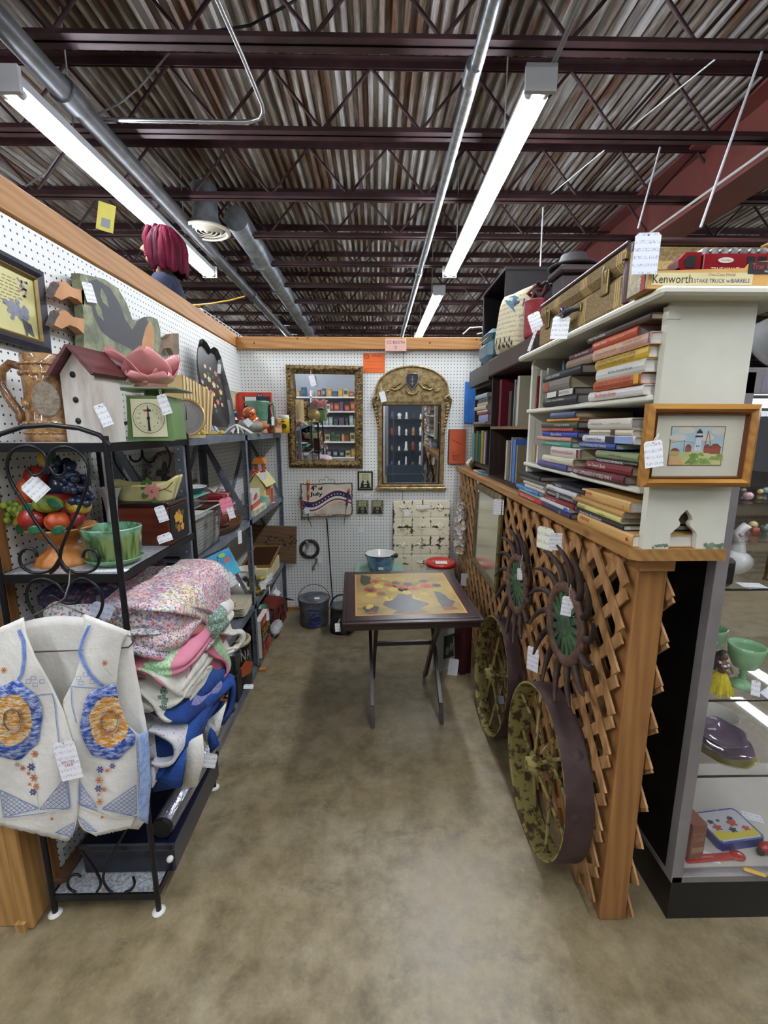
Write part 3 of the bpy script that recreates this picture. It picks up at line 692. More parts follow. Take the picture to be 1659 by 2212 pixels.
# ---------------- folded magazines, tray, ducks on the steel shelf top ----------------
ZS = 1.514
MAG = mat('yellow_cloth', '#cdb079', '#dcc28c', rough=.7, sc=3, st=(1, 1, 1)); MAGP = mat('page_tan', '#b79a66', '#c8ae80', rough=.8, sc=40)
stand = thing('book_easel', 'yellow wire stand holding the row of tan volumes', 'stand', (-.93, 2.17, ZS))
MB().tube([(-.1, -.14, .008), (.15, -.14, .008), (.16, -.14, .02)], .005, 8).tube([(-.1, .1, .008), (.15, .1, .008), (.16, .1, .02)], .005, 8).ball((.165, -.14, .014), .012).ball((.165, .1, .014), .012).build('wire', mat('yellow_enamel', '#d9c04a', rough=.3), stand)
for k in range(9):
    y = 2.0+.034*k; lean = .05 if k < 6 else .05+.1*(k-5)
    o = thing('bound_volume', ['tan cloth volume nearest the dial, first of the tan row', 'second tan cloth volume from the front of the row', 'third tan cloth volume from the front of the row', 'fourth tan cloth volume from the front of the row', 'middle tan cloth volume, fifth of the row', 'sixth tan cloth volume of the row, upright', 'tan cloth volume leaning slightly, seventh of the row', 'tan cloth volume leaning clearly, next to last before the black tray', 'tan cloth volume leaning most, beside the black tray'][k], 'book', TR((-1.0, y, ZS+.012), -lean), 'tan volumes on the shelf top')
    h = .25-.004*k
    MB().bx(0, .17, 0, .003, 0, h).bx(.167, .17, 0, .03, 0, h).bx(0, .17, .027, .03, 0, h).build('cover', MAG, o)
    b = MB().bx(.004, .166, .0032, .0268, .004, h-.004, 0)
    b.build('pages', MAGP, o)
# black tole tray
TP = [(425, 737), (432, 735), (441, 743), (449, 757), (456, 752), (464, 757), (472, 775), (478, 800), (488, 835), (496, 868), (502, 905), (503, 928), (497, 938), (470, 938), (458, 930), (452, 915), (444, 890), (433, 872), (427, 850), (425, 820), (420, 785), (420, 757)]
tt = thing('painted_tray', 'black scalloped tole tray painted with a bouquet, leaning on the wall', 'tray', FR((-.99, 2.42, ZS), (.12, .5, 0), (1, -.25, .18)))
Ti = tt.matrix_world.inverted()
def onplane(x, y, off=0):
    d = (at(x, y, Y=2)-Vector((0, 0, HC))); o = Vector((0, 0, HC)); n = tt.matrix_world.to_3x3() @ Vector((0, 0, 1)); p0 = tt.matrix_world.translation+n*off
    t = (p0-o).dot(n)/d.dot(n); q = Ti @ (o+d*t); return (q.x, q.y)
P = [onplane(x, y) for x, y in TP]
cx = sum(p[0] for p in P)/len(P); cy_ = sum(p[1] for p in P)/len(P)
TOLE = mat('tole_black', '#141416', '#1e1d20', rough=.3, coat=.5)
b = MB(); vs = []; n = len(P)
for (s, z) in ((1, .022), (.93, .012), (.86, .0), (.86, -.003), (.94, .009), (1.01, .021)): vs += [(cx+(p[0]-cx)*s, cy_+(p[1]-cy_)*s, z) for p in P]
fs = [(r*n+i, r*n+(i+1) % n, (r+1)*n+(i+1) % n, (r+1)*n+i) for r in range(5) for i in range(n)]+[tuple(range(2*n, 3*n))]
b.add(vs, fs, 0, False)
b.build('tray_body', TOLE, tt)
b = MB(); R = random.Random(5); fl = [mat('tole_rose', '#c9635c'), mat('tole_yellow', '#d9b24a'), mat('tole_cream', '#d3d2b4'), mat('tole_lilac', '#8f7d96'), mat('tole_green', '#4d6b3c'), mat('tole_pink', '#c98a92')]
for (x, y, m, r) in ((443, 792, 2, 5), (454, 797, 2, 4), (466, 808, 5, 7), (443, 812, 1, 6), (437, 825, 3, 6), (452, 820, 2, 7), (462, 832, 1, 8), (438, 838, 3, 6), (447, 840, 1, 6), (457, 850, 0, 9), (470, 835, 3, 5), (477, 848, 1, 7), (448, 860, 0, 7), (462, 852, 1, 6), (471, 869, 0, 7), (480, 875, 2, 5), (457, 880, 0, 6), (465, 877, 2, 5), (468, 888, 4, 5), (474, 822, 4, 5), (450, 808, 4, 5), (442, 850, 4, 5), (476, 862, 4, 5), (460, 815, 4, 4)):
    q = onplane(x, y); rr = r*.0021; b.blob(q[0], q[1], rr, rr*1.1, None, m, .0012+R.random()*.0004, wob=.15)
    if m != 4: b.blob(q[0]+rr*.1, q[1]-rr*.2, rr*.55, rr*.5, None, [5, 2, 1, 2, 4, 0][m], .002+R.random()*.0004, wob=.2)
b.build('painted_bouquet', fl, tt)
price_tag(tt, tuple(tt.matrix_world @ Vector((*onplane(474, 797, .03), .03))), w=.02, h=.055, rz=-.1, face=(.5, -1, 0), knot=tuple(tt.matrix_world @ Vector((*onplane(473, 778, .025), .025))))
# white plastic plate easel
e_ = thing('plate_easel', 'white plastic plate easel lying on the steel shelf edge', 'stand', TR((-.79, 2.6, ZS)))
b = MB()
for s in (-1, 1):
    b.tube([(-.07, s*.02, .006), (-.03, s*.02, .04), (0, s*.01, .055), (.015, s*.03, .03), (.02, s*.05, .006)], .006, 6); b.tube([(0, s*.01, .055), (.05, s*.015, .03), (.085, s*.02, .006)], .0055, 6)
b.cyl((-.03, -.02, .04), (-.03, .02, .04), .004, n=6); b.build('easel_frame', WHITE, e_)
# duck decoy
dk = thing('duck_decoy', 'painted mallard duck decoy with dark green head facing left', 'decoy', TR((-.845, 2.97, ZS), 0, 0, .15))
def dwob(a, th): return 1
b = MB(); b.ball((0, 0, .045), (.13, .062, .045), 0, 20, 12); b.prism([(-.09, -.04), (.09, -.04), (.1, 0), (.09, .04), (-.09, .04), (-.11, 0)], .01); b.ball((-.065, 0, .052), (.07, .058, .042), 1, 16, 10); b.ball((.115, 0, .05), (.035, .03, .02), 2, 12, 8)
b.build('body', [mat('duck_grey', '#7d7b6f', '#938f80', rough=.55, sc=30), mat('duck_maroon', '#3a2226', rough=.4), mat('duck_orange', '#b8653a')], dk)
b = MB().ball((-.085, 0, .125), (.042, .034, .034), 0, 16, 12).tube([(-.07, 0, .075), (-.078, 0, .1), (-.085, 0, .12)], [.034, .027, .026], 12); b.ball((-.1, -.028, .132), .004, 1); b.build('head', [mat('duck_green', '#152a2c', '#1d3a3a', rough=.25), mat('eye_amber', '#c99a3a', rough=.1)], dk)
MB().tube([(-.115, 0, .12), (-.145, 0, .105), (-.175, 0, .093)], [.014, .014, .009], 10).build('bill', mat('duck_bill', '#a8954a', rough=.4), dk)
MB().tube([(-.045-.03*1, .036*math.cos(a), .085+.012*math.sin(a)) for a in [k*PI/8 for k in range(17)]], .003, 5, closed=False).build('neck_ring', WHITE, dk)
price_tag(dk, (-.80, 2.87, 1.585), w=.04, h=.05, rz=.7, face=(.2, -1, .3), knot=(-.86, 2.92, 1.62))
# orange rooster-like lidded jar
oj = thing('orange_jar', 'glossy orange-brown ceramic figure jar between the duck and green pitcher', 'jar', TR((-.83, 3.1, ZS)))
MB().ball((0, 0, .065), (.05, .045, .065), wob=lambda a, t: 1+.05*math.sin(3*a+t*6)).ball((-.02, -.01, .14), (.045, .04, .038)).build('body', mat('orange_glaze', '#a8481e', '#c9622a', rough=.15, sc=20, coat=1), oj)
b = MB(); [b.ball((-.02+.03*math.cos(k), -.035, .14+.02*math.sin(k)), .009) for k in (0, 1.3, 2.6, 3.9, 5.2)]; b.build('relief', mat('orange_light', '#e89a5a', rough=.15, coat=1), oj)
# green pitcher
JADE = mat('green_glaze', '#4c7a62', '#6c977c', rough=.16, sc=10, coat=1)
gp = thing('pitcher', 'glossy jade green ceramic pitcher with square handle on the far shelf top', 'pitcher', TR((-.83, 3.28, ZS)))
MB().lathe([(0, 0), (.05, 0), (.052, .02), (.056, .1), (.062, .18), (.064, .2), (.07, .215), (.072, .225), (.066, .225), (.055, .2), (.05, .03), (0, .02)], 28, wob=lambda a, z: 1+(max(0, math.cos(a-PI))**6)*.5*max(0, (z-.12)/.1)).build('body', JADE, gp)
MB().tube([(.06, 0, .205), (.1, 0, .208), (.108, 0, .19), (.1, 0, .08), (.08, 0, .055), (.055, 0, .06)], .011, 8).build('handle', JADE, gp)
price_tag(gp, (-.73, 3.25, 1.60), w=.02, h=.06, face=(.6, -1, 0), knot=(-.745, 3.26, 1.7))
# red box with pictures
rb = thing('toy_box', 'bright red box with dark window behind the green pitcher', 'box', TR((-.9, 3.42, ZS), 0, 0, .1))
b = MB().bx(-.11, .13, -.03, .03, 0, .295, 0, b=.003); b.bx(-.07, .12, -.032, -.03, .05, .265, 1); b.bx(-.06, .02, -.033, -.032, .2, .262, 2); b.bx(.03, .07, -.034, -.03, .262, .285, 1); b.text('BLUE', .012, F_BACK((.05, -.0345, .273)), 2, w=.03)
b.build('carton', [mat('box_red', '#cf3a22', rough=.4), mat('box_window', '#2c3a44', rough=.2), WHITE], rb)
MB().bx(-.14, -.11, -.03, .03, 0, .27).build('side_flap', mat('box_red', ''), rb)
# card with green picture behind
tag(MB().bx(-.002, .002, -.1, .1, 0, .3).build('picture_card', mat('floral_card', '#8f9a6a', '#c7c3a0', sc=14, lo=.4, hi=.6), None, TR((-1.04, 3.35, ZS), 0, .06)), 'pale green floral picture card leaning behind the red box', 'card')
# far steins and yellow can
for (x, y, lab, r, h) in ((-.745, 3.42, 'tan and brown printed mug at the far end of the shelf top', .042, .11), (-.79, 3.2, 'small brown pottery mug half hidden behind the duck tail', .03, .085)):
    o = thing('mug', lab, 'mug', TR((x, y, ZS)))
    MB().lathe([(0, 0), (r, 0), (r*1.03, .01), (r*.95, .02), (r*.93, h-.015), (r, h-.008), (r*.98, h), (r*.88, h), (r*.85, .02), (0, .02)], 24).build('body', mat('mug_tan', '#8f5f3a', '#c79a70', rough=.3, sc=22, lo=.45, hi=.5, coat=.5), o)
    MB().tube([(-r*.9, 0, h*.8), (-r*1.6, 0, h*.7), (-r*1.6, 0, h*.35), (-r*.9, 0, h*.22)], .006, 8).build('handle', mat('mug_brown', '#7a4a2a', rough=.3), o)
yc = thing('yellow_can', 'yellow tin with black print and a white lid beside the far mug', 'can', TR((-.70, 3.52, ZS)))
MB().lathe([(0, 0), (.035, 0), (.035, .1), (.034, .104)], 24).blob(0, .05, .02, .02, F_BACK((0, -.0355, 0)), 1).blob(-.01, .085, .02, .004, F_BACK((0, -.0355, 0)), 1).build('tin', [mat('can_yellow', '#e8c81e', rough=.35), mat('can_ink', '#3a2c18')], yc)
MB().lathe([(.034, .104), (.036, .106), (.034, .135), (0, .137)], 24).build('lid', WHITE, yc)

# ---------------- fruit compote, planters on the middle rack shelf ----------------
ZM = 1.15
fc = thing('fruit_compote', 'colourful plaster fruit piled in a fluted orange pedestal bowl', 'ornament', TR((-.945, 1.33, ZM)))
MB().lathe([(.078, 0), (.08, .006), (.074, .012), (.072, .022), (.05, .04), (.034, .055), (.036, .065), (.05, .08), (.085, .105), (.092, .112), (.08, .112), (0, .1)], 48, wob=lambda a, z: 1+.035*math.cos(a*14)).build('pedestal', mat('orange_clay', '#a8662a', '#c98843', rough=.4, sc=16), fc)
FRU = {'red': mat('fruit_red', '#6e1516', '#a02a1e', rough=.4, coat=.15), 'grn': mat('fruit_green', '#5f7a2a', '#a09a38', rough=.4, coat=.15), 'yel': mat('fruit_yellow', '#c9a63a', '#d9be55', rough=.3, coat=.3), 'org': mat('fruit_orange', '#a8401c', '#cf6a2c', rough=.4, coat=.15), 'blu': mat('grape_blue', '#141e38', '#20304f', rough=.25, coat=.4), 'lim': mat('grape_lime', '#7d9a3a', '#a3b850', rough=.25), 'lef': mat('fruit_leaf', '#1f5a3c', '#2c6e48', rough=.35)}
def fr(name, m, c, r, lab=None):
    o = MB().ball(c, r, 0, 16, 12).build(name, FRU[m], fc)
    return o
fr('apple', 'red', (-.035, -.06, .145), (.038, .035, .035)); fr('apple', 'red', (-.04, -.02, .255), (.034, .03, .04)); fr('peach', 'org', (.035, -.065, .138), (.033, .03, .028)); fr('plum', 'red', (.075, -.04, .14), (.02, .02, .022))
fr('pear', 'grn', (.012, -.06, .188), (.04, .03, .026)); fr('lemon', 'yel', (-.09, -.02, .13), (.03, .03, .024)); fr('lemon', 'yel', (.07, -.02, .175), (.036, .03, .026)); fr('banana', 'org', (-.06, -.04, .215), (.024, .022, .045)); fr('filler', 'red', (0, .01, .16), (.075, .06, .06)); fr('filler', 'blu', (0, .02, .23), (.055, .045, .05))
MB().ball((-.012, -.01, .315), (.023, .022, .024)).ball((-.012, -.01, .34), (.013, .013, .02)).cyl((-.012, -.01, .355), (-.008, -.01, .372), .002).build('pear', FRU['yel'], fc)
b = MB(); R = random.Random(2)
for k in range(60):
    t = k/60; b.ball((.03+.07*t+R.uniform(-.02, .02), -.02+R.uniform(-.03, .02), .3-.095*t+R.uniform(-.028, .028)), .0125, 0, 10, 6)
b.build('grape_cluster', FRU['blu'], fc)
b = MB()
for k in range(34): b.ball((-.095+R.uniform(-.026, .03), -.03+R.uniform(-.03, .02), .165+R.uniform(-.03, .024)), .0105, 0, 8, 6)
b.build('grape_cluster', FRU['lim'], fc)
b = MB()
for (x, y, z, a) in ((-.03, -.075, .18, .5), (.05, -.085, .195, -.4), (-.01, -.09, .12, 0), (.05, -.085, .118, .3), (.02, -.03, .32, 1), (-.07, -.06, .12, .9)):
    def lf(u, v, x=x, y=y, z=z, a=a):
        w_ = .014*math.sin(PI*v); px = (v-.5)*.05; py = (u-.5)*2*w_
        return (x+px*math.cos(a)-py*math.sin(a), y-.004*math.sin(PI*v), z+px*math.sin(a)+py*math.cos(a))
    b.sheet(lf, 4, 6, .002)
b.build('leaves', FRU['lef'], fc)
price_tag(fc, (-.92, 1.215, 1.39), w=.055, h=.055, rz=.75, face=(.1, -1, .1), knot=(-.935, 1.26, 1.425))
# milk glass bud vase
mv = thing('bud_vase', 'slim white milk-glass bud vase with a crimped rim behind the green planter', 'vase', TR((-.892, 1.5, ZM)))
MB().lathe([(0, 0), (.032, 0), (.034, .008), (.02, .03), (.017, .06), (.017, .12), (.022, .17), (.034, .2), (.036, .205), (.03, .203), (.016, .17), (.012, .03), (0, .02)], 32, wob=lambda a, z: 1+(.03 if z < .19 else .08)*math.cos(a*12)).build('vase_body', mat('milk_glass', '#e6e8ea', rough=.12, coat=1), mv)
# green basketweave planter
gpm = thing('oval_planter', 'green drip-glazed bamboo-pattern planter with saucer near the rack post', 'planter', TR((-.79, 1.315, ZM)))
t = NT('bamboo_green'); v = t.co(); s = t.n('ShaderNodeSeparateXYZ'); t.l(v, s.inputs[0]); t.pr(.14); t.b.inputs['Coat Weight'].default_value = .8
wv = t.noise(t.co((40, 40, 4)), 1.0, 2)
t.base(t.mix(t.ramp(s.outputs[2], [(.08, '#000000'), (.112, '#ffffff')]), t.ramp(wv, [(.38, '#1f3d1a'), (.5, '#3a5f2c'), (.6, '#7d8f58')]), t.ramp(t.noise(v, 30), [(.4, '#3f7a5c'), (.6, '#86b09a')])))
t.bump(wv, .8, .01); GB = t.m
MB().lathe([(0, .012), (.07, .012), (.076, .03), (.081, .09), (.084, .108), (.084, .113), (.078, .113), (.07, .06), (0, .05)], 40, wob=lambda a, z: 1+.012*math.cos(a*22), sx=1, sy=.85).build('pot', GB, gpm)
MB().lathe([(0, 0), (.06, 0), (.074, .012), (.082, .02), (.08, .022), (.06, .012), (0, .011)], 36, sy=.88).build('saucer', mat('saucer_green', '#4f7a50', '#6a9468', rough=.2, coat=.6), gpm)
# wooden music box with painted front
wb = thing('wooden_box', 'reddish wooden box with a black painted floral end, tagged, on the rack', 'box', TR((-.80, 1.585, ZM), 0, 0, .0))
MB().bx(-.09, .09, -.075, .075, 0, .135, b=.004).build('chest', wood('cherry_box', '#4a1f16', '#6a3020', 'X', knots=False, rough=.3), wb)
MB().bx(-.094, .094, -.079, .079, .137, .15, b=.003).build('lid', mat('dark_lid', '#241a18', rough=.25), wb)
b = MB(); T = FR((.091, 0, .07), (0, 1, 0), (1, 0, 0)); b.prism([(-.07, -.06), (.07, -.06), (.07, .062), (-.07, .062)], .003, T)
for (x, y, r, m) in ((-.02, .02, .018, 1), (.0, .03, .015, 2), (.01, .01, .017, 1), (-.01, -.02, .014, 2), (.02, -.02, .013, 1), (-.03, -.01, .01, 3), (.03, .03, .01, 3)): b.blob(x, y, r, r, T, m, .0035+r*.01, wob=.15)
b.build('painted_panel', [BLACK, mat('paint_gold', '#c99a3a'), mat('paint_amber', '#a8641e'), mat('paint_leaf', '#4d5a2c')], wb)
MB().cyl((-.02, -.078, .055), (-.02, -.09, .055), .005).ball((-.02, -.093, .055), .008).build('knob', BLACK, wb)
price_tag(wb, tuple(at(349, 1110, Y=1.50)), w=.032, h=.055, rz=.25, face=(.5, -1, .1), knot=(-.73, 1.53, 1.30))
price_tag(wb, tuple(at(356, 1162, Y=1.45)), w=.045, h=.028, rz=.3, face=(.3, -1, .4))
# yellow magnolia wall pocket / planter on the box
yp = thing('magnolia_planter', 'pale yellow boat planter with a pink magnolia relief atop the wooden box', 'planter', TR((-.805, 1.575, ZM+.15), 0, 0, .0))
def boat(u, v):
    a = 2*PI*u; sx = .115*math.copysign(abs(math.cos(a))**.45, math.cos(a)); sy = .05*math.copysign(abs(math.sin(a))**.45, math.sin(a))
    rim = .06+.022*abs(math.cos(a))**2+.008*math.cos(a)
    k = .72+.28*v
    return (sx*k, sy*k, rim*v)
MB().sheet(boat, 48, 8, -.004).prism([(.08*math.cos(2*PI*k/24), .034*math.sin(2*PI*k/24)) for k in range(24)], .004).build('body', mat('pale_yellow_glaze', '#cfc888', '#d9d29a', rough=.3, coat=.4), yp)
b = MB(); T = F_BACK((.045, -.052, .04))
for k in range(6): a = k*PI/3+.2; b.blob(.016*math.cos(a), .016*math.sin(a), .015, .009, T, 0, .001+.0004*k, a)
b.ball((.045, -.054, .04), .006, 2, 8, 6); [b.blob(x, y, .018, .009, T, 1, .0006, a) for x, y, a in ((-.025, -.01, .6), (-.01, .03, 2), (.0, -.032, -.8), (-.03, .02, 1.2))]
b.line([(.02, 0), (.05, .01), (.07, .03)], .003, T, 3, .001); b.line([(.04, .006), (.065, -.005)], .0025, T, 3, .001)
b.build('magnolia_relief', [mat('magnolia_pink', '#cf8f82', rough=.3), mat('magnolia_leaf', '#5c7a3c', rough=.3), mat('magnolia_eye', '#a8504a'), mat('twig', '#5a4030')], yp)
# paper slip on the shelf
tag(MB().bx(-.05, .05, -.012, .012, 0, .0006).build('paper_slip', PAPER, None, TR((-.76, 1.235, ZM+.0005), 0, 0, .05)), 'white paper slip on the rack shelf in front of the green planter', 'paper')
# ---------------- quilts piled on the rack ----------------
def quilt(name, label, x0, x1, y0, y1, z0, z1, mt, seed, layers=3, lump=.012, tilt=0, ex=.35, mats2=None, mf=None):
    cx, cy, cz = (x0+x1)/2, (y0+y1)/2, (z0+z1)/2; hx, hy, hz = (x1-x0)/2, (y1-y0)/2, (z1-z0)/2
    b = MB(); NU, NV = 96, 40; vs = []
    def sp(c, e): return math.copysign(abs(c)**e, c)
    for i in range(NV+1):
        th = PI*i/NV
        for k in range(NU):
            a = 2*PI*k/NU
            s_ = sp(math.sin(th), .45); c_ = sp(math.cos(th), .8)
            x = hx*s_*sp(math.cos(a), ex); y = hy*s_*sp(math.sin(a), ex); z = hz*c_
            g = abs(math.sin((z/hz*.5+.5)*PI*layers+.5*math.sin(a*2+seed))) if layers else 1
            edge = s_**4
            q = 1-.05*edge*(1-g)**2.5
            n1 = nz((x*7+seed*3, y*7, z*9))*lump+nz((x*19+seed, y*19, z*24))*lump*.4
            p = Vector((x*q, y*q, z)); d = Vector((x/hx**1, y/hy, z/hz*1.4)); d = d.normalized() if d.length else Vector((0, 0, 1))
            p += d*n1; p.z += tilt*(x+hx)
            vs.append(p)
    fs = [(i*NU+k, (i+1)*NU+k, (i+1)*NU+(k+1) % NU, i*NU+(k+1) % NU) for i in range(NV) for k in range(NU)]
    b.add(vs, fs, 0, True)
    if mf:
        for q, f in enumerate(b.f):
            c = vs[f[0]]; b.m[q] = mf(c.x/hx, c.y/hy, c.z/hz)
    o = b.build(name, [mt]+(mats2 or []), None, Matrix.Translation((cx, cy, cz)))
    return tag(o, label, 'quilt')
CAL = calico('calico_multi', ['#b8606f', '#7288b4', '#dfe6ea', '#d3bd7c', '#86ada6', '#a8809c', '#e8dccb', '#cc8a90'], 135, '#d9cfc4', .5, patch=7, pcols=['#e6dcd2', '#dcb2b8', '#d4dcd8', '#eae2d8', '#e3d7a9', '#c9b3c4'])
CAL2 = calico('calico_pink', ['#b5566a', '#cf8c98', '#6c766e', '#c99aa2', '#7f90b8', '#e9dfd6'], 170, '#e4d3d0', .46, patch=9, pcols=['#e4d3d0', '#dfc5cb', '#cfd5dd', '#e9dfd6'])
PINKQ = mat('pink_cotton', '#c9748c', '#d98a9e', rough=.9, sc=6, bump=.3); GING = mat('green_gingham', '#8fc090', '#bfe0b4', rough=.9, sc=160, lo=.48, hi=.52)
WHT = mat('white_quilting', '#d8d6ca', '#e6e4da', rough=.9, sc=18, bump=.9, bsc=26); DKGRN = calico('green_sprig', ['#2f5a44', '#5c7f6b', '#dfe3dc'], 220, '#7d9888', .4)
BLUEQ = mat('royal_blue_cotton', '#12316f', '#1c478e', rough=.9, sc=7, bump=.9, bsc=30); LILC = calico('lilac_sprig', ['#6b6a9a', '#8a87b0', '#504e86'], 180, '#7f7fa8', .4); WSPR = calico('white_sprig', ['#5a6d94', '#6a7fa6'], 90, '#dcdce0', .16)
quilt('patchwork_quilt', 'blue cotton quilt with white binding at the bottom of the pile', -1.02, -.60, 1.25, 1.70, .455, .66, BLUEQ, 4, 3, .016, mats2=[LILC, WSPR], mf=lambda x, y, z: 1 if (x > .35 and y > -.1 and y < .5 and z > .2) else (2 if (y < -.55 and x < .5 and x > -.5) else 0))
quilt('patchwork_quilt', 'plain white quilted bedcover between the blue and the pink quilts', -1.0, -.60, 1.24, 1.66, .655, .80, WHT, 9, 2, .018, tilt=.02, mats2=[DKGRN], mf=lambda x, y, z: 1 if (abs(x-.72) < .05 and y < -.2) else 0)
quilt('patchwork_quilt', 'white quilt with a green sprigged border behind the pink one', -1.0, -.55, 1.47, 1.70, .80, .935, WHT, 13, 2, .01, tilt=-.02, mats2=[DKGRN], mf=lambda x, y, z: 1 if y < -.2 else 0)
quilt('patchwork_quilt', 'pink quilt with green checked stripes under the flowered top quilt', -1.0, -.585, 1.235, 1.62, .79, .885, PINKQ, 21, 2, .012, tilt=-.02, mats2=[GING], mf=lambda x, y, z: 1 if (.45 < x < .8 and y < .9) else 0)
quilt('patchwork_quilt', 'flowered multicolour patchwork quilt folded on top of the pile', -1.02, -.595, 1.235, 1.66, .875, 1.07, CAL, 2, 2, .02, tilt=-.06, mats2=[CAL2, mat('salmon_cotton', '#cf7f78', rough=.9), calico('check_green', ['#3e6a5c', '#dfe6df'], 150, '#cddbd2', .3)],
      mf=lambda x, y, z: 1 if z < -.1 else 0)
# rolled fold lip on the near face of the top quilt
def lip(name, pts, y0, y1, th, m, parent_label, mf=None, mats2=None, wv=.01, sd=1):
    """cloth strip: pts is a profile in X,Z swept from y0 to y1"""
    P = [Vector((p[0], 0, p[1])) for p in pts]
    for _ in range(2):
        Q = [P[0]]
        for a, c in zip(P, P[1:]): Q += [a*.75+c*.25, a*.25+c*.75]
        P = Q+[P[-1]]
    n = len(P)-1
    def fn(u, v):
        p = P[round(v*n)]; y = y0+(y1-y0)*u
        return (p.x+wv*nz((y*6, v*3, sd)), y+wv*nz((v*4, sd, y*2)), p.z+wv*nz((y*5, v*5, sd+9)))
    return tag(MB().sheet(fn, 16, n, th, mf=mf).build(name, [m]+(mats2 or [])), parent_label, 'cloth')
def sweep(name, pts, depth, th, mats, label, mf=None, wv=.008, sd=1, taper=None):
    """profile traced in the near face (X,Z at Y) swept back along +Y"""
    P = [Vector(p) for p in pts]
    for _ in range(2):
        Q = [P[0]]
        for a, c in zip(P, P[1:]): Q += [a*.75+c*.25, a*.25+c*.75]
        P = Q+[P[-1]]
    n = len(P)-1
    def fn(u, v):
        p = P[round(v*n)]
        return (p.x+wv*nz((u*3, v*3, sd)), p.y+max(.05, min(depth, 1.685-p.y))*u+wv*nz((v*4, sd, u)), p.z+wv*nz((u*2, v*5, sd+9)))
    return tag(MB().sheet(fn, 14, n, th, mf=mf).build(name, mats), label, 'quilt')
def px(l, Y): return [tuple(at(x, y, Y=max(Y, 1.228+max(0, x-372)*.0036))) for x, y in l]
# top quilt: S-folds seen end-on, at the near face
sweep('quilt_fold', px([(232, 1345), (300, 1320), (370, 1322), (430, 1335), (446, 1350), (440, 1368), (400, 1372), (330, 1368), (240, 1372)], 1.222), .3, .009, [CAL, mat('salmon_cotton', '')], 'flowered fold curling at the near end of the top quilt', lambda u, v: 1 if .62 < v < .72 else 0, sd=3)
sweep('quilt_fold', px([(250, 1318), (330, 1312), (400, 1315), (450, 1328), (468, 1350), (455, 1375), (425, 1412), (400, 1428), (330, 1412), (280, 1400), (240, 1402)], 1.228), .44, .02, [CAL2, CAL], 'outer flowered fold wrapping the near side of the top quilt', lambda u, v: 1 if v < .5 else 0, sd=6, wv=.014)
# pink and green folds hanging at the front corner
sweep('quilt_fold', px([(240, 1398), (285, 1408), (340, 1428), (420, 1432), (388, 1480), (360, 1488), (320, 1452), (286, 1440), (240, 1436)], 1.225), .25, .006, [PINKQ, GING], 'pink flap with a green checked band drooping from the pile', lambda u, v: 1 if .68 < v < .8 else 0, sd=8)
sweep('quilt_fold', px([(395, 1436), (425, 1412), (440, 1405), (460, 1422), (485, 1428), (490, 1450), (472, 1478), (445, 1490), (415, 1482), (392, 1468)], 1.33), .34, .008, [PINKQ, GING], 'pink and green fold curling round at the aisle side of the pile', lambda u, v: 1 if .25 < u < .6 and v < .6 else 0, sd=12)
sweep('quilt_fold', px([(470, 1370), (505, 1375), (520, 1372), (515, 1400), (488, 1412), (470, 1405)], 1.58), .16, .012, [WHT, DKGRN], 'white quilt corner bulging out over the aisle', lambda u, v: 0, sd=14)
sweep('quilt_fold', px([(290, 1450), (330, 1462), (365, 1495), (395, 1510), (412, 1500), (400, 1545), (380, 1560), (350, 1556), (335, 1520), (300, 1490)], 1.232), .2, .01, [WHT, DKGRN], 'white quilted corner hanging in a rounded lump', lambda u, v: 0, sd=16)
# blue quilt with hanging bound edges
sweep('quilt_fold', px([(310, 1530), (340, 1545), (380, 1570), (420, 1540), (470, 1500), (492, 1470), (488, 1540), (440, 1600), (395, 1650), (350, 1670), (310, 1680)], 1.245), .3, .02, [BLUEQ, LILC], 'thick blue quilt roll bulging toward the aisle', lambda u, v: 1 if .25 < u < .5 and .2 < v < .6 else 0, sd=19, wv=.016)
sweep('quilt_fold', px([(322, 1585), (345, 1590), (370, 1605), (376, 1630), (360, 1650), (338, 1655), (322, 1640), (322, 1700)], 1.232), .2, .012, [WSPR], 'white sprigged fold tucked beside the vest', None, sd=22)
for (pp, Y, m, lab) in ((((395, 1610), (435, 1590), (440, 1640), (425, 1700), (392, 1702)), 1.3, WHT, 'white lining edge hanging from the blue quilt'), (((436, 1568), (470, 1540), (488, 1520), (470, 1590), (455, 1600), (440, 1620)), 1.45, WHT, 'white bound edge sticking out by the aisle'),
                        (((330, 1680), (375, 1655), (400, 1620), (392, 1700), (330, 1712)), 1.26, BLUEQ, 'blue corner hanging lowest from the pile'), (((452, 1575), (463, 1588), (472, 1612), (455, 1628), (448, 1600)), 1.42, BLUEQ, 'small blue pointed corner hanging by the white tag')):
    P = [at(x, y, Y=Y) for x, y in pp]; c = sum(P, Vector())/len(P); b = MB(); n = len(P)
    vs = P+[p+Vector((0, .012, 0)) for p in P]+[c+Vector((0, -.006, 0)), c+Vector((0, .018, 0))]
    b.add(vs, [(i, (i+1) % n, 2*n) for i in range(n)]+[(n+(i+1) % n, n+i, 2*n+1) for i in range(n)]+[(i, n+i, n+(i+1) % n, (i+1) % n) for i in range(n)], 0, True)
    tag(b.build('quilt_corner', m), lab, 'quilt')
tg = price_tag(None, tuple(at(452, 1643, Y=1.4)), w=.05, h=.05, rz=-.25, face=(.2, -1, .2), knot=tuple(at(440, 1600, Y=1.42))); tag(tg, 'blank white square tag hanging from the quilts near the aisle', 'tag')
tg = price_tag(None, tuple(at(220, 1318, Y=1.215)), w=.062, h=.04, rz=-.3, face=(.1, -1, .4), m=scribble('grey_tag', '#a9aebb')); tag(tg, 'greyish handwritten tag lying beside the vest collar', 'tag')
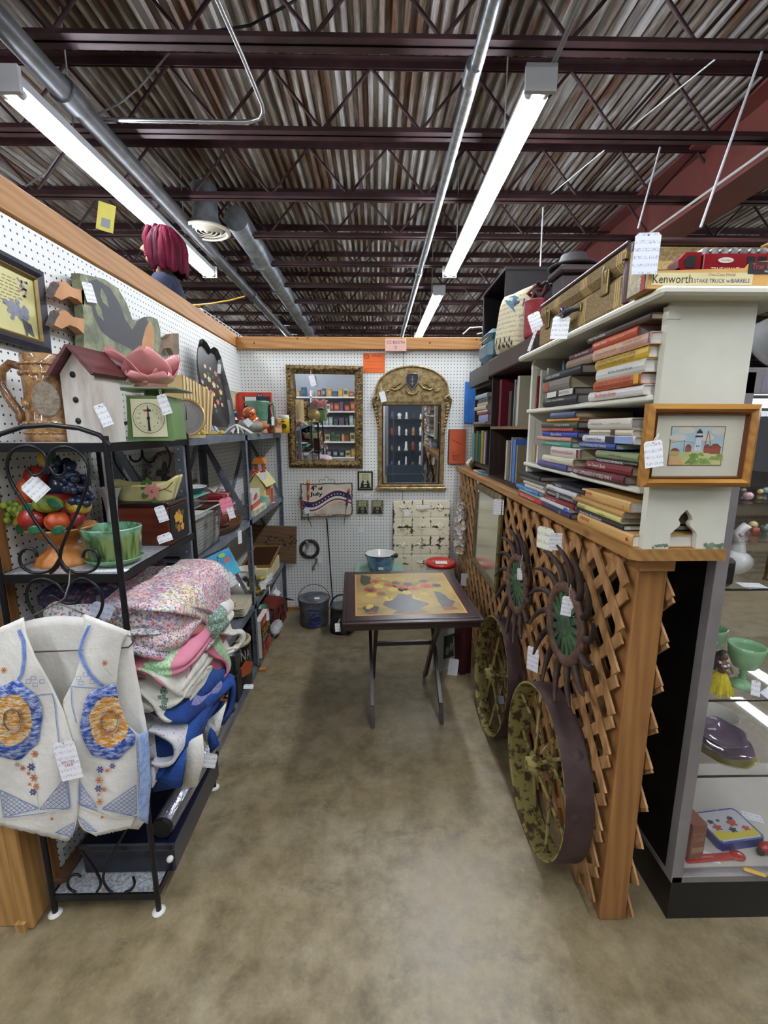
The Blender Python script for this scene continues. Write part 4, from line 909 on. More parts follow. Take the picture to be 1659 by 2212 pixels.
# darker quilt behind on the left
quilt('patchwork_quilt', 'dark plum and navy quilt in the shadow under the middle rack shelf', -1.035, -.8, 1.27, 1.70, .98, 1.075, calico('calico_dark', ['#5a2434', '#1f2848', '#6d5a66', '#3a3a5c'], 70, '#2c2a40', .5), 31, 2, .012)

# ---------------- embroidered vest on a hanger ----------------
YV = 1.135
def bul(x, y): return .022*math.cos((x-45)/95.)*(1 if y > 1450 else .4+.6*(y-1330)/120.)+.006*math.sin(x/23.+y/60.)
def VP(x, y, off=0): return at(x, y, Y=YV-bul(x, y)-off)
LINEN = mat('ivory_linen', '#dcdad0', '#e8e6de', rough=.95, sc=8, bump=.3, bsc=50); LINENI = LINEN
VB = mat('embroidery_blue', '#5b7cc4', '#7d97d2', rough=.9, sc=60); YARNB = mat('yarn_blue', '#2c4fa8', '#c4d0ea', rough=.95, sc=48, lo=.42, hi=.66, st=(1, 1, 2.2), bump=1, bsc=70)
YARNO = mat('yarn_orange', '#d9922e', '#ecdcb8', rough=.95, sc=55, lo=.42, hi=.62, st=(1, 1, 2.2), bump=1, bsc=70); EMO = mat('embroidery_orange', '#d8824a', rough=.9); EMN = mat('embroidery_navy', '#3a4a8c', rough=.9); PALEB = mat('pale_blue_print', '#7d9cd0', '#a9bde0', rough=.9, sc=60); LACE = mat('lace_cream', '#dcd8c4', rough=.95)
vest = thing('embroidered_vest', 'ivory linen vest embroidered with blue and orange flowers on a wire hanger', 'vest', (0, 0, 0))
def pl_at(L, t):
    d = [0]
    for a, c in zip(L, L[1:]): d.append(d[-1]+math.hypot(c[0]-a[0], c[1]-a[1]))
    s = t*d[-1]
    for i in range(len(L)-1):
        if s <= d[i+1] or i == len(L)-2:
            q = (s-d[i])/((d[i+1]-d[i]) or 1); q = min(1, max(0, q)); return (L[i][0]*(1-q)+L[i+1][0]*q, L[i][1]*(1-q)+L[i+1][1]*q)
def panel(name, L, R, nu, nv, th, mats, off=0, hem=3, lab=None):
    def fn(u, v):
        a = pl_at(L, v); c = pl_at(R, v); x = a[0]*(1-u)+c[0]*u; y = a[1]*(1-u)+c[1]*u
        if v > .97: y += hem*abs(math.sin(u*PI*9))
        return VP(x, y, off)
    return MB().sheet(fn, nu, nv, th).build(name, mats, vest)
LR = [(183, 1326), (181, 1400), (163, 1465), (136, 1515), (148, 1570), (166, 1640), (172, 1700), (166, 1760), (178, 1790), (205, 1803)]
RR = [(281, 1364), (264, 1385), (257, 1430), (252, 1478), (258, 1520), (275, 1565), (300, 1586), (303, 1660), (300, 1740), (285, 1785)]
LL = [(-70, 1385), (-50, 1430), (-40, 1480), (-45, 1550), (-80, 1600), (-85, 1700), (-60, 1765)]
RL = [(52, 1333), (58, 1370), (78, 1420), (110, 1475), (138, 1535), (160, 1610), (171, 1680), (172, 1740), (163, 1790), (150, 1815)]
panel('front_panel', LR, RR, 20, 40, .003, LINEN); panel('front_panel', LL, RL, 24, 40, .003, LINEN, .003)
def fnb(u, v):
    a = pl_at([(-70, 1385), (-60, 1480), (-80, 1640), (-60, 1760)], v); c = pl_at([(281, 1362), (293, 1440), (312, 1540), (322, 1600), (326, 1700), (320, 1765), (300, 1790)], v)
    y = a[1]*(1-u)+c[1]*u; x = a[0]*(1-u)+c[0]*u
    dip = max(0, 1-((x-118)/150.)**2)*(1-v)**6; y = y-42*dip
    return at(x, y, Y=YV+.035+.004*math.sin(x/15.))
MB().sheet(fnb, 30, 30, .003).build('back_panel', LINENI, vest)
def side(u, v):
    a = pl_at([(298, 1586), (302, 1680), (298, 1770)], v); c = pl_at([(318, 1580), (325, 1690), (318, 1780)], v)
    x = a[0]*(1-u)+c[0]*u; y = a[1]*(1-u)+c[1]*u; return at(x, y, Y=YV-.01+.04*u)
MB().sheet(side, 4, 14, .003).build('side_panel', PALEB, vest)
def ribbon(b, pts, w, mi=0, off=.0085, close=False):
    if close: pts = pts+[pts[0]]
    for (x0, y0), (x1, y1) in zip(pts, pts[1:]):
        n = max(1, int(math.hypot(x1-x0, y1-y0)/9)); dx = x1-x0; dy = y1-y0; L = math.hypot(dx, dy) or 1; ex = -dy/L*w/2; ey = dx/L*w/2
        for k in range(n):
            q0 = (x0+dx*k/n, y0+dy*k/n); q1 = (x0+dx*(k+1)/n, y0+dy*(k+1)/n)
            b.add([VP(q0[0]+ex, q0[1]+ey, off), VP(q1[0]+ex, q1[1]+ey, off), VP(q1[0]-ex, q1[1]-ey, off), VP(q0[0]-ex, q0[1]-ey, off)], [(0, 1, 2, 3)], mi)
def vz(l): return [(x/2.676, 1300+y/2.676) for x, y in l]
b = MB()
for s in (vz([(110, 165), (135, 230), (140, 330), (125, 420), (90, 480), (40, 500)]), vz([(515, 140), (480, 220), (460, 290), (480, 350), (520, 420), (570, 470), (600, 490)])):
    ribbon(b, s, 5.5)
    for i in range(0, 40):
        p = pl_at(s, i/40); ribbon(b, [(p[0]-5, p[1]+2), (p[0]+4, p[1]-2)], 1.6)
b.build('edging', VB, vest)
b = MB()
for s in (vz([(215, 540), (300, 530), (315, 590), (325, 700), (350, 900), (390, 1050), (405, 1190), (300, 1215), (20, 1250)]), vz([(570, 500), (410, 490), (415, 600), (440, 700)]), vz([(790, 800), (795, 1000), (790, 1240), (590, 1200)]), vz([(460, 1060), (455, 1170), (560, 1205)])):
    ribbon(b, s, 1.3)
    m = len(s)*9
    for i in range(m): p = pl_at(s, i/m); q = pl_at(s, min(1, (i+.5)/m)); ribbon(b, [p, (q[0]+4, q[1]+3)], .8)
def hatch(tri, st=9):
    xs = [p[0] for p in tri]; ys = [p[1] for p in tri]
    def inside(p):
        s = []
        for a, c in zip(tri, tri[1:]+tri[:1]): s.append((c[0]-a[0])*(p[1]-a[1])-(c[1]-a[1])*(p[0]-a[0]))
        return all(q >= 0 for q in s) or all(q <= 0 for q in s)
    for d in (1, -1):
        k = -200
        while k < 200:
            pts = []
            for t_ in range(0, 200, 3):
                x = min(xs)+t_; y = min(ys)+k+d*t_*.75+(0 if d > 0 else 90)
                if inside((x, y)): pts.append((x, y))
            if len(pts) > 1: ribbon(b, [pts[0], pts[-1]], 1.2)
            k += st
    ribbon(b, tri, 1.5, close=True)
for tr in (vz([(0, 1090), (225, 1195), (20, 1245)]), vz([(375, 1020), (405, 1190), (230, 1200)]), vz([(460, 1040), (560, 1190), (455, 1170)]), vz([(785, 1060), (790, 1245), (590, 1195)]), vz([(430, 1275), (320, 1335), (420, 1360)]), vz([(450, 1240), (560, 1330), (500, 1320)])): hatch(tr)
for (x, y) in ((150, 450), (190, 470), (230, 450), (440, 430), (480, 410), (520, 450), (180, 430), (455, 460)):
    X, Y_ = x/2.676, 1300+y/2.676; ribbon(b, [(X, Y_), (X+10, Y_), (X+10, Y_+8), (X, Y_+8)], .9, close=True)
b.build('blue_stitching', mat('stitch_blue', '#6f86c0', rough=.9), vest)
def rosette(cx, cy, rb, ry, clipx=None):
    b = MB()
    def ring(r0, r1, z0, z1, mi, sx, sy, seed):
        N = 40; RR_ = 6
        def pt(i, k):
            a = 2*PI*k/N; t_ = i/RR_; w_ = 1+.12*nz((math.cos(a)*2+seed, math.sin(a)*2, 0))
            r = (r0+(r1-r0)*t_)*w_; x = cx+r*sx*math.cos(a); y = cy+r*sy*math.sin(a)
            if clipx: x = min(x, clipx(y))
            return VP(x, y, .0085+(z0+(z1-z0)*math.sin(PI*min(1, t_*.9+.1)))+.0025*nz((x*.15, y*.15, seed)))
        vs = [pt(i, k) for i in range(RR_+1) for k in range(N)]
        b.add(vs, [(i*N+k, (i+1)*N+k, (i+1)*N+(k+1) % N, i*N+(k+1) % N) for i in range(RR_) for k in range(N)], mi, True)
    ring(ry*.8, rb, .0, .007, 0, .85, 1.12, 1); ring(.5, ry, .007, .006, 1, .85, 1.12, 5)
    ring(ry*.38, ry*.47, .0125, .002, 2, .85, 1.1, 7)
    return b.build('crochet_rosette', [YARNB, YARNO, mat('yarn_mix', '#d8d6dc', '#4a64b0', rough=.95, sc=40)], vest)
def cr(y): return pl_at(RR, max(0, min(1, (y-1364)/422)))[0]-1 if y > 1470 else 253
rosette(236, 1560, 73, 50, cr); rosette(26, 1556, 76, 50)
b = MB()
def flower(x, y, r, m, n=6):
    for k in range(n):
        a = 2*PI*k/n; ribbon(b, [(x+r*.25*math.cos(a), y+r*.25*math.sin(a)), (x+r*math.cos(a), y+r*math.sin(a))], r*.45, m)
    ribbon(b, [(x-r*.2, y), (x+r*.2, y)], r*.4, 1-m if m < 2 else 0)
for (x, y, r, m) in ((180, 955, 22, 1), (130, 962, 16, 0), (195, 1018, 22, 0), (208, 1068, 18, 0), (190, 1100, 20, 1), (100, 940, 14, 2), (200, 880, 20, 0), (165, 992, 12, 0), (170, 1055, 10, 0),
                     (578, 970, 20, 1), (648, 950, 16, 1), (620, 975, 14, 0), (572, 1032, 20, 0), (568, 1080, 20, 1), (600, 1085, 16, 0), (575, 1155, 18, 0), (605, 355, 16, 0), (20, 395, 16, 0), (570, 1115, 9, 0), (300, 1255, 10, 0), (590, 1245, 10, 0)):
    flower(x/2.676, 1300+y/2.676, r/2.676, m)
for s in (((180, 900), (200, 990), (215, 1120), (225, 1190)), ((560, 960), (590, 1050), (560, 1120), (580, 1190)), ((600, 380), (650, 430))): ribbon(b, vz(s), .8, 2)
b.build('flower_embroidery', [EMO, EMN, mat('embroidery_green', '#a4ad86')], vest)
b = MB(); ribbon(b, [(294, 1592), (298, 1650), (297, 1760), (262, 1768), (225, 1762), (172, 1742)], 4, 0, .0085); ribbon(b, [(0, 1768), (60, 1768), (120, 1752), (152, 1750)], 3.5, 0, .010); b.build('lace_trim', LACE, vest)
# hanger
hg = thing('wire_hanger', 'grey wire coat hanger hooked on the rack rail, carrying the vest', 'hanger', (0, 0, 0))
HW = mat('hanger_wire', '#6a6662', rough=.35, metal=.6)
Yh = YV+.02
H = [at(x, y, Y=Yh) for x, y in ((-60, 1405), (-20, 1370), (60, 1335), (125, 1302), (190, 1330), (262, 1368), (283, 1375), (288, 1388), (278, 1398), (262, 1400), (160, 1405), (55, 1409), (-50, 1415))]
MB().tube(H, .0022, 8).build('hanger_frame', HW, hg)
H = [at(125, 1302, Y=Yh), at(140, 1292, Y=Yh), at(149, 1262, Y=Yh+.02), at(151, 1238, Y=1.19), Vector((at(151, 1236, Y=1.2).x, 1.205, 1.163)), Vector((at(151, 1236, Y=1.2).x, 1.217, 1.155))]
MB().tube(H, .0025, 8).build('hook', HW, hg)
vt = price_tag(vest, tuple(VP(147, 1643, .02)), w=.055, h=.115, rz=.13, face=(.15, -1, .05), knot=tuple(VP(135, 1595, .016)), m=scribble('vest_tag', '#eff0f3', '#5a5f86', .009))
T = Matrix.Translation((0, 0, .0012))
MB().text('SPECIAL', .007, T, 0, w=.036, off=(0, -.002)).text('SALE', .008, T, 0, w=.022, off=(0, -.013)).build('sale_stamp', mat('stamp_red', '#b85a66'), vt)
# ---------------- bottom of the rack ----------------
NAVY = mat('navy_enamel', '#060918', '#0a0f26', rough=.3, coat=.3)
bx_ = thing('metal_box', 'dark navy metal box with a small white knob on the lowest rack shelf', 'box', (0, 0, 0))
MB().bx(-.985, -.68, 1.27, 1.70, .077, .17, b=.006).build('box_body', NAVY, bx_)
MB().bx(-.99, -.675, 1.265, 1.705, .17, .195, b=.005).build('lid', NAVY, bx_)
MB().ball((-.69, 1.262, .14), .011).build('knob', WHITE, bx_)
FOIL = mat('crinkled_foil', '#9aa0b4', '#dfe3ee', rough=.18, metal=.85, sc=30, st=(1, .1, 1), bump=1, bsc=40)
fo = thing('foil_roll', 'shiny silver cellophane roll lying on the navy box by the aisle', 'roll', (0, 0, 0))
MB().tube([(-.72, 1.30, .231), (-.712, 1.5, .232), (-.70, 1.84, .236)], [.035, .036, .038], 20).build('roll', FOIL, fo)
MB().tube([(-.722, 1.285, .231), (-.721, 1.302, .231)], .033, 20).build('dark_end', BLACK, fo)
# wooden crate
cr_ = thing('wooden_crate', 'shallow weathered wooden crate on the lowest shelf beside the quilts', 'crate', (0, 0, 0))
CW = wood('crate_wood', '#5e4330', '#8a6a48', 'Y', knots=False)
MB().bx(-.785, -.768, 1.82, 2.13, .036, .16).build('side_board', CW, cr_); MB().bx(-1.0, -.785, 1.82, 1.835, .036, .16).build('end_board', CW, cr_); MB().bx(-1.0, -.785, 2.115, 2.13, .036, .16).build('end_board', CW, cr_); MB().bx(-1.015, -1.0, 1.82, 2.13, .036, .16).build('side_board', CW, cr_)
for y in (1.91, 2.01): MB().bx(-1.0, -.785, y, y+.008, .037, .14).build('divider', CW, cr_)
# ---------------- contents of the steel shelves ----------------
Z1, Z2, Z3 = 1.001, .461, .036
# clear plastic bin with papers
CLR = glassm('clear_plastic', '#eceef0', .12, .25)
bn = thing('plastic_bin', 'clear plastic storage bin packed with cream papers, pink note on its corner', 'bin', TR((-.865, 2.02, Z1)))
def bin_wall(u, v):
    a = 2*PI*u; k = .86+.14*v; f = lambda c, e: math.copysign(abs(c)**.25, c)
    return (.11*k*f(math.cos(a), 1), .19*k*f(math.sin(a), 1), .19*v)
MB().sheet(bin_wall, 56, 4, .002).bx(-.09, .09, -.155, .155, 0, .002).build('bin_body', CLR, bn)
def rimf(u, v):
    a = 2*PI*u; f = lambda c: math.copysign(abs(c)**.25, c); return ((.11+.008*v)*f(math.cos(a)), (.19+.008*v)*f(math.sin(a)), .19)
MB().sheet(rimf, 56, 1, .004).build('bin_rim', mat('frosted_rim', '#c9cdd2', rough=.3), bn)
R = random.Random(8); PCR = mat('cream_papers', '#d3cfbd', '#e3e0d2', rough=.8, sc=5)
for k in range(11):
    MB().bx(-.082, .085, -.145+R.uniform(0, .01), .148, .004+.014*k, .014+.014*k, b=.001).build('paper_stack', PCR, bn, Matrix.Rotation(R.uniform(-.04, .04), 4, 'Z'))
b = price_tag(bn, tuple(at(489, 1090, Y=1.84)), w=.05, h=.058, rz=.2, face=(.6, -1, 0), m=PINK, name='pink_note')
b = price_tag(bn, tuple(at(499, 1108, Y=1.82)), w=.026, h=.048, rz=.25, face=(.5, -1, 0))
sm_ = thing('plastic_bin', 'smaller clear bin with a mint green lid on top of the paper bin', 'bin', TR((-.88, 1.99, Z1+.196)))
MB().bx(-.085, .085, -.15, .13, 0, .05, b=.012).build('bin_body', CLR, sm_); MB().bx(-.09, .09, -.155, .135, .05, .056, b=.002).build('lid', mat('mint_lid', '#6cb09c', rough=.3), sm_)
MB().bx(-.07, .02, -.12, .1, .008, .03).build('pink_papers', mat('pink_paper', '#c98f92'), sm_)
ob = thing('enamel_dish', 'oval white dish with a teal underside on the small mint-lidded bin', 'dish', TR((-.855, 2.06, Z1+.252)))
MB().lathe([(0, 0), (.05, 0), (.072, .02), (.076, .03)], 32, 0, sx=.9, cap=False).build('underside', mat('teal_enamel', '#2f5a5c', rough=.25), ob)
MB().lathe([(.076, .03), (.079, .034), (.074, .032), (.05, .006), (0, .004)], 32, 0, sx=.9, cap=False).build('bowl', mat('white_enamel', '#e6e8e2', rough=.2, coat=.6), ob)
# butterfly plaque
bf = thing('butterfly_plaque', 'round grey plaque with dark butterflies and a rope-patterned rim at the back of the shelf', 'wall decoration', FR((-1.0, 2.16, Z1+.30), (.2, 1, 0), (1, -.35, .2)))
b = MB().lathe([(0, 0), (.13, 0), (.145, .012), (.14, .018), (.125, .012), (0, .01)], 40, 0)
for k in range(28):
    a = 2*PI*k/28; b.blob(.135*math.cos(a), .135*math.sin(a), .011, .006, None, 1, .0195, a+.8, 8)
for (x, y, s, a) in ((-.03, .05, 1, .5), (.02, -.02, 1.3, -.2)):
    M_ = Matrix.Translation((x, y, 0)) @ Matrix.Rotation(a, 4, 'Z')
    for sx in (-1, 1): b.blob(sx*.026*s, .012*s, .026*s, .017*s, M_, 2, .0115, sx*.5); b.blob(sx*.02*s, -.016*s, .017*s, .013*s, M_, 2, .0116, -sx*.5)
    b.blob(0, 0, .003, .026*s, M_, 2, .012)
b.build('plaque', [mat('plaque_grey', '#6b675c', '#85806f', rough=.6, sc=30), mat('plaque_rust', '#5c3226'), mat('butterfly_dark', '#22201f')], bf)
# small painting on wood block
sp = thing('painted_board', 'narrow standing wooden board painted with a pale tree at the back of the shelf', 'painting', TR((-.985, 2.44, Z1), 0, 0, .15))
b = MB().bx(-.012, .0, -.06, .06, 0, .27, 0); b.bx(-.0, .004, -.05, .05, .02, .25, 1); T = FR((.0045, 0, .13), (0, 1, 0), (1, 0, 0)); R = random.Random(4)
b.line([(0, -.1), (.005, 0), (.0, .06)], .004, T, 2, .0005); [b.blob(R.uniform(-.035, .035), R.uniform(-.01, .1), .012, .006, T, 3, .0006+.0001*k, R.uniform(0, 3), 8) for k in range(16)]
b.build('board', [wood('grey_board', '#4e4538', '#6b604f', 'Z', knots=False), mat('pale_paint', '#a9ad98', '#c2c4ae', sc=12), mat('trunk_grey', '#4c5048'), mat('leaf_grey', '#6f7a66')], sp)
# stack of red and brown boxes with ribbon
for k, (c, w, d, h, lab) in enumerate((('#5a1d14', .13, .2, .055, 'lowest dark red box of the ribboned stack'), ('#7d4a28', .125, .185, .055, 'brown box in the middle of the ribboned stack'), ('#7a1620', .12, .175, .045, 'crimson box on top of the ribboned stack'))):
    o = thing('gift_box', lab, 'box', TR((-.87, 2.41, Z1+.045+sum((.055, .055, .045)[:k])), 0, 0, .1*k-.1), 'ribboned boxes on the middle shelf')
    MB().bx(-w/2, w/2, -d/2, d/2, 0, h*.6, b=.002).build('box_base', mat('giftbase%d' % k, c, rough=.35), o); MB().bx(-w/2-.003, w/2+.003, -d/2-.003, d/2+.003, h*.6, h, b=.002).build('lid', mat('giftlid%d' % k, ['#6a2418', '#8a5530', '#8a1c26'][k], rough=.3), o)
rb_ = thing('ribbon', 'pale pink ribbon with a bow tied around the stacked boxes', 'ribbon', (0, 0, 0)); b = MB(); pz = Z1+.205
b.tube([(-.80, 2.41, Z1+.05), (-.803, 2.41, pz-.004), (-.87, 2.41, pz), (-.94, 2.41, pz-.004)], .004, 6); b.build('band', mat('pink_ribbon', '#cfa29a', rough=.5), rb_)
b = MB(); [b.tube([(-.87, 2.41, pz), (-.87+s*.03, 2.39, pz+.03), (-.87+s*.05, 2.41, pz+.02), (-.87, 2.41, pz)], .004, 6) for s in (-1, 1)]; b.build('bow', mat('pink_ribbon', ''), rb_)
# wicker tray with handles
wk = thing('wicker_tray', 'shallow brown woven basket tray at the shelf edge below the boxes', 'basket', TR((-.85, 2.42, Z1)))
WICK = mat('wicker', '#4a2c14', '#8a5c2c', rough=.5, sc=90, lo=.4, hi=.6, bump=1, bsc=80)
MB().lathe([(0, 0), (.085, 0), (.095, .035), (.1, .042), (.092, .04), (.08, .006), (0, .005)], 40, sx=.95, sy=2.2, wob=lambda a, z: 1+.012*math.cos(a*40)).build('basket', WICK, wk)
# papers tags hanging off shelf edge
tag(price_tag(None, (-.758, 2.43, .955), w=.03, h=.075, face=(1, -.5, 0), knot=(-.763, 2.44, 1.0)), 'folded white tag hanging from the middle shelf lip', 'tag')
# toy house
th_ = thing('toy_house', 'pale yellow toy house with red trim and an orange cupola', 'toy', TR((-.835, 3.22, Z1), 0, 0, .0))
YH = mat('toy_yellow', '#d9cf8e', '#e2d99b', rough=.35); RD = mat('toy_red', '#c2381f', rough=.35); ORN = mat('toy_orange', '#c97a30', rough=.4)
b = MB(); b.bx(-.055, .055, -.11, .17, 0, .15, 0); b.prism([(-.055, 0), (.055, 0), (0, .09)], .28, TR((0, .17, .15), PI/2), 0); b.build('walls', YH, th_)
for s in (-1, 1):
    b = MB().prism([(0, 0), (.125, 0), (.125, .30), (0, .30)], .004, FR((0, -.125, .245), (s*.75, 0, -1), (s, 0, .75)) if s > 0 else FR((0, .175, .245), (-.75, 0, -1), (-1, 0, .75)))
    b.build('roof_panel', YH, th_)
b = MB()
for (y, z) in ((-.112, .09),): b.bx(-.022, .022, y-.002, y, z-.02, z+.02, 0); b.bx(-.001, .001, y-.003, y-.001, z-.02, z+.02, 1); b.bx(-.022, .022, y-.003, y-.001, z-.001, z+.001, 1)
b.build('window', [BLACK, YH], th_)
b = MB().bx(.055, .06, -.06, -.045, 0, .16).bx(.055, .06, -.02, -.005, 0, .16).bx(.055, .06, .03, .045, 0, .16).bx(.054, .059, -.11, .17, .15, .158).bx(.055, .059, .08, .14, .0, .11); b.build('red_trim', RD, th_)
b = MB().bx(-.03, .03, -.02, .05, .235, .245).bx(-.03, -.022, -.02, .05, .24, .3).bx(.022, .03, -.02, .05, .24, .3); b.build('cupola_frame', RD, th_); MB().prism([(-.045, 0), (.045, 0), (.03, .04), (-.03, .04)], .09, TR((0, .06, .3), PI/2)).build('cupola_roof', ORN, th_); MB().bx(-.008, .008, .01, .025, .34, .352).build('cupola_cap', RD, th_); MB().bx(-.03, .01, -.11, -.07, .235, .26).build('chimney', RD, th_)
price_tag(th_, tuple(at(568, 1028, Y=3.1)), w=.045, h=.05, rz=.1, face=(.4, -1, 0))
# game boxes
g1 = thing('game_box', 'cream game box reading PAY at the front edge of the shelf', 'box', TR((-.80, 2.93, Z1), 0, 0, .0))
b = MB().bx(-.035, .035, -.14, .17, 0, .04, 0, b=.001); T = F_AISLE_L((.0355, -.04, .021)); b.text('PAY', .026, T, 1, .0006, w=.08, off=(-.03, 0)); b.text('DAY', .026, T, 1, .0006, w=.08, off=(.1, 0)); b.build('carton', [mat('game_cream', '#dcdcc0', rough=.5), mat('game_olive', '#6b6a1e')], g1)
for k, (m, lab) in enumerate(((('box_orange_red', '#cc4426'), 'orange-red flat box lying on the cream game box'), (('box_white_red', '#e0ddd2'), 'white box with a red car picture on top of the orange-red box'))):
    o = thing('flat_box', lab, 'box', TR((-.815, 2.9, Z1+.0405+.035*k), 0, 0, .05)); b = MB().bx(-.03, .03, -.12, .13, 0, .034, 0, b=.001)
    if k: b.bx(-.03, .03, -.12, .13, .034, .075, 0); b.prism([(-.08, .02), (-.04, .05), (.02, .058), (.05, .04), (.0, .016)], .0006, F_AISLE_L((.0305, 0, .0)), 1)
    b.build('carton', [mat(*m, rough=.4), RD], o)
jv = thing('mint_vase', 'small mint green pottery pot in front of the toy house', 'pot', TR((-.79, 3.12, Z1)))
MB().lathe([(0, 0), (.03, 0), (.042, .02), (.045, .05), (.036, .075), (.04, .085), (.036, .085), (.03, .07), (.03, .01), (0, .01)], 28).build('pot_body', mat('mint_glaze', '#7fae94', '#98c2a8', rough=.25, coat=.5), jv)
tag(MB().prism([(-.06, -.03), (.05, -.035), (.07, .02), (-.04, .04)], .001).build('paper_sheet', PAPER, None, TR((-.82, 3.33, Z1+.001))), 'pale loose paper on the middle shelf behind the mint pot', 'paper')
# ---- low shelf ----
bd = thing('carved_board', 'brown wooden board with dark carved figures standing in the corner', 'board', FR((-.80, 3.60, .62), (1, -.1, 0), (-.05, -1, .1)))
b = MB().bx(-.24, .145, -.17, .14, 0, .015, 0, b=.002); R = random.Random(12)
for (cx, cy) in ((.06, .0), (-.02, 0), (-.09, .01), (.12, .02)):
    for k in range(14): b.blob(cx+R.uniform(-.03, .03), cy+R.uniform(-.045, .045), R.uniform(.006, .014), R.uniform(.003, .007), None, 1, .0156+k*.0001, R.uniform(0, 3), 8)
b.build('panel', [wood('carved_brown', '#5c4630', '#75593e', 'X', knots=False), mat('burnt_dark', '#2c2018')], bd)
pt = thing('picture_tray', 'dark brown framed tray lying on a cream carton, far low shelf', 'tray', FR((-.865, 3.28, Z2+.13), (0, 1, .1), (.05, -.25, 1)))
b = MB(); rect_frame(b, .36, .22, .015, .02, None, 0); b.bx(-.165, .165, -.095, .095, 0, .004, 1); b.build('frame', [mat('gold_brown', '#8a6a34', rough=.3, metal=.3), mat('brown_velvet', '#3a1f12', rough=.4)], pt)
cc = thing('carton', 'cream cardboard carton under the brown framed tray', 'box', TR((-.85, 3.26, Z2)))
MB().bx(-.1, .08, -.2, .18, 0, .1, b=.002).build('carton_body', mat('cream_carton', '#c9bd8c', '#d6cca0', rough=.7, sc=9), cc); MB().bx(-.095, .075, -.205, -.2, .0, .09).build('flap', mat('cream_carton', ''), cc)
cr2 = thing('crumpled_paper', 'crumpled pale newspaper at the far low shelf edge', 'paper', TR((-.79, 3.05, Z2)))
MB().ball((0, 0, .03), (.05, .13, .03), 0, 24, 12, wob=lambda a, t: 1+.35*nz((math.cos(a)*4, math.sin(a)*4, t*4))).build('paper_wad', mat('newsprint', '#a8a8a6', '#c9c9c6', rough=.9, sc=20, bump=.8), cr2)
price_tag(cr2, (-.75, 2.83, .52), w=.035, h=.05, rz=.2, face=(.7, -1, 0), knot=(-.77, 2.86, .58))
yl = tag(MB().lathe([(0, 0), (.03, 0), (.034, .004), (.034, .01), (0, .012)], 24).build('mustard_dish', mat('mustard_lid', '#b9a03a', rough=.4), None, TR((-.80, 2.98, Z2+.065))), 'mustard yellow round dish on the crumpled paper', 'dish')
# white crimped jars and patterned canister
wj = thing('hobnail_vase', 'white ruffled hobnail milk-glass vase beside the cream trays', 'vase', TR((-.90, 2.80, Z2)))
MB().lathe([(0, 0), (.03, 0), (.045, .02), (.058, .055), (.05, .09), (.028, .11), (.026, .12), (.045, .145), (.05, .15), (.04, .146), (.02, .118), (0, .1)], 40, wob=lambda a, z: 1+(.09*math.cos(a*8) if z > .13 else .02*math.cos(a*16)*math.cos(z*300))).build('vase_body', mat('milk_glass', ''), wj)
cn = thing('canister', 'cream canister printed with dark trees behind the trays', 'canister', TR((-.90, 2.975, Z2)))
b = MB().lathe([(0, 0), (.062, 0), (.064, .01), (.068, .12), (.07, .135), (.072, .14), (.062, .14), (.058, .02), (0, .02)], 32, 0); R = random.Random(6)
for k in range(26):
    a = -2.4+k*.09; b.blob(0, 0, .009, .02, FR((.0672*math.cos(a), .0672*math.sin(a), .06+R.uniform(-.02, .03)), (-math.sin(a), math.cos(a), 0), (math.cos(a), math.sin(a), 0)), 1, .0006, R.uniform(-.5, .5), 8, .3)
b.build('can_body', [mat('canister_cream', '#cfcdb4', rough=.35), mat('canister_tree', '#2f3a2c')], cn)
yb = tag(MB().lathe([(0, 0), (.045, 0), (.062, .04), (.064, .045), (.056, .04), (.03, .01), (0, .008)], 28).build('yellow_bowl', mat('yellow_brown_glaze', '#c9b44e', '#4a3a20', rough=.3, sc=30, lo=.5, hi=.6), None, TR((-.80, 2.85, Z2))), 'yellow bowl with brown speckles below the tree canister', 'bowl')
CRM = mat('cream_plastic', '#d6cfb0', rough=.3)
for k in range(6):
    o = thing('serving_tray', ['bottom cream tray of the stack', 'second cream tray up from the shelf', 'third cream tray up in the stack', 'fourth cream tray up in the stack', 'cream tray just under the decorated top one', 'top cream tray painted with orange-red flowers'][k], 'tray', TR((-.855, 2.56, Z2+.009*k), 0, 0, .08), 'stacked cream trays')
    def tr_(u, v):
        x = (u-.5)*2; y = (v-.5)*2; e = max(abs(x)**5, abs(y)**5); return (x*.085*(1-.06*abs(y)**6), y*.12*(1-.05*abs(x)**6), .005+.014*min(1, e))
    b = MB().sheet(tr_, 14, 14, .004)
    b.build('tray_body', CRM, o)
    if k == 5:
        b = MB(); [b.blob(x, y, .013, .009, None, 0, .0066, a, wob=.2) for x, y, a in ((-.02, -.03, .4), (.0, -.01, 1.2), (.01, -.045, 2))]; b.line([(-.02, -.03), (.02, .03)], .002, None, 1, .0065); b.build('flower_print', [mat('print_red', '#b5482c'), mat('print_green', '#55603a')], o)
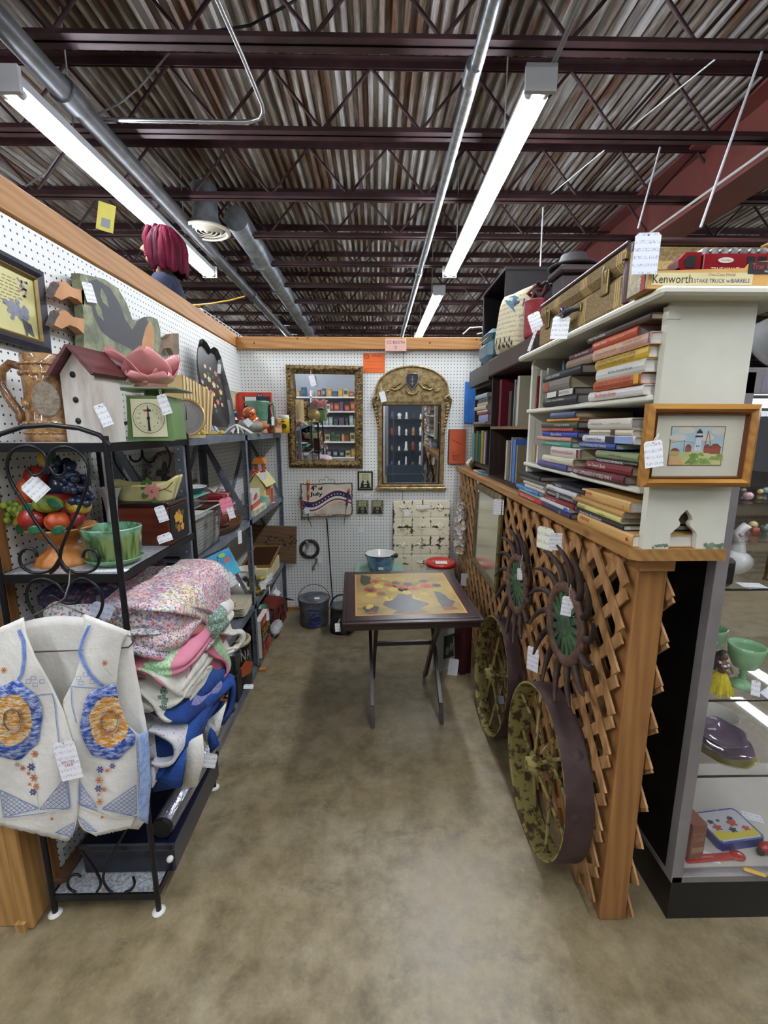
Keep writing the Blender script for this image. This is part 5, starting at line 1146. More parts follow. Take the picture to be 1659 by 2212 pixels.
# bright picture book and dark things behind quilts
pb = thing('picture_book', 'blue picture book with an orange blob on its cover, propped behind the quilts', 'book', FR(at(466, 1226, Y=1.86), (.8, .35, .4), (.3, -.85, .42)) @ Matrix.Scale(.8, 4))
b = MB().bx(-.105, .105, -.08, .08, -.012, 0, 0, b=.001); b.bx(-.105, .105, .07, .08, .0, .0006, 3); b.blob(-.03, -.02, .034, .045, None, 1, .001, .2); b.blob(.055, .045, .02, .012, None, 2, .001); b.line([(-.005, .02), (.01, .045), (.02, .02), (.03, .05), (.045, .03)], .003, None, 3, .0012); b.blob(.07, .01, .018, .012, None, 1, .0012)
b.build('cover', [mat('cover_blue', '#2f8fc4', '#4fc0d0', sc=6), mat('cover_orange', '#e0662e'), mat('cover_green', '#9ad06a'), BLACK], pb)
MB().bx(-.1, .106, -.078, .078, -.011, -.002).build('pages', WHITE, pb)
price_tag(pb, tuple(at(500, 1250, Y=1.84)), w=.035, h=.06, rz=.5, face=(.4, -1, .3), m=PAPER)
price_tag(pb, tuple(at(492, 1270, Y=1.84)), w=.022, h=.06, rz=-.1, face=(.4, -1, .1))
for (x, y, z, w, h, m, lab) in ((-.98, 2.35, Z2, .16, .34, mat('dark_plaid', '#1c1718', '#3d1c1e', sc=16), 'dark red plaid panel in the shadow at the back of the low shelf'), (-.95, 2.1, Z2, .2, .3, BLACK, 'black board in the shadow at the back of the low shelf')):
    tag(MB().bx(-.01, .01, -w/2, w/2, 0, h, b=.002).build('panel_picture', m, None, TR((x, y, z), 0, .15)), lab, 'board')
o = tag(MB().bx(-.012, 0, -.14, .14, 0, .2, b=.002).build('striped_board', mat('red_white_stripe', '#b83a2c', '#d8cdbc', sc=11, st=(1, .2, 1.5), lo=.48, hi=.52), None, TR((-.97, 2.62, Z2), .5, .1)), 'red and white striped board leaning at the back of the low shelf', 'board')
# ---- bottom shelf ----
jr = thing('lettered_tin', 'black round tin lettered SANA with a cream rim on the bottom shelf', 'tin', TR((-.85, 2.47, Z3)))
b = MB().lathe([(0, 0), (.095, 0), (.1, .006), (.1, .27)], 40, 0, cap=False)
def wrap(b, s, R_, z, h, mi, a0, da):
    for k, ch in enumerate(s):
        a = a0+k*da; b.text(ch, h, FR((R_*math.cos(a), R_*math.sin(a), z), (-math.sin(a), math.cos(a), 0), (math.cos(a), math.sin(a), 0)), mi, w=h*.5)
wrap(b, 'SANA', .1005, .215, .06, 1, -1.45, .38)
b.blob(0, 0, .05, .045, FR((.1005*math.cos(-.55), .1005*math.sin(-.55), .13), (-math.sin(-.55), math.cos(-.55), 0), (math.cos(-.55), math.sin(-.55), 0)), 2, .0008, wob=.1)
b.build('tin_body', [mat('tin_black', '#151515', rough=.35), mat('letter_silver', '#b9b9b4', rough=.35), mat('label_orange', '#a8502a')], jr)
MB().lathe([(.1, .27), (.104, .275), (.104, .29), (.09, .293), (.088, .28), (0, .275)], 40, cap=False).build('rim', mat('tin_cream', '#c9c19c', rough=.35), jr)
bj = thing('black_jug', 'shiny black jug standing on the round tin', 'jug', TR((-.86, 2.45, Z3+.294)))
MB().lathe([(0, 0), (.05, 0), (.06, .02), (.064, .08), (.05, .115), (.02, .13), (.018, .15), (.022, .155), (0, .155)], 32).build('jug_body', mat('black_glaze', '#0a0808', rough=.08, coat=1), bj); MB().tube([(.02, 0, .145), (.05, 0, .15), (.056, 0, .12), (.045, 0, .105)], .007, 8).build('handle', mat('black_glaze', ''), bj)
ft = thing('painted_can', 'black can painted with folk-art orange and yellow flowers', 'can', TR((-.835, 2.21, .0365)))
b = MB().lathe([(0, 0), (.06, 0), (.062, .004), (.062, .29), (.064, .295), (.056, .295), (.056, .02), (0, .02)], 32, 0)
def surf(a, z, R_=.0625): return FR((R_*math.cos(a), R_*math.sin(a), z), (-math.sin(a), math.cos(a), 0), (math.cos(a), math.sin(a), 0))
for (a, z) in ((-.8, .2), (-.55, .1), (-.2, .17), (-1.3, .13)):
    b.blob(0, 0, .017, .02, surf(a, z), 1, .0008); [b.blob(.02*math.cos(t_), .02*math.sin(t_)+.012, .011, .006, surf(a, z), 2, .001, t_) for t_ in (.4, .9, 1.5, 2.1, 2.7)]
for k in range(8): b.blob(0, 0, .003, .013, surf(-1.4+k*.2, .03), 2, .001, .4)
b.build('can_body', [BLACK, mat('folk_orange', '#cf5a22'), mat('folk_yellow', '#e3b236')], ft)
gb = thing('grey_cup', 'grey tapered metal cup in front of the SANA tin', 'cup', TR((-.805, 2.325, .196)))
MB().lathe([(0, 0), (.03, 0), (.045, .12), (.048, .123), (.043, .122), (.028, .01), (0, .01)], 28).build('cup_body', mat('pewter', '#4d5358', '#6a7076', rough=.35, metal=.5), gb)
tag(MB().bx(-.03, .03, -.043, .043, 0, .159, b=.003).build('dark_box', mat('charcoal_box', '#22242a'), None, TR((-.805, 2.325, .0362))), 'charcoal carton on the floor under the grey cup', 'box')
price_tag(gb, tuple(at(537, 1483, Z=.1)), w=.055, h=.03, rz=.1, face=(.3, -.5, 1))
# grilling cookbook stack
gk = thing('cookbook', 'orange-red barbecue cookbook lettered GRILLING BOOK standing at the shelf edge', 'book', TR((-.755, 2.86, Z3), 0, 0, 0))
b = MB().bx(-.004, 0, -.1, .12, 0, .27, 0); b.bx(-.045, -.004, .117, .12, 0, .27, 0); b.bx(-.045, -.041, -.1, .12, 0, .27, 0); T = F_AISLE_L((.0006, 0, 0))
b.bx(-.1, .12, .1, .215, 0, .0006, 3, T); b.text('THE NEW', .02, T, 1, .001, w=.12, off=(.0, .235)); b.text('GRILLING', .055, T, 2, .0014, w=.2, off=(.01, .178)); b.text('BOOK', .028, T, 1, .0014, w=.11, off=(-.02, .125))
R = random.Random(1)
for k in range(12): b.blob(R.uniform(-.09, .11), R.uniform(.01, .09), .02, .009, T, 4+(k % 2), .001+.0001*k, R.uniform(0, 3), 10)
b.build('cover', [mat('grill_red', '#6a2416', '#b8491e', sc=14), WHITE, mat('grill_gold', '#d9b03a'), mat('grill_black', '#1c1512'), mat('grill_orange', '#d9722a'), mat('grill_brown', '#4a2414')], gk)
MB().bx(-.041, -.004, -.096, .117, .004, .266).build('pages', WHITE, gk)
price_tag(gk, tuple(at(578, 1330, X=-.75)), w=.035, h=.07, rz=.0, face=(1, -.4, 0))
gm = thing('green_cup', 'dull green pottery cup behind the barbecue book', 'cup', TR((-.83, 3.05, Z3+.16)))
MB().lathe([(0, 0), (.04, 0), (.046, .09), (.048, .095), (.042, .092), (.036, .01), (0, .01)], 28).build('cup_body', mat('celadon', '#5f8a78', rough=.25, coat=.4), gm)
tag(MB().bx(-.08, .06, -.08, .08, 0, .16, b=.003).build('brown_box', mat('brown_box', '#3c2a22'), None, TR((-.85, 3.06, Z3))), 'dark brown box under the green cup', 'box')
rh = thing('log_birdhouse', 'small dark red wooden house with a black roof on the bottom shelf', 'toy', TR((-.84, 3.33, Z3), 0, 0, -.2))
b = MB().bx(-.09, .09, -.11, .11, 0, .17, 0); b.prism([(-.11, 0), (.11, 0), (0, .06)], .18, FR((-.09, 0, .17), (0, 1, 0), (1, 0, 0)))
for (x, z) in ((-.05, .05), (.0, .05), (.05, .05), (-.05, .12), (.05, .12)): b.bx(x-.016, x+.016, -.114, -.11, z-.02, z+.02, 1)
for (y, z) in ((-.06, .06), (.0, .06), (.06, .06), (-.03, .13), (.04, .13)): b.bx(.09, .094, y-.014, y+.014, z-.02, z+.02, 1)
b.build('walls', [mat('barn_red', '#5a2018', '#6e2c20', sc=12, rough=.6), mat('barn_window', '#2a1410')], rh)
for s in (-1, 1): MB().prism([(-.1, 0), (.1, 0), (.1, .14), (-.1, .14)], .008, FR((0, s*.13, .155), (s*1, 0, 0), (0, s*.5, 1))).build('roof_slope', mat('shingle_black', '#1e1c1c', '#2c2a2a', sc=50, rough=.8), rh)
MB().bx(-.06, -.03, -.02, .02, .2, .27).build('chimney', mat('barn_red', ''), rh)
price_tag(rh, tuple(at(598, 1280, Y=3.05)), w=.05, h=.035, rz=-.7, face=(.4, -1, .3), knot=tuple(at(592, 1262, Y=3.12)))
cp3 = tag(MB().ball((0, 0, .03), (.045, .1, .045), 0, 24, 12, wob=lambda a, t: 1+.35*nz((math.cos(a)*4, math.sin(a)*4+3, t*4))).build('crumpled_paper', mat('newsprint', ''), None, TR((-.76, 3.18, Z3))), 'crumpled white paper on the bottom shelf edge', 'paper')
tag(price_tag(None, tuple(at(603, 1347, Z=.02)), w=.05, h=.035, face=(.2, -.2, 1)), 'white tag lying at the shelf foot beside the crock', 'tag')
tag(price_tag(None, (-.757, 3.02, .44), w=.012, h=.08, face=(1, -.3, 0)), 'narrow white tag hanging off the low shelf above the barbecue book', 'tag')
# ---------------- things on the back wall ----------------
YB = 3.668
MIR = NT('mirror_silver').pr(.015, 1).m; MIR.node_tree.nodes['Principled BSDF'].inputs[0].default_value = (.86, .88, .88, 1)
GOLD = mat('antique_gold', '#6e5a34', '#a38f62', rough=.35, metal=.55, sc=30, lo=.35, hi=.65, bump=.4, bsc=50); GOLD_D = mat('dark_antique_gold', '#4a3b22', '#93794a', rough=.4, metal=.5, sc=45, lo=.4, hi=.65, bump=.9, bsc=60)
m1 = thing('wall_mirror', 'rectangular mirror in a dark gilt carved frame hanging on the back wall', 'mirror', FR((-.403, YB, 1.632), (1, .0, 0), (0, -1, -.03)) @ Matrix.Rotation(-.012, 4, 'Z'))
b = MB(); rect_frame(b, .60, .80, .055, .035, None, 0); rect_frame(b, .50, .70, .016, .02, None, 0); R = random.Random(9)
for k in range(110):
    s = k/110*4; e = int(s); f = s-e; x = (-.285+.57*f, .275, .285-.57*f, -.275)[e]; y = (.375, .38-.76*f, -.375, -.38+.76*f)[e]
    b.ball((x+R.uniform(-.006, .006), y+R.uniform(-.006, .006), .034), (R.uniform(.007, .014), R.uniform(.007, .014), .008), 0, 8, 5)
b.build('carved_frame', GOLD_D, m1)
MB().bx(-.245, .245, -.345, .345, .004, .008).build('glass', MIR, m1)
price_tag(m1, tuple(at(675, 822, Y=3.6)), w=.045, h=.085, rz=.25, face=(0, -1, 0), knot=tuple(at(671, 800, Y=3.61)))
m2 = thing('wall_mirror', 'tall arched gold mirror with a black crest, right of the other mirror', 'mirror', FR((.287, YB, 1.50), (1, 0, 0), (0, -1, -.02)))
b = MB(); arc = [(-.295, .235), (-.29, .3)]+[(.285*math.cos(a), .335+.19*math.sin(a)) for a in [PI-PI*k/20 for k in range(0, 21)]]+[(.29, .3), (.295, .235)]
b.prism(arc, .026, None, 0); rim = [(x, y, .028) for x, y in arc[1:-1]]; b.tube(rim, .008, 8, 0)
b.bx(-.29, .29, -.452, -.425, 0, .05, 0, b=.006); b.bx(-.275, .275, -.425, -.405, 0, .036, 0, b=.004)
b.build('crest_board', GOLD, m2)
b = MB()
for s in (-1, 1):
    b.bx(min(s*.27, s*.235), max(s*.27, s*.235), -.41, .26, 0, .028, 0, b=.004)
    b.bx(min(s*.235, s*.225), max(s*.235, s*.225), -.41, .245, 0, .022, 1, b=.002)
b.bx(-.235, .235, .235, .262, 0, .026, 0, b=.003); b.bx(-.235, .235, .225, .236, 0, .022, 1); b.bx(-.235, .235, -.41, -.395, 0, .022, 1)
b.build('frame', [GOLD, mat('oxblood_slip', '#3a1614', rough=.35)], m2)
b = MB()
for s in (-1, 1):
    b.tube([(s*.268, .23, .03), (s*.30, .21, .03), (s*.305, .27, .034), (s*.285, .305, .036), (s*.262, .29, .036), (s*.268, .265, .036), (s*.282, .27, .036)], [.006, .012, .015, .014, .011, .008, .005], 8)
    for k in range(9): b.ball((s*(.292-.004*k), .225-.026*k, .032), (.016-.001*k, .015, .01), 0, 8, 6)
    b.tube([(s*.05, .4, .03), (s*.09, .36, .032), (s*.14, .345, .032), (s*.17, .36, .032), (s*.155, .38, .032)], [.006, .01, .011, .008, .004], 8)
    for k in range(8): b.ball((s*(.1+.014*k), .395-.009*k+.004*math.sin(k*3), .032), (.011, .009, .008), 0, 8, 6)
b.tube([(-.05, .345, .03), (-.03, .32, .032), (0, .31, .034), (.03, .32, .032), (.05, .345, .03)], .008, 8)
b.build('carved_ornament', GOLD, m2)
b = MB().prism([(-.04, .47), (.04, .47), (.05, .44), (.045, .4), (.0, .345), (-.045, .4), (-.05, .44)], .014, None, 0, z0=.026); b.tube([(x, y, .04) for x, y in ((-.04, .47), (.04, .47), (.05, .44), (.045, .4), (0, .345), (-.045, .4), (-.05, .44))], .005, 6, 1, True); b.line([(0, .38), (0, .45)], .006, None, 1, .041); b.line([(-.014, .425), (.014, .425)], .005, None, 1, .041); b.line([(-.018, .4), (0, .39), (.018, .4)], .004, None, 1, .041)
b.build('shield', [mat('shield_black', '#1a1a24', rough=.3), mat('shield_silver', '#8d8a80', rough=.3, metal=.6)], m2)
MB().bx(-.226, .226, -.4, .23, .004, .008).build('glass', MIR, m2)
b = MB(); GR = mat('mirror_groove', '#9ba3a0', rough=.15, metal=.8)
for x in (-.145, .145): b.bx(x-.0012, x+.0012, -.395, .225, .0082, .009)
for y in (-.32, .14): b.bx(-.225, .225, y-.0012, y+.0012, .0082, .009)
b.build('bevel_lines', GR, m2)
price_tag(m2, tuple(at(827, 857, Y=3.58)), w=.045, h=.08, rz=.25, face=(0, -1, 0), knot=tuple(at(823, 830, Y=3.6)))
# signs
o = thing('booth_sign', 'pale pink card reading CC BOOTH 5 pinned on the back beam', 'sign', F_BACK((at(855, 744, Y=3.62).x, 3.6235, at(855, 744, Y=3.62).z)))
MB().bx(-.082, .082, -.048, .044, 0, .0008).build('card', mat('pink_card', '#e0b2a4', rough=.7), o)
MB().text('CC BOOTH', .024, Matrix.Translation((0, .016, .001)), w=.135).text('5', .022, Matrix.Translation((0, -.022, .001))).build('lettering', mat('ink_black', '#22242c'), o)
o = thing('sale_sign', 'bright orange SALE card pinned below the booth sign', 'sign', F_BACK((at(808, 784, Y=3.66).x, YB-.001, at(808, 784, Y=3.66).z)))
MB().bx(-.085, .085, -.074, .074, 0, .0008).build('card', mat('orange_card', '#ee6f2c', rough=.7), o)
b = MB().text('SALE', .016, Matrix.Translation((.02, .056, .001)), w=.065).lathe([(.014, .001), (.017, .0012), (.019, .001)], 24, 0, Matrix.Translation((-.058, .048, 0)), cap=False).text('B', .014, Matrix.Translation((-.058, .048, .001)))
for (y, w_) in ((.008, .14), (-.012, .07), (-.045, .14)):
    x = -.07
    while x < -.07+w_: b.line([(x, y), (x+.004, y+.004), (x+.008, y-.001)], .0012, None, 0, .001); x += .009
b.build('lettering', mat('sale_ink', '#5c2418'), o)
# silhouettes
def silh(o, w, h, seed, light, dark, fr=None):
    b = MB(); b.bx(-w/2, w/2, -h/2, h/2, .003, .005, 0); R = random.Random(seed)
    for k in (-1, 0, 1):
        for j in (0, 1): b.bx(k*w*.2-w*.085, k*w*.2+w*.085, h*(.05+.2*j), h*(.22+.2*j), .005, .0054, 2)
    for s in (-1, 1):
        b.blob(s*w*.2, -h*.08, w*.09, h*.1, None, 1, .0058); b.poly([(s*w*.08, -h*.42), (s*w*.38, -h*.42), (s*w*.34, -h*.15), (s*w*.18, -h*.16)], None, 1, .0057)
    b.poly([(-w*.2, -h*.3), (w*.2, -h*.3), (w*.16, -h*.22), (-w*.16, -h*.22)], None, 1, .0059); b.bx(-w*.45, w*.45, -h*.48, -h*.41, .005, .0056, 1)
    b.build('silhouette', [light, dark, mat('sil_pane', '#a9a77e')], o)
o = thing('silhouette_picture', 'small black-framed silhouette picture of seated figures between the mirrors', 'picture', F_BACK((at(789, 1038, Y=YB).x, YB, at(789, 1038, Y=YB).z)))
b = MB(); rect_frame(b, .125, .155, .012, .012, None); b.build('frame', BLACK, o); silh(o, .1, .13, 1, mat('sil_cream', '#cfcdae'), BLACK)
for (x, lab) in ((783, 'left of the two small dark silhouette cards under the framed one'), (815, 'right of the two small dark silhouette cards under the framed one')):
    c = at(x, 1095, Y=YB); o = thing('silhouette_card', lab, 'picture', F_BACK((c.x, YB-.003, c.z)), 'small dark silhouette cards')
    silh(o, .1, .115, 2, mat('sil_olive', '#5c5c48', '#8a8a68', sc=12), mat('sil_black', '#141414')); MB().tube([(0, .057, .006), (0, .075, .012), (0, .08, .0)], .0016, 6).build('hook', STEEL_D, o)
for (x, y, w_, h_, m, lab) in ((793, 937, .05, .05, PAPER, 'small handwritten sticker between the two mirrors'), (782, 1144, .05, .045, PAPER, 'pale handwritten slip under the left silhouette card'), (793, 1070, .05, .03, PAPER, 'pale slip under the framed silhouette')):
    c = at(x, y, Y=YB); tag(MB().bx(-w_/2, w_/2, -h_/2, h_/2, 0, .0007).build('paper_slip', m, None, F_BACK((c.x, YB-.001, c.z))), lab, 'paper')
# 4th of July sign
sg = thing('holiday_sign', 'torn-edge plaque lettered 4th of July and Fireworks at dusk, with flag ribbon and rockets', 'sign', FR((at(706, 1080, Y=3.64).x, 3.64, at(706, 1080, Y=3.64).z), (1, 0, 0), (0, -1, 0)))
R = random.Random(4); out = []
W2, H2 = .21, .145
for (x0, y0, x1, y1) in ((-W2, -H2, W2, -H2+.02), (W2, -H2+.02, W2, H2), (W2, H2, -W2, H2-.01), (-W2, H2-.01, -W2, -H2)):
    for k in range(10): t_ = k/10; out.append((x0+(x1-x0)*t_+R.uniform(-.006, .006), y0+(y1-y0)*t_+R.uniform(-.006, .006)))
b = MB().prism(out, .012, None, 1); b.poly([(x*.95, y*.94) for x, y in out], None, 0, .0126)
def wave(x): return .035*math.sin((x+.02)*16)+.03+x*.12
for k, (o0, o1, m) in enumerate(((.055, .065, 2), (.065, .075, 3), (.035, .055, 4), (.02, .035, 4), (.0, .02, 3), (-.012, 0, 2), (-.024, -.012, 3), (.025, .05, 4))[:7]):
    pts = [(-.2+.4*i/24) for i in range(25)]
    b.add([(x, wave(x)+q-.06, .0132) for x in pts for q in (o0, o1)], [(2*i, 2*i+2, 2*i+3, 2*i+1) for i in range(24)], m)
for k in range(11):
    x = -.11+.025*k; z = wave(x)-.022; b.add([(x+.008*math.cos(a)*(1 if i % 2 == 0 else .45), z+.008*math.sin(a)*(1 if i % 2 == 0 else .45), .0138) for i, a in enumerate([PI/2+i*PI/5 for i in range(10)])], [tuple(range(10))], 3)
T = Matrix.Translation((0, 0, .0136)); [(b.text('4', .042, T, 4, w=.028, off=(-.115+d, .1)), b.text('th', .016, T, 4, off=(-.09+d, .115)), b.text('of', .028, T, 4, off=(-.05+d, .1)), b.text('July', .042, T, 4, w=.1, off=(-.085+d, .048))) for d in (0, .002, .004)]; b.text('Fireworks at dusk', .018, T, 5, w=.19, off=(-.01, -.118))
for i, s in enumerate(('Family fun', 'starts', 'Bring a', 'blanket')[:0] or ('Family fun', 'dinner', 'served', 'on the roof')): b.text(s, .009, T, 5, w=.062 if i in (0, 3) else .04, off=(.13, .005-.022*i))
for (cx, cy, r) in ((.06, -.045, .045), (.1, -.02, .04), (-.04, -.1, .04), (-.1, .12, .03)):
    for k in range(12): a = k*PI/6+.2; b.line([(cx+r*.1*math.cos(a), cy+r*.1*math.sin(a)), (cx+r*math.cos(a), cy+r*math.sin(a))], .0015, T, 6)
b.build('plaque', [mat('sign_cream', '#cfc6b4', '#dcd4c2', sc=9), mat('sign_edge', '#6f5c4c', rough=.8), mat('flag_red', '#8f2a22'), WHITE, mat('flag_blue', '#1f2c5e'), mat('sign_brown', '#5a2c20'), mat('spark_orange', '#cf8a4a')], sg)
def rocket(x0, y0, x1, y1, cols, z=.02):
    a = Vector((x0, y0, z)); c = Vector((x1, y1, z)); d = c-a; b = MB()
    b.cyl(a+d*.12, a+d*.7, .009, n=10, mi=0); b.cyl(a+d*.4, a+d*.55, .0095, n=10, mi=1); b.tube([a+d*.13, a], [.016, .001], 10, 1); b.cyl(a+d*.7, c+d*.5, .002, n=6, mi=2); b.build('rocket', cols, sg)
NB = mat('rocket_blue', '#23406e'); RR2 = mat('rocket_red', '#a8342a'); YY = mat('rocket_yellow', '#c9a83a'); STK = mat('stick', '#3a2c24')
rocket(-.145, .175, -.15, -.06, [RR2, YY, STK]); rocket(-.215, .035, -.155, -.14, [RR2, NB, STK]); rocket(.185, .1, .155, -.1, [NB, RR2, STK])
b = MB(); b.tube([(-.06, .14, .008), (-.05, .17, .01), (-.02, .165, .01), (0, .2, .008), (.03, .165, .01), (.06, .17, .01), (.075, .14, .008)], .0018, 6); b.build('hanging_wire', STEEL_D, sg)
price_tag(sg, tuple(at(663, 1103, Y=3.6)), w=.042, h=.05, rz=.2, face=(0, -1, 0))
pp0 = at(706, 1120, Y=3.655); pp1 = at(719, 1285, Y=3.655)
tag(MB().cyl(pp0, (pp1.x, 3.655, .03), .0045, n=8).build('sign_stake', IRON), 'thin black metal stake standing against the back wall under the holiday sign', 'stake')
wr = thing('twig_wreath', 'small dark twig wreath with a grey ribbon on the back wall', 'wreath', F_BACK((at(669, 1185, Y=YB).x, YB-.012, at(669, 1185, Y=YB).z)))
b = MB()
for s in range(5): b.tube([(.072*math.cos(a)+.006*math.cos(a*5+s*1.3), .072*math.sin(a)+.006*math.sin(a*7+s), .006*math.sin(a*9+s*2)) for a in [2*PI*k/40 for k in range(40)]], .0085, 6, 0, True)
b.build('twigs', mat('dark_twig', '#2c241e', '#43382e', sc=60, bump=.8), wr)
b = MB().sheet(lambda u, v: (-.035+.024*u+.01*math.sin(v*5), .075-.12*v, .012+.004*math.sin(v*9)), 2, 12, .001); b.sheet(lambda u, v: (.045+.02*u-.02*v+.008*math.sin(v*6), -.07-.11*v, .012), 2, 10, .001); b.build('ribbon_tail', mat('grey_ribbon', '#8a8a8c', rough=.5), wr)
price_tag(wr, tuple(at(691, 1208, Y=3.6)), w=.035, h=.06, rz=.1, face=(0, -1, 0))
# tin ceiling panel
tp = thing('pressed_tin_sheet', 'rusty cream pressed-tin ceiling panel standing against the back wall', 'panel', FR((.378, 3.63, .66), (1, 0, 0), (0, -1, .05)))
t = NT('chipped_tin'); v = t.co(); n = t.noise(v, 9, 8, .75); s = t.n('ShaderNodeSeparateXYZ'); t.l(v, s.inputs[0])
gx = t.math('ABSOLUTE', t.math('SUBTRACT', t.math('FRACT', t.math('ADD', t.math('DIVIDE', s.outputs[0], .156), .5)), .5)); gy = t.math('ABSOLUTE', t.math('SUBTRACT', t.math('FRACT', t.math('ADD', t.math('DIVIDE', s.outputs[1], .156), .5)), .5))
e = t.math('MAXIMUM', t.ramp(gx, [(.42, '#000000'), (.5, '#ffffff')]), t.ramp(gy, [(.42, '#000000'), (.5, '#ffffff')]))
f = t.math('ADD', n, t.math('MULTIPLY', e, .1)); t.base(t.ramp(f, [(.57, '#ddd8bb'), (.61, '#3c2a20')])); t.pr(.45); TIN = t.m
b = MB()
def fl_(x, y):
    h = .004*(1-min(1, max(0, 1-abs(((x/.156+.5) % 1)-.5)*0))) if 0 else 0
    gx_ = abs(((x+.078) % .156)-.078); gy_ = abs(((y+.078) % .156)-.078); return -.004*max(0, 1-min(gx_, gy_)/.006)
b.sheet(lambda u, v: ((u-.5)*.475, (v-.5)*.60, fl_((u-.5)*.475+.0, (v-.5)*.60)), 76, 96, .003)
for i in (-1, 0, 1):
    for j in (-1.5, -.5, .5, 1.5):
        cx, cy = i*.156, j*.156-.0
        if (i, j) in ((1, -1.5), (-1, -1.5)): continue
        for a in (PI/2, PI/2+.8, PI/2-.8): b.tube([(cx, cy-.02, .003), (cx+.03*math.cos(a), cy+.03*math.sin(a), .005), (cx+.045*math.cos(a+.2), cy+.045*math.sin(a+.2)-.01, .003)], [.004, .007, .003], 6)
        b.tube([(cx-.02, cy-.012, .004), (cx+.02, cy-.012, .004)], .004, 6)
b.build('pressed_tin', TIN, tp)
price_tag(tp, tuple(at(878, 1107, Y=3.56)), w=.04, h=.055, rz=.2, face=(0, -1, 0), knot=tuple(at(880, 1088, Y=3.6)))
tag(MB().bx(-.055, .055, -.022, .022, 0, .0007).bx(-.006, .006, .01, .05, .0005, .006, 1).build('note', [PAPER2, PINE_Z], None, F_BACK((at(913, 1093, Y=3.57).x, 3.575, at(913, 1093, Y=3.57).z))), 'handwritten note clipped with a clothespin on the tin panel top', 'note')
# enamel pot, tall tin, stand
sd_ = thing('mint_stand', 'low mint green stand with white casters behind the table', 'stand', (0, 0, 0))
MB().bx(-.17, .22, 3.27, 3.58, .42, .45, b=.004).build('top', mat('mint_paint', '#8fb8a4', rough=.45), sd_)
for x in (-.15, .20):
    for y in (3.29, 3.56): q = MB().cyl((x, y, .05), (x, y, .42), .012, n=12).build('leg', mat('white_leg', '#d8d4c6', rough=.4), sd_); MB().ball((x, y, .022), .021).cyl((x, y, .03), (x, y, .06), .012).build('caster', mat('white_leg', ''), q)
ep = thing('enamel_pot', 'blue enamel pail with white inside and a wooden bail grip', 'pail', TR((.036, 3.4, .451)))
BLE = mat('speckled_blue_enamel', '#3f6a94', '#7fa3c0', rough=.2, sc=20, lo=.4, hi=.65, coat=.6)
MB().lathe([(0, 0), (.085, 0), (.095, .02), (.118, .12), (.124, .128)], 40, cap=False).lathe([(.123, .126), (.127, .13), (.124, .133)], 40, 1, cap=False).build('pail_body', [BLE, mat('navy_rim', '#141c2c', rough=.2)], ep)
MB().lathe([(.124, .132), (.115, .12), (.09, .015), (0, .01)], 40, cap=False).build('inside', mat('white_enamel', ''), ep)
MB().tube([(.125*math.cos(a), -.12*math.sin(a), .12+.012*math.sin(a)) for a in [PI*k/16 for k in range(17)]], .002, 6).build('bail', STEEL_D, ep)
MB().cyl((.085, -.08, .128), (.115, -.05, .135), .009, n=10).ball((.115, -.05, .125), .02).build('grip', mat('bail_wood', '#3c2a20'), ep)
MB().bx(-.02, .02, -.111, -.11, .03, .05).build('paper_label', WHITE, ep)
rt = thing('lard_tin', 'tall white tin with a red Sexton lid beside the lattice fence', 'tin', TR((.513, 3.4, 0)))
MB().lathe([(0, 0), (.112, 0), (.115, .005), (.115, .485)], 40, cap=False).build('tin_body', mat('old_white_tin', '#bdb8a4', '#d3cfbe', rough=.4, sc=8), rt)
REDL = mat('red_lid', '#b81c1a', rough=.3, coat=.4)
MB().lathe([(.115, .485), (.121, .485), (.122, .51), (.114, .515), (.108, .509), (0, .509)], 40, cap=False).build('lid', REDL, rt)
b = MB(); T = F_UP((0, 0, .5095)); b.text('Sexton', .03, T, 0, w=.13, off=(0, .03)); b.bx(-.045, .045, -.055, .01, .0, .0008, 0, T); [b.line([(-.035, -.01-.012*k), (.035, -.012-.012*k)], .0015, T, 1, .0012) for k in range(4)]; b.build('lid_print', [WHITE, mat('grey_ink', '#7a7a80')], rt)
# crocks / pails on the floor
pc1 = thing('tin_pail', 'grey lidded pail painted with blue flowers, on the floor in the corner', 'pail', TR((-.50, 3.40, 0)))
ZNC = mat('grey_zinc', '#5b6066', '#7d8288', rough=.4, metal=.5, sc=12)
b = MB().lathe([(0, 0), (.105, 0), (.112, .006), (.118, .16), (.125, .2), (.128, .21), (.128, .215)], 44, 0, cap=False)
def sf(a, z, R_=.1165): return FR((R_*math.cos(a), R_*math.sin(a), z), (-math.sin(a), math.cos(a), 0), (math.cos(a), math.sin(a), .03))
for (a, z, rx, ry, g) in ((-1.45, .12, .014, .013, 0), (-1.62, .105, .007, .007, 0), (-1.3, .09, .034, .009, .15), (-1.58, .075, .028, .008, -.1), (-1.2, .07, .03, .009, .2), (-1.66, .155, .03, .007, 0), (-1.3, .152, .026, .007, 0), (-1.7, .045, .035, .005, -.1), (-1.35, .04, .04, .005, .1), (-1.5, .025, .04, .005, 0)): b.blob(0, 0, rx, ry, sf(a, z), 1, .002, g)
b.build('pail_body', [ZNC, mat('cobalt', '#1a2478', rough=.35)], pc1)
MB().lathe([(.128, .215), (.13, .22), (.12, .222), (.105, .212), (.07, .216), (.066, .222), (.04, .22), (0, .22)], 44, cap=False).build('lid', ZNC, pc1)
MB().tube([(.128*math.cos(a), .02*math.sin(a), .2+.12*math.sin(a)) for a in [PI*k/18 for k in range(19)]], .0025, 6).build('bail', STEEL_D, pc1)
price_tag(pc1, (-.47, 3.36, .228), w=.04, h=.028, face=(.1, -.2, 1), knot=(-.40, 3.34, .21))
pc2 = thing('watering_can', 'dark zinc watering can with a flat grey lid, left of the table', 'watering can', TR((-.265, 3.27, 0)))
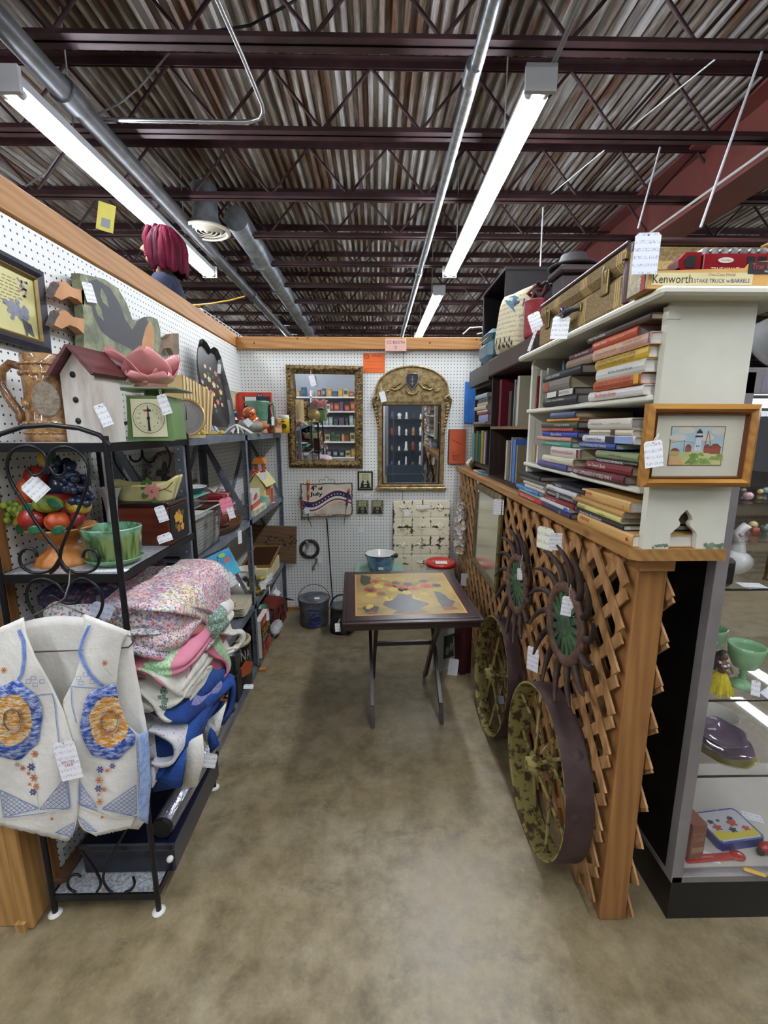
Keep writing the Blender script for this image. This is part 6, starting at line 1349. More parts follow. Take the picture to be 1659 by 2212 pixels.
DZ = mat('dark_zinc', '#2a2d30', '#45494d', rough=.4, metal=.5, sc=14)
MB().lathe([(0, 0), (.095, 0), (.1, .008), (.096, .02), (.094, .11), (.096, .115), (.094, .12), (.088, .19), (.09, .2)], 40, cap=False).build('can_body', DZ, pc2)
MB().lathe([(.09, .2), (.095, .205), (.07, .208), (0, .218)], 40, cap=False).build('lid', mat('grey_zinc', ''), pc2)
MB().tube([(-.09+.0*k, 0, .19) if k == 0 else (.09*math.cos(PI-PI*k/14), 0, .19+.1*math.sin(PI*k/14)) for k in range(15)], .007, 6).build('handle', DZ, pc2)
MB().tube([(.05, -.07, .13), (.07, -.09, .12), (.07, -.1, .07), (.06, -.08, .02)], [.012, .018, .026, .02], 10).build('spout', DZ, pc2)
# orange book on the back wall
ob_ = thing('orange_book', 'orange cloth book hanging on the back wall at the fence end', 'book', F_BACK((at(985, 965, Y=3.66).x, 3.667, at(985, 965, Y=3.66).z)))
b = MB().bx(-.065, .075, -.14, .14, 0, .022, 1, b=.002); b.bx(-.058, .075, -.137, .137, .022, .0226, 0); b.line([(-.04, .06), (.04, .02)], .004, None, 1, .0232); b.text('The', .012, Matrix.Translation((-.02, -.045, .0232)), 1); b.text('BEST', .02, Matrix.Translation((.0, -.075, .0232)), 1, w=.06); b.text('EST', .02, Matrix.Translation((.0, -.1, .0232)), 1, w=.05)
b.build('cover', [mat('orange_cloth', '#b8522a', rough=.6), mat('dark_spine', '#3a2620')], ob_)
# ---------------- folding picture table ----------------
TB = thing('folding_table', 'dark wooden folding table with a painted tulip bouquet inlaid in its top', 'table', TR((.158, 2.35, 0), 0, 0, .05))
DW = wood('dark_mahogany', '#1e1214', '#34201f', 'X', knots=False, rough=.3); HT = .66
b = MB(); W_, D_ = .332, .372
b.bx(-W_-.008, W_+.008, -D_-.008, D_+.008, HT-.022, HT-.004, b=.005); b.bx(-W_+.012, W_-.012, -D_+.012, D_-.012, HT-.005, HT, b=.002); b.bx(-W_+.006, W_-.006, -D_+.006, D_-.006, HT-.05, HT-.022)
b.build('tabletop', DW, TB)
PICW, PICD = .275, .31
b = MB(); T = F_UP((0, .0, HT+.0006)); b.bx(-PICW, PICW, -PICD, PICD, -.0006, 0, 1, T); b.bx(-PICW+.008, PICW-.008, -PICD+.008, PICD-.008, 0, .0004, 0, T)
inv = TB.matrix_world.inverted()
def tz(x, y):
    p = inv @ at(720+x/5.027, 1220+y/5.027, Z=HT); return (max(-PICW+.009, min(PICW-.009, p.x)), max(-PICD+.009, min(PICD-.009, p.y)))
def tb(x, y, rx, ry, mi, z=.0008, a=0, wob=.12):
    c = tz(x, y); ex = tz(x+rx, y); ey = tz(x, y+ry); b.blob(c[0], c[1], math.hypot(ex[0]-c[0], ex[1]-c[1]), math.hypot(ey[0]-c[0], ey[1]-c[1]), T, mi, z, a, 16, wob)
b.poly([tz(*p) for p in ((200, 470), (1030, 470), (1440, 410), (1490, 495), (210, 565))], T, 2, .0006)
b.poly([tz(*p) for p in ((300, 110), (400, 130), (420, 200), (330, 230), (290, 190))], T, 3, .0006)
b.poly([tz(*p) for p in ((180, 110), (330, 100), (420, 110), (380, 230), (200, 230))], T, 9, .0005)
b.poly([tz(*p) for p in ((700, 320), (850, 320), (870, 370), (960, 400), (1040, 420), (1030, 440), (940, 470), (970, 500), (1050, 515), (640, 535), (700, 500), (600, 470), (535, 435), (560, 400), (640, 385), (680, 350))], T, 4, .001)
for (x, y, w_) in ((600, 370, 1), (900, 360, 1)): tb(x, y, 40, 24, 5, .0011, .3); tb(x+10, y-8, 20, 12, 2, .0012)
b.poly([tz(*p) for p in ((1090, 290), (1150, 295), (1215, 330), (1250, 370), (1330, 400), (1300, 430), (1290, 470), (1200, 480), (1140, 400), (1110, 340))], T, 4, .001); b.poly([tz(*p) for p in ((1180, 460), (1300, 450), (1370, 485), (1200, 500))], T, 10, .0011)
tb(410, 480, 85, 45, 3, .001); tb(400, 450, 40, 20, 5, .0012); tb(420, 525, 60, 16, 10, .0012); tb(380, 470, 30, 14, 5, .0013)
R = random.Random(7)
for k in range(26):
    x0, y0 = 760, 300; x1 = R.uniform(420, 1120); y1 = R.uniform(130, 300); b.line([tz(x0, y0), tz((x0+x1)/2, (y0+y1)/2-25), tz(x1, y1)], .004, T, 6, .0009)
for (x, y, rx, ry, m) in ((450, 180, 50, 20, 7), (490, 235, 55, 24, 5), (400, 275, 62, 28, 8), (595, 220, 45, 20, 7), (415, 335, 60, 24, 5), (520, 315, 45, 20, 10), (680, 200, 40, 18, 4), (740, 245, 48, 22, 7), (810, 215, 48, 20, 11), (650, 270, 55, 24, 5), (870, 255, 55, 26, 7), (795, 305, 50, 22, 5), (1010, 230, 62, 26, 7), (980, 180, 40, 16, 11), (1120, 225, 45, 18, 11), (990, 320, 45, 20, 5), (545, 155, 20, 12, 5)):
    tb(x, y, rx, ry, m, .0014+R.random()*.0003, R.uniform(0, 1)); tb(x, y+ry*.2, rx*.5, ry*.5, 8 if m == 7 else (3 if m == 8 else m), .0018+R.random()*.0002)
b.build('painted_inlay', [mat('painting_ochre', '#8c7842', '#a28c50', rough=.35, sc=8), mat('inlay_orange', '#c98a48', rough=.35), mat('painting_olive', '#7d6c40', '#94824e', rough=.35, sc=10), mat('painting_dark', '#3a3426', rough=.35), mat('painting_slate', '#3c3e40', '#4d4e4a', rough=.35, sc=9), mat('painting_yellow', '#c2a84e', rough=.35), mat('painting_green', '#5a6b44', rough=.35), mat('painting_coral', '#b9563a', rough=.35), mat('painting_red', '#94392c', rough=.35), mat('painting_shadow', '#75683c', '#857646', rough=.35, sc=9), mat('painting_rust', '#7a4c34', rough=.35), mat('painting_purple', '#4a3648', rough=.35)], TB)
for x, s in ((-.19, 1), (.175, -1)):
    MB().tube([(x, .27, HT-.05), (x, .1, .42), (x+.002, -.13, .12), (x+.002, -.235, .012)], .001, 4).bar((x, .30, HT-.05), (x, .09, .40), .018, .032).bar((x, .09, .40), (x, -.2, .10), .018, .032).bar((x, -.2, .10), (x, -.245, .012), .018, .03).build('leg', DW, TB)
    x2 = x+s*.021
    MB().bar((x2, -.26, HT-.05), (x2, -.02, .33), .018, .032).bar((x2, -.02, .33), (x2, .16, .07), .018, .032).bar((x2, .16, .07), (x2, .225, .016), .018, .03).build('leg', DW, TB)
MB().bar((-.17, .02, .345), (.155, .02, .345), .022, .022).build('stretcher', DW, TB)
price_tag(TB, (-.188, 2.03, .60), w=.026, h=.045, face=(0, -1, 0), rz=.05, knot=(-.175, 2.03, .645))
# books on the floor by the wheel
fb = thing('grey_book', 'large pale grey book with a dark cover picture standing on the floor by the fence', 'book', TR((.47, 2.68, 0), 0, 0, .55))
b = MB().bx(-.1, .1, 0, .004, 0, .36, 0).bx(-.1, .1, .032, .036, 0, .36, 0).bx(.096, .1, .0, .036, 0, .36, 0); T = F_BACK((0, -.0006, .18)); b.bx(-.045, .05, -.1, .06, 0, .0004, 1, T); [b.blob(x, y, .016, .03, T, 2, .001) for x, y in ((-.015, -.05), (.02, -.03))]; b.text('Clark', .02, T, 2, w=.1, off=(.0, .14)); b.text('Memories', .018, T, 2, w=.12, off=(0, .11))
b.build('cover', [mat('grey_jacket', '#a3a79c', rough=.4), mat('jacket_photo', '#2a2c26'), mat('jacket_ink', '#6f7268')], fb); MB().bx(-.096, .096, .004, .032, .004, .356).build('pages', WHITE, fb)
price_tag(fb, tuple(at(979, 1441, Y=2.4)), w=.058, h=.1, rz=-.12, face=(0, -1, .1), m=mat('blank_tag', '#eeeef0', rough=.7), knot=tuple(at(980, 1375, Y=2.45)))
for k in range(2):
    o = thing('red_volume', ['maroon volume with a white label standing by the grey book', 'maroon volume farther right, next to the rusty wheel'][k], 'book', TR((.535+.037*k, 2.60+.02*k, 0), 0, 0, .25), 'maroon volumes on the floor')
    MB().bx(0, .034, 0, .006, 0, .35, b=.002).bx(0, .003, 0, .22, 0, .35).bx(.031, .034, 0, .22, 0, .35).build('cover', mat('maroon_cloth', '#3c1218', '#4c1a20', rough=.5, sc=9), o)
    MB().bx(.003, .031, .006, .215, .004, .345).build('pages', mat('old_pages', '#cfc8b0'), o); MB().bx(.006, .028, .0, .1, .3505, .352).build('top_label', WHITE, o)
# ---------------- lattice fence on the right ----------------
LAT = wood('lattice_pine', '#80592f', '#a98052', 'Z', rough=.7, sc=9); CAPW = wood('cap_pine', '#80592e', '#a0783f', 'Y')
fn_ = thing('lattice_fence', 'pine lattice fence with a square end post and flat cap board', 'fence', (0, 0, 0))
MB().bx(.712, .797, 1.153, 1.238, 0, 1.172, b=.004).build('post', PINE_Z, fn_)
MB().bx(.705, .80, 1.13, 1.235, 1.173, 1.214, b=.003).build('post_block', wood('end_grain', '#85592e', '#a87840', 'X', knots=False), fn_)
MB().bx(.712, .797, 1.239, 3.66, 1.13, 1.214).build('top_rail', PINE_Y, fn_)
MB().bx(.712, .797, 1.239, 3.66, .0, .06).build('bottom_rail', PINE_Y, fn_)
b = MB().prism([(.655, 1.11), (.675, 1.09), (.9, 1.09), (.9, 3.665), (.655, 3.665)], .03, TR((0, 0, 1.215))); b.build('cap_board', CAPW, fn_, bev=.004)
def lattice(x, y0, y1, z0, z1, dirn, name):
    b = MB(); S = .133; k0 = -30
    for k in range(-40, 60):
        # line: z = c + dirn*(y-y0)
        c = k*S+(.03 if dirn < 0 or x > .75 else .06); pts = []
        for (y, z) in ((y0, c), (y1, c+dirn*(y1-y0))): pts.append((y, z))
        (ya, za), (yb, zb) = pts; ts = [0, 1]
        def clip(t0, t1, p, q):
            if abs(q) < 1e-9: return (t0, t1) if p >= 0 else (1, 0)
            t_ = -p/q
            return (max(t0, t_), t1) if q > 0 else (t0, min(t1, t_))
        t0, t1 = clip(0, 1, za-z0, zb-za); t0, t1 = clip(t0, t1, z1-za, -(zb-za))
        if t1-t0 < .02: continue
        A_ = (x, ya+(yb-ya)*t0, za+(zb-za)*t0); B_ = (x, ya+(yb-ya)*t1, za+(zb-za)*t1)
        b.bar(A_, B_, .007, .033, up=(0, dirn*-.7, .7))
    return b.build(name, LAT, fn_)
lattice(.690, 1.165, 3.64, .02, 1.2, 1, 'lattice_slats'); lattice(.699, 1.175, 3.64, .03, 1.2, -1, 'lattice_slats')
lattice(.803, 1.14, 3.64, .03, 1.2, 1, 'lattice_slats'); lattice(.813, 1.15, 3.64, .02, 1.2, -1, 'lattice_slats')
# ---------------- rusty iron wheels ----------------
YR = mat('flaking_yellow_iron', '#4a361c', '#8f8448', rough=.75, sc=26, lo=.42, hi=.5, bump=.6, bsc=40); TREAD = mat('brown_iron_tread', '#3a2a28', '#4a3835', rough=.6, sc=10, bump=.2, metal=.3)
def wheel(x, yc, R_, w_, lean, label, rot):
    M_ = Matrix.Translation((x, yc, 0)) @ Matrix.Shear('XY', 4, (0, 0)) @ Matrix.Rotation(math.atan(lean), 4, 'Y') @ Matrix.Translation((0, 0, R_)) @ Matrix.Rotation(PI/2, 4, 'Y') @ Matrix.Rotation(rot, 4, 'Z')
    o = thing('iron_wheel', label, 'wheel', M_, 'rusty iron spoked wheels leaning on the fence')
    b = MB(); t_ = .007; N = 72
    b.lathe([(R_, 0), (R_, w_)], N, 1, cap=False); b.lathe([(R_, w_), (R_-t_, w_)], N, 1, cap=False); b.lathe([(R_-t_, w_), (R_-t_-.006, w_/2), (R_-t_, 0)], N, 0, cap=False); b.lathe([(R_-t_, 0), (R_, 0)], N, 0, cap=False)
    for k in range(10):
        a = 2*PI*k/10+.15; b.lathe([(.0, .0018), (.014, .0014), (.017, 0)], 14, 1, FR((R_*math.cos(a), R_*math.sin(a), w_*(.35 if k % 2 else .65)), (0, 0, 1), (math.cos(a), math.sin(a), 0)), cap=False)
    b.build('rim', [YR, TREAD], o)
    hb = MB().lathe([(.012, -.02), (.026, -.02), (.028, .0), (.036, .005), (.036, .025), (.024, .03), (.022, .06), (.034, .065), (.034, .085), (.026, .09), (.024, .11), (.012, .11), (.012, -.02)], 20, cap=False)
    for k in range(5): a = 2*PI*k/5; hb.bar((.02*math.cos(a), .02*math.sin(a), .015), (.045*math.cos(a), .045*math.sin(a), .015), .022, .02)
    hb.build('hub', YR, o)
    for k in range(10):
        a = 2*PI*k/10+.15; z0 = .015 if k % 2 == 0 else .075
        MB().tube([(.03*math.cos(a), .03*math.sin(a), z0), ((R_-.008)*math.cos(a), (R_-.008)*math.sin(a), w_*(.35 if k % 2 else .65))], .0068, 8).build('spoke', YR, o)
    return o
w1 = wheel(.575, 1.481, .296, .092, .045, 'yellow-flaked rusty iron wheel leaning on the fence, nearest the post', 0)
w2 = wheel(.555, 2.118, .297, .07, .1, 'rusty iron wheel leaning on the fence, farther back by the table', .3)
price_tag(w1, tuple(at(1153, 1655, Y=1.49)), w=.02, h=.07, rz=.05, face=(-.5, -1, 0), knot=tuple(at(1183, 1608, Y=1.52)))
price_tag(w2, tuple(at(1079, 1512, Y=2.05)), w=.045, h=.045, rz=.2, face=(-.2, -1, 0), knot=tuple(at(1085, 1480, Y=2.1)), m=scribble('grey_tag', '#b0b2bc'))
# finger wheels hung on the fence
FE = mat('dark_rust_iron', '#2c201c', '#43322b', rough=.65, sc=18, bump=.4, metal=.2); GRF = mat('worn_green_iron', '#26392a', '#41603f', rough=.6, sc=14, bump=.4)
def finger(x, yc, zc, s, label, rot):
    o = thing('finger_wheel', label, 'farm implement', FR((x, yc, zc), (0, -1, 0), (-1, 0, .03)) @ Matrix.Rotation(rot, 4, 'Z') @ Matrix.Scale(s, 4), 'curved-finger iron wheels hung on the fence')
    MB().lathe([(.11, .002), (.145, .002), (.148, .012), (.14, .02), (.118, .02), (.108, .012), (.11, .002)], 48, cap=False).build('ring', mat('rust_ring', '#4a3328', '#634638', rough=.7, sc=30, bump=.4), o)
    b = MB().lathe([(0, .02), (.02, .024), (.04, .018), (.055, .008), (.055, -.003)], 24)
    for k in range(16):
        a = 2*PI*k/16; b.bar((.03*math.cos(a), .03*math.sin(a), .008), (.118*math.cos(a), .118*math.sin(a), .009), .022 if k % 2 else .016, .008)
    b.build('hub_spokes', GRF, o)
    for k in range(14):
        a = 2*PI*k/14; pts = []
        for i in range(7):
            t_ = i/6; r = .13+.145*t_; aa = a+.34*t_**2; pts.append((r*math.cos(aa), r*math.sin(aa), .006+.035*t_**2))
        MB().tube(pts, [.013, .0125, .012, .011, .010, .008, .004], 8).build('finger', FE, o)
    for k in range(14):
        a = 2*PI*k/14+.2; MB().ball((.129*math.cos(a), .129*math.sin(a), .02), .0035, 0, 6, 4).build('rivet', FE, o) if k % 2 == 0 else None
    return o
f1 = finger(.674, 1.467, .872, 1, 'iron finger wheel with a green hub hung on the fence, nearer the post', .1)
f2 = finger(.674, 2.0, .826, .98, 'darker iron finger wheel hung on the fence beside the long mirror', .3)
price_tag(f1, tuple(at(1228, 1310, X=.655)), w=.045, h=.07, rz=-.05, face=(-.5, -1, 0), knot=tuple(at(1233, 1262, X=.66)))
price_tag(f2, tuple(at(1124, 1240, X=.655)), w=.028, h=.055, rz=.05, face=(-.5, -1, 0), knot=tuple(at(1129, 1198, X=.66)))
b = MB(); b.tube([tuple(at(1233, 1262, X=.66)), tuple(at(1250, 1218, X=.675)), tuple(at(1258, 1175, X=.685))], .002, 5); tag(b.build('hanging_wire', FE), 'rusty wire holding the nearer finger wheel to the fence', 'wire')
# notes on the fence
for (x, y, w_, h_, m, rz, face, lab) in ((1178, 1163, .085, .09, scribble('bold_note', '#e6e9d4', '#14161a', .016, 110), .0, (-1, -.5, 0), 'cream note with bold black handwriting stapled to the fence'), (1203, 1170, .055, .065, PAPER, .1, (-.6, -1, 0), 'white note beside the bold handwritten one on the fence'),
                                      (1151, 1424, .055, .11, scribble('red_note', '#efeef2', '#a04458', .011), .0, (-1, -.8, 0), 'white note with reddish handwriting hanging between the wheels'), (1033, 1050, .03, .075, PAPER, 0, (-1, -.4, 0), 'small white tag over the left frame edge of the long mirror'), (1003, 1252, .05, .1, PAPER, 0, (-.3, -1, 0), 'small white tag hanging low beneath the shell garland')):
    tag(price_tag(None, tuple(at(x, y, X=.672)), w=w_, h=h_, rz=rz, face=face, m=m, name='fence_note'), lab, 'note')
# long framed mirror
lm = thing('framed_mirror', 'tall foggy mirror in a greenish gilt frame leaning on the fence', 'mirror', FR((.676, 2.64, .92), (0, -1, 0), (-1, 0, .02)))
b = MB(); rect_frame(b, .62, .555, .045, .018, None); b.build('frame', mat('olive_gilt', '#4a4026', '#6e6038', rough=.5, sc=20), lm)
MB().bx(-.27, .27, -.235, .235, .002, .005).build('glass', NT('foggy_mirror').pr(.16, .85).m, lm)
lm.children[1].active_material.node_tree.nodes['Principled BSDF'].inputs[0].default_value = (.62, .62, .55, 1)
price_tag(lm, tuple(at(1077, 1095, X=.655)), w=.055, h=.085, rz=.0, face=(-.6, -1, 0), knot=tuple(at(1082, 1070, X=.66)))
# shell garland
sh = thing('shell_garland', 'thick garland of pale seashells hanging at the far end of the fence', 'garland', (0, 0, 0))
R = random.Random(14); SHM = [mat('shell_cream', '#cfc3ac', '#ddd4c0', rough=.4, sc=60), mat('shell_tan', '#b09a7c', '#c4b294', rough=.4, sc=60), mat('shell_grey', '#a9aaac', '#c2c2c4', rough=.4, sc=60)]
s0 = at(1000, 1088, X=.665); s1 = at(996, 1218, X=.665)
for k in range(120):
    t_ = k/120; c = s0*(1-t_)+s1*t_; rr = .03+.035*math.sin(PI*t_); a = R.uniform(PI*.5, PI*1.75); c = c+Vector((min(0, rr*.6*math.cos(a)), rr*1.3*math.sin(a), R.uniform(-.01, .01)))
    s_ = R.uniform(.014, .026); d = Vector((-.6+R.uniform(-.5, .3), -1+R.uniform(-.4, .8), R.uniform(-.6, .6)))
    T = FR(c, d.cross((R.random()+.1, .3, 1)), d)
    if k < 100: MB().lathe([(0, 0), (.5*s_, .1*s_), (.95*s_, .45*s_), (s_, .6*s_), (.9*s_, .5*s_), (.4*s_, .2*s_), (0, .12*s_)], 10, 0, T, wob=lambda a, z: 1+.08*math.cos(a*9)).build('shell', SHM[k % 3], sh)
MB().tube([at(1000, 1092, X=.66), at(1004, 1070, X=.67), at(1022, 1052, X=.69)], .0025, 6).build('cord', mat('jute', '#b09868', rough=.9), sh)
# ---------------- books ----------------
PGW = mat('page_white', '#dcd9d0', '#cdc9bd', rough=.8, sc=3, st=(1, 1, 60)); PGO = mat('page_old', '#c2b596', '#aa9c7c', rough=.8, sc=3, st=(1, 1, 60)); PGG = mat('page_grey', '#8f8a84', '#a39e96', rough=.8, sc=3, st=(1, 1, 60))
INKS = {'w': mat('ink_white', '#e9e7df'), 'k': mat('ink_black', '#191919'), 'r': mat('ink_red', '#b82a24'), 'g': mat('ink_grey', '#77736c'), 'y': mat('ink_gold', '#d9c070'), 'p': mat('ink_plum', '#9a6a60')}
_bc = {}
def cover_mat(c):
    if c not in _bc: _bc[c] = mat('book_cover_'+c.strip('#'), c, None, rough=.42, sc=5)
    return _bc[c]
def flat_book(X, yn, yf, z, th, depth, color, label, texts=(), pages=PGW, bands=(), group='books lying on the right-hand shelves', M=None, rz=0):
    """lies flat, spine toward the aisle (-X). yn..yf along the spine"""
    L = yf-yn; o = thing('book', label, 'book', TR((X, (yn+yf)/2, z), 0, 0, rz), group)
    c = .0022; b = MB(); h = L/2
    b.bx(.004, depth, -h, h, 0, c, 0); b.bx(.004, depth, -h, h, th-c, th, 0)
    b.add([(.004, -h, 0), (.0005, -h, th*.2), (-.001, -h, th*.5), (.0005, -h, th*.8), (.004, -h, th), (.004, h, 0), (.0005, h, th*.2), (-.001, h, th*.5), (.0005, h, th*.8), (.004, h, th)], [(i, i+1, i+6, i+5) for i in range(4)]+[(4, 3, 2, 1, 0), (5, 6, 7, 8, 9)], 0, False)
    ms = [cover_mat(color)]; T = F_AISLE_R((-.0012, 0, th/2))
    for (p0, p1, cc) in bands: ms.append(cover_mat(cc)); b.bx(-h+L*p0, -h+L*p1, -th*.42, th*.42, 0, .0004, len(ms)-1, T)
    for (s, sz, ink, pos, wf) in texts:
        if INKS[ink] not in ms: ms.append(INKS[ink])
        b.text(s, th*sz, T, ms.index(INKS[ink]), .0008, w=L*wf, off=((pos[0]-.5)*L, pos[1]*th))
    b.build('cover', ms, o)
    MB().bx(.006, depth-.004, -h+.004, h-.004, c, th-c).build('page_block', pages, o)
    return o
def stack(X, z, items, pages=None):
    for it in items:
        yn, yf, th, depth, col, lab, tx = it[:7]; pg = it[7] if len(it) > 7 else PGW; bd_ = it[8] if len(it) > 8 else ()
        flat_book(X+random.uniform(-.004, .004), yn, yf, z+.0003, th, depth, col, lab, tx, pg, bd_); z += th+.0006
# white bookcase
wc = thing('white_bookcase', 'cream painted bookcase with an ogee cut-out foot, standing on the fence cap', 'bookcase', (0, 0, 0))
CREAM = mat('cream_paint', '#c9c9b8', '#d3d3c4', rough=.45, sc=3); CHIP = mat('green_chip', '#4f6b58', '#7a8a76', rough=.7, sc=50)
cx_ = .785; hole = [(.0357, 1.2455), (.034, 1.285), (.028, 1.292), (.014, 1.305), (.012, 1.312), (.018, 1.322), (.014, 1.332), (0, 1.348)]
def side_panel(y, name):
    P = [(.69, 1.2455)]+[(cx_-a, z) for a, z in hole]+[(cx_+a, z) for a, z in hole[::-1][1:]]+[(.892, 1.2455), (.892, 1.84), (.69, 1.84)]
    b = MB().prism([(x, z) for x, z in P], .016, FR((0, y, 0), (1, 0, 0), (0, -1, 0)))
    b.bx(.682, .705, y-.018, y+.004, 1.2455, 1.83); b.bx(.681, .71, y-.02, y+.004, 1.80, 1.815); b.bx(.684, .703, y-.019, y+.003, 1.385, 1.4)
    o = b.build(name, CREAM, wc); R = random.Random(3)
    c = MB()
    for k in range(16):
        x = R.choice([R.uniform(.692, .745), R.uniform(.826, .888)]); c.blob(x, 1.2455+R.uniform(.003, .012), R.uniform(.005, .011), R.uniform(.003, .007), FR((0, y-.0165, 0), (1, 0, 0), (0, -1, 0)), 0, .0003+.00002*k, 0, 9, .3)
    if name == 'side_panel': c.build('chipped_paint', CHIP, o)
side_panel(1.112, 'side_panel'); side_panel(2.02, 'far_side_panel')
for z, n_ in ((1.385, 'shelf'), (1.615, 'shelf')): MB().bx(.668, .89, 1.118, 2.02, z, z+.016, b=.004).build(n_, CREAM, wc)
MB().bx(.632, 1.0, 1.045, 2.06, 1.84, 1.86, b=.006).build('top_board', CREAM, wc)
MB().bx(.88, .89, 1.118, 2.01, 1.26, 1.84).build('back_panel', mat('bookcase_back', '#5c584e'), wc)
# stacks (near, then far), measured book by book
D = .19
stack(.655, 1.631, [
 (1.127, 1.415, .026, .21, '#d6d5cf', 'white book lettered in red, lowest of the near stack on the top bookcase shelf', (('The Ultimate Kitchen', .5, 'r', (.36, 0), .42),)),
 (1.134, 1.372, .027, .19, '#c0581f', 'orange cookbook just above the white red-lettered one', (("THE SPLENDID TABLE'S HOW TO EAT WEEKENDS", .34, 'k', (.44, .2), .82), ('LYNNE ROSSETTO KASPER AND SALLY SWIFT', .26, 'k', (.44, -.2), .8)), PGW, ((.9, .99, '#c9a52a'),)),
 (1.123, 1.367, .032, .2, '#c9cac0', 'ivory book with flowing dark lettering in the near stack of the top bookcase shelf', (('All-Time Favorite Recipes', .3, 'k', (.55, 0), .5),)),
 (1.119, 1.382, .029, .19, '#c9a52a', 'mustard yellow cookbook in the near stack', (("THE SPLENDID TABLE'S HOW TO EAT SUPPER", .3, 'k', (.42, .22), .78), ('LYNNE ROSSETTO KASPER AND SALLY SWIFT', .26, 'k', (.42, -.18), .76))),
 (1.109, 1.395, .029, .2, '#c9a184', 'salmon-beige cookbook with pinkish script in the near stack', (('Pioneer Woman Cooks', .42, 'p', (.28, 0), .4), ('DINNERS READY', .26, 'p', (.74, .2), .3), ('REE DRUMMOND', .26, 'p', (.74, -.2), .36)), PGW, ((.985, 1, '#5a3a8c'),)),
 (1.17, 1.406, .026, .18, '#b34a2a', 'rust-red book second from the top of the near stack', (('American Cooking', .34, 'w', (.22, .0), .3), ('Southern Style', .3, 'y', (.6, 0), .3)), PGG),
 (1.114, 1.435, .016, .18, '#4a3a34', 'thin brown book on top of the near stack under the bookcase top', (('Third Year of Grace', .5, 'w', (.2, 0), .3),), PGO)])
stack(.66, 1.631, [
 (1.502, 1.803, .03, .18, '#26292c', 'thick black book at the bottom of the far stack on the top bookcase shelf', (('American Century Cookbook', .3, 'w', (.4, .15), .55),), PGG),
 (1.53, 1.774, .023, .17, '#23272b', 'black and white striped-spine book in the far stack of the top bookcase shelf', (("SUSAN'S KITCHEN", .4, 'k', (.65, 0), .4),), PGG, ((.04, .4, '#d6d4ca'), (.5, .97, '#d6d4ca'))),
 (1.568, 1.821, .04, .18, '#74716a', 'thick grey cloth book with a red label', (), PGO, ((.1, .28, '#a0503e'),)),
 (1.492, 1.825, .028, .18, '#1e2226', 'black book on top of the far stack of the top bookcase shelf', (('CLASSICAL NETWORKS', .34, 'w', (.3, 0), .4),), PGG)])
flat_book(.70, 1.50, 1.70, 1.76, .03, .16, '#8f7a62', 'tan book lying high in the far corner of the top bookcase shelf', (('Treasury of Verse', .3, 'p', (.5, 0), .5),), PGO)
flat_book(.705, 1.49, 1.69, 1.7905, .022, .15, '#6b4450', 'plum book lying on the tan one under the bookcase top', (('Garden Annual', .4, 'w', (.5, 0), .5),), PGO)
stack(.655, 1.402, [
 (1.163, 1.474, .023, .2, '#5c1c28', 'dark red war history book lowest on the middle bookcase shelf', (('GREAT COMMANDERS OF WORLD WAR II', .5, 'w', (.42, 0), .78),), PGG),
 (1.136, 1.392, .026, .2, '#6e1f24', 'maroon book lettered Gun Owner on the war history book', (("Gun Owner's Book", .4, 'w', (.28, .1), .42),), PGO),
 (1.11, 1.327, .012, .17, '#161616', 'thin black handgun manual under the pale green book', (('POLICE HANDGUN MANUAL', .6, 'w', (.38, 0), .66),), PGG),
 (1.112, 1.331, .021, .17, '#7d8a62', 'pale olive green book in the near stack of the middle shelf', (('Outdoor Living', .4, 'k', (.5, 0), .3),), PGO)])
stack(.655, 1.4905, [
 (1.224, 1.445, .017, .18, '#1f3f86', 'blue force manual in the near stack of the middle shelf', (('POLICE NONLETHAL FORCE MANUAL', .46, 'w', (.42, 0), .76),)),
 (1.14, 1.429, .021, .19, '#d2d4d8', 'white and lilac spine book with a dark middle band', (('Croissants & Olives', .45, 'k', (.25, 0), .34),), PGW, ((.5, .68, '#1c2430'), (.68, .98, '#8fa3cf'))),
 (1.155, 1.388, .017, .18, '#cfc9ae', 'cream garden cookbook with a brown band', (('Better Homes & Garden Cook Book', .3, 'k', (.3, 0), .5),), PGO, ((.55, .65, '#5a3430'),)),
 (1.158, 1.394, .029, .2, '#c5c1b2', 'thick stone-coloured book topping the near stack of the middle shelf', (('Magnolia Table', .28, 'g', (.25, 0), .28), ('JOANNA GAINES', .18, 'g', (.68, 0), .25)), PGG)])
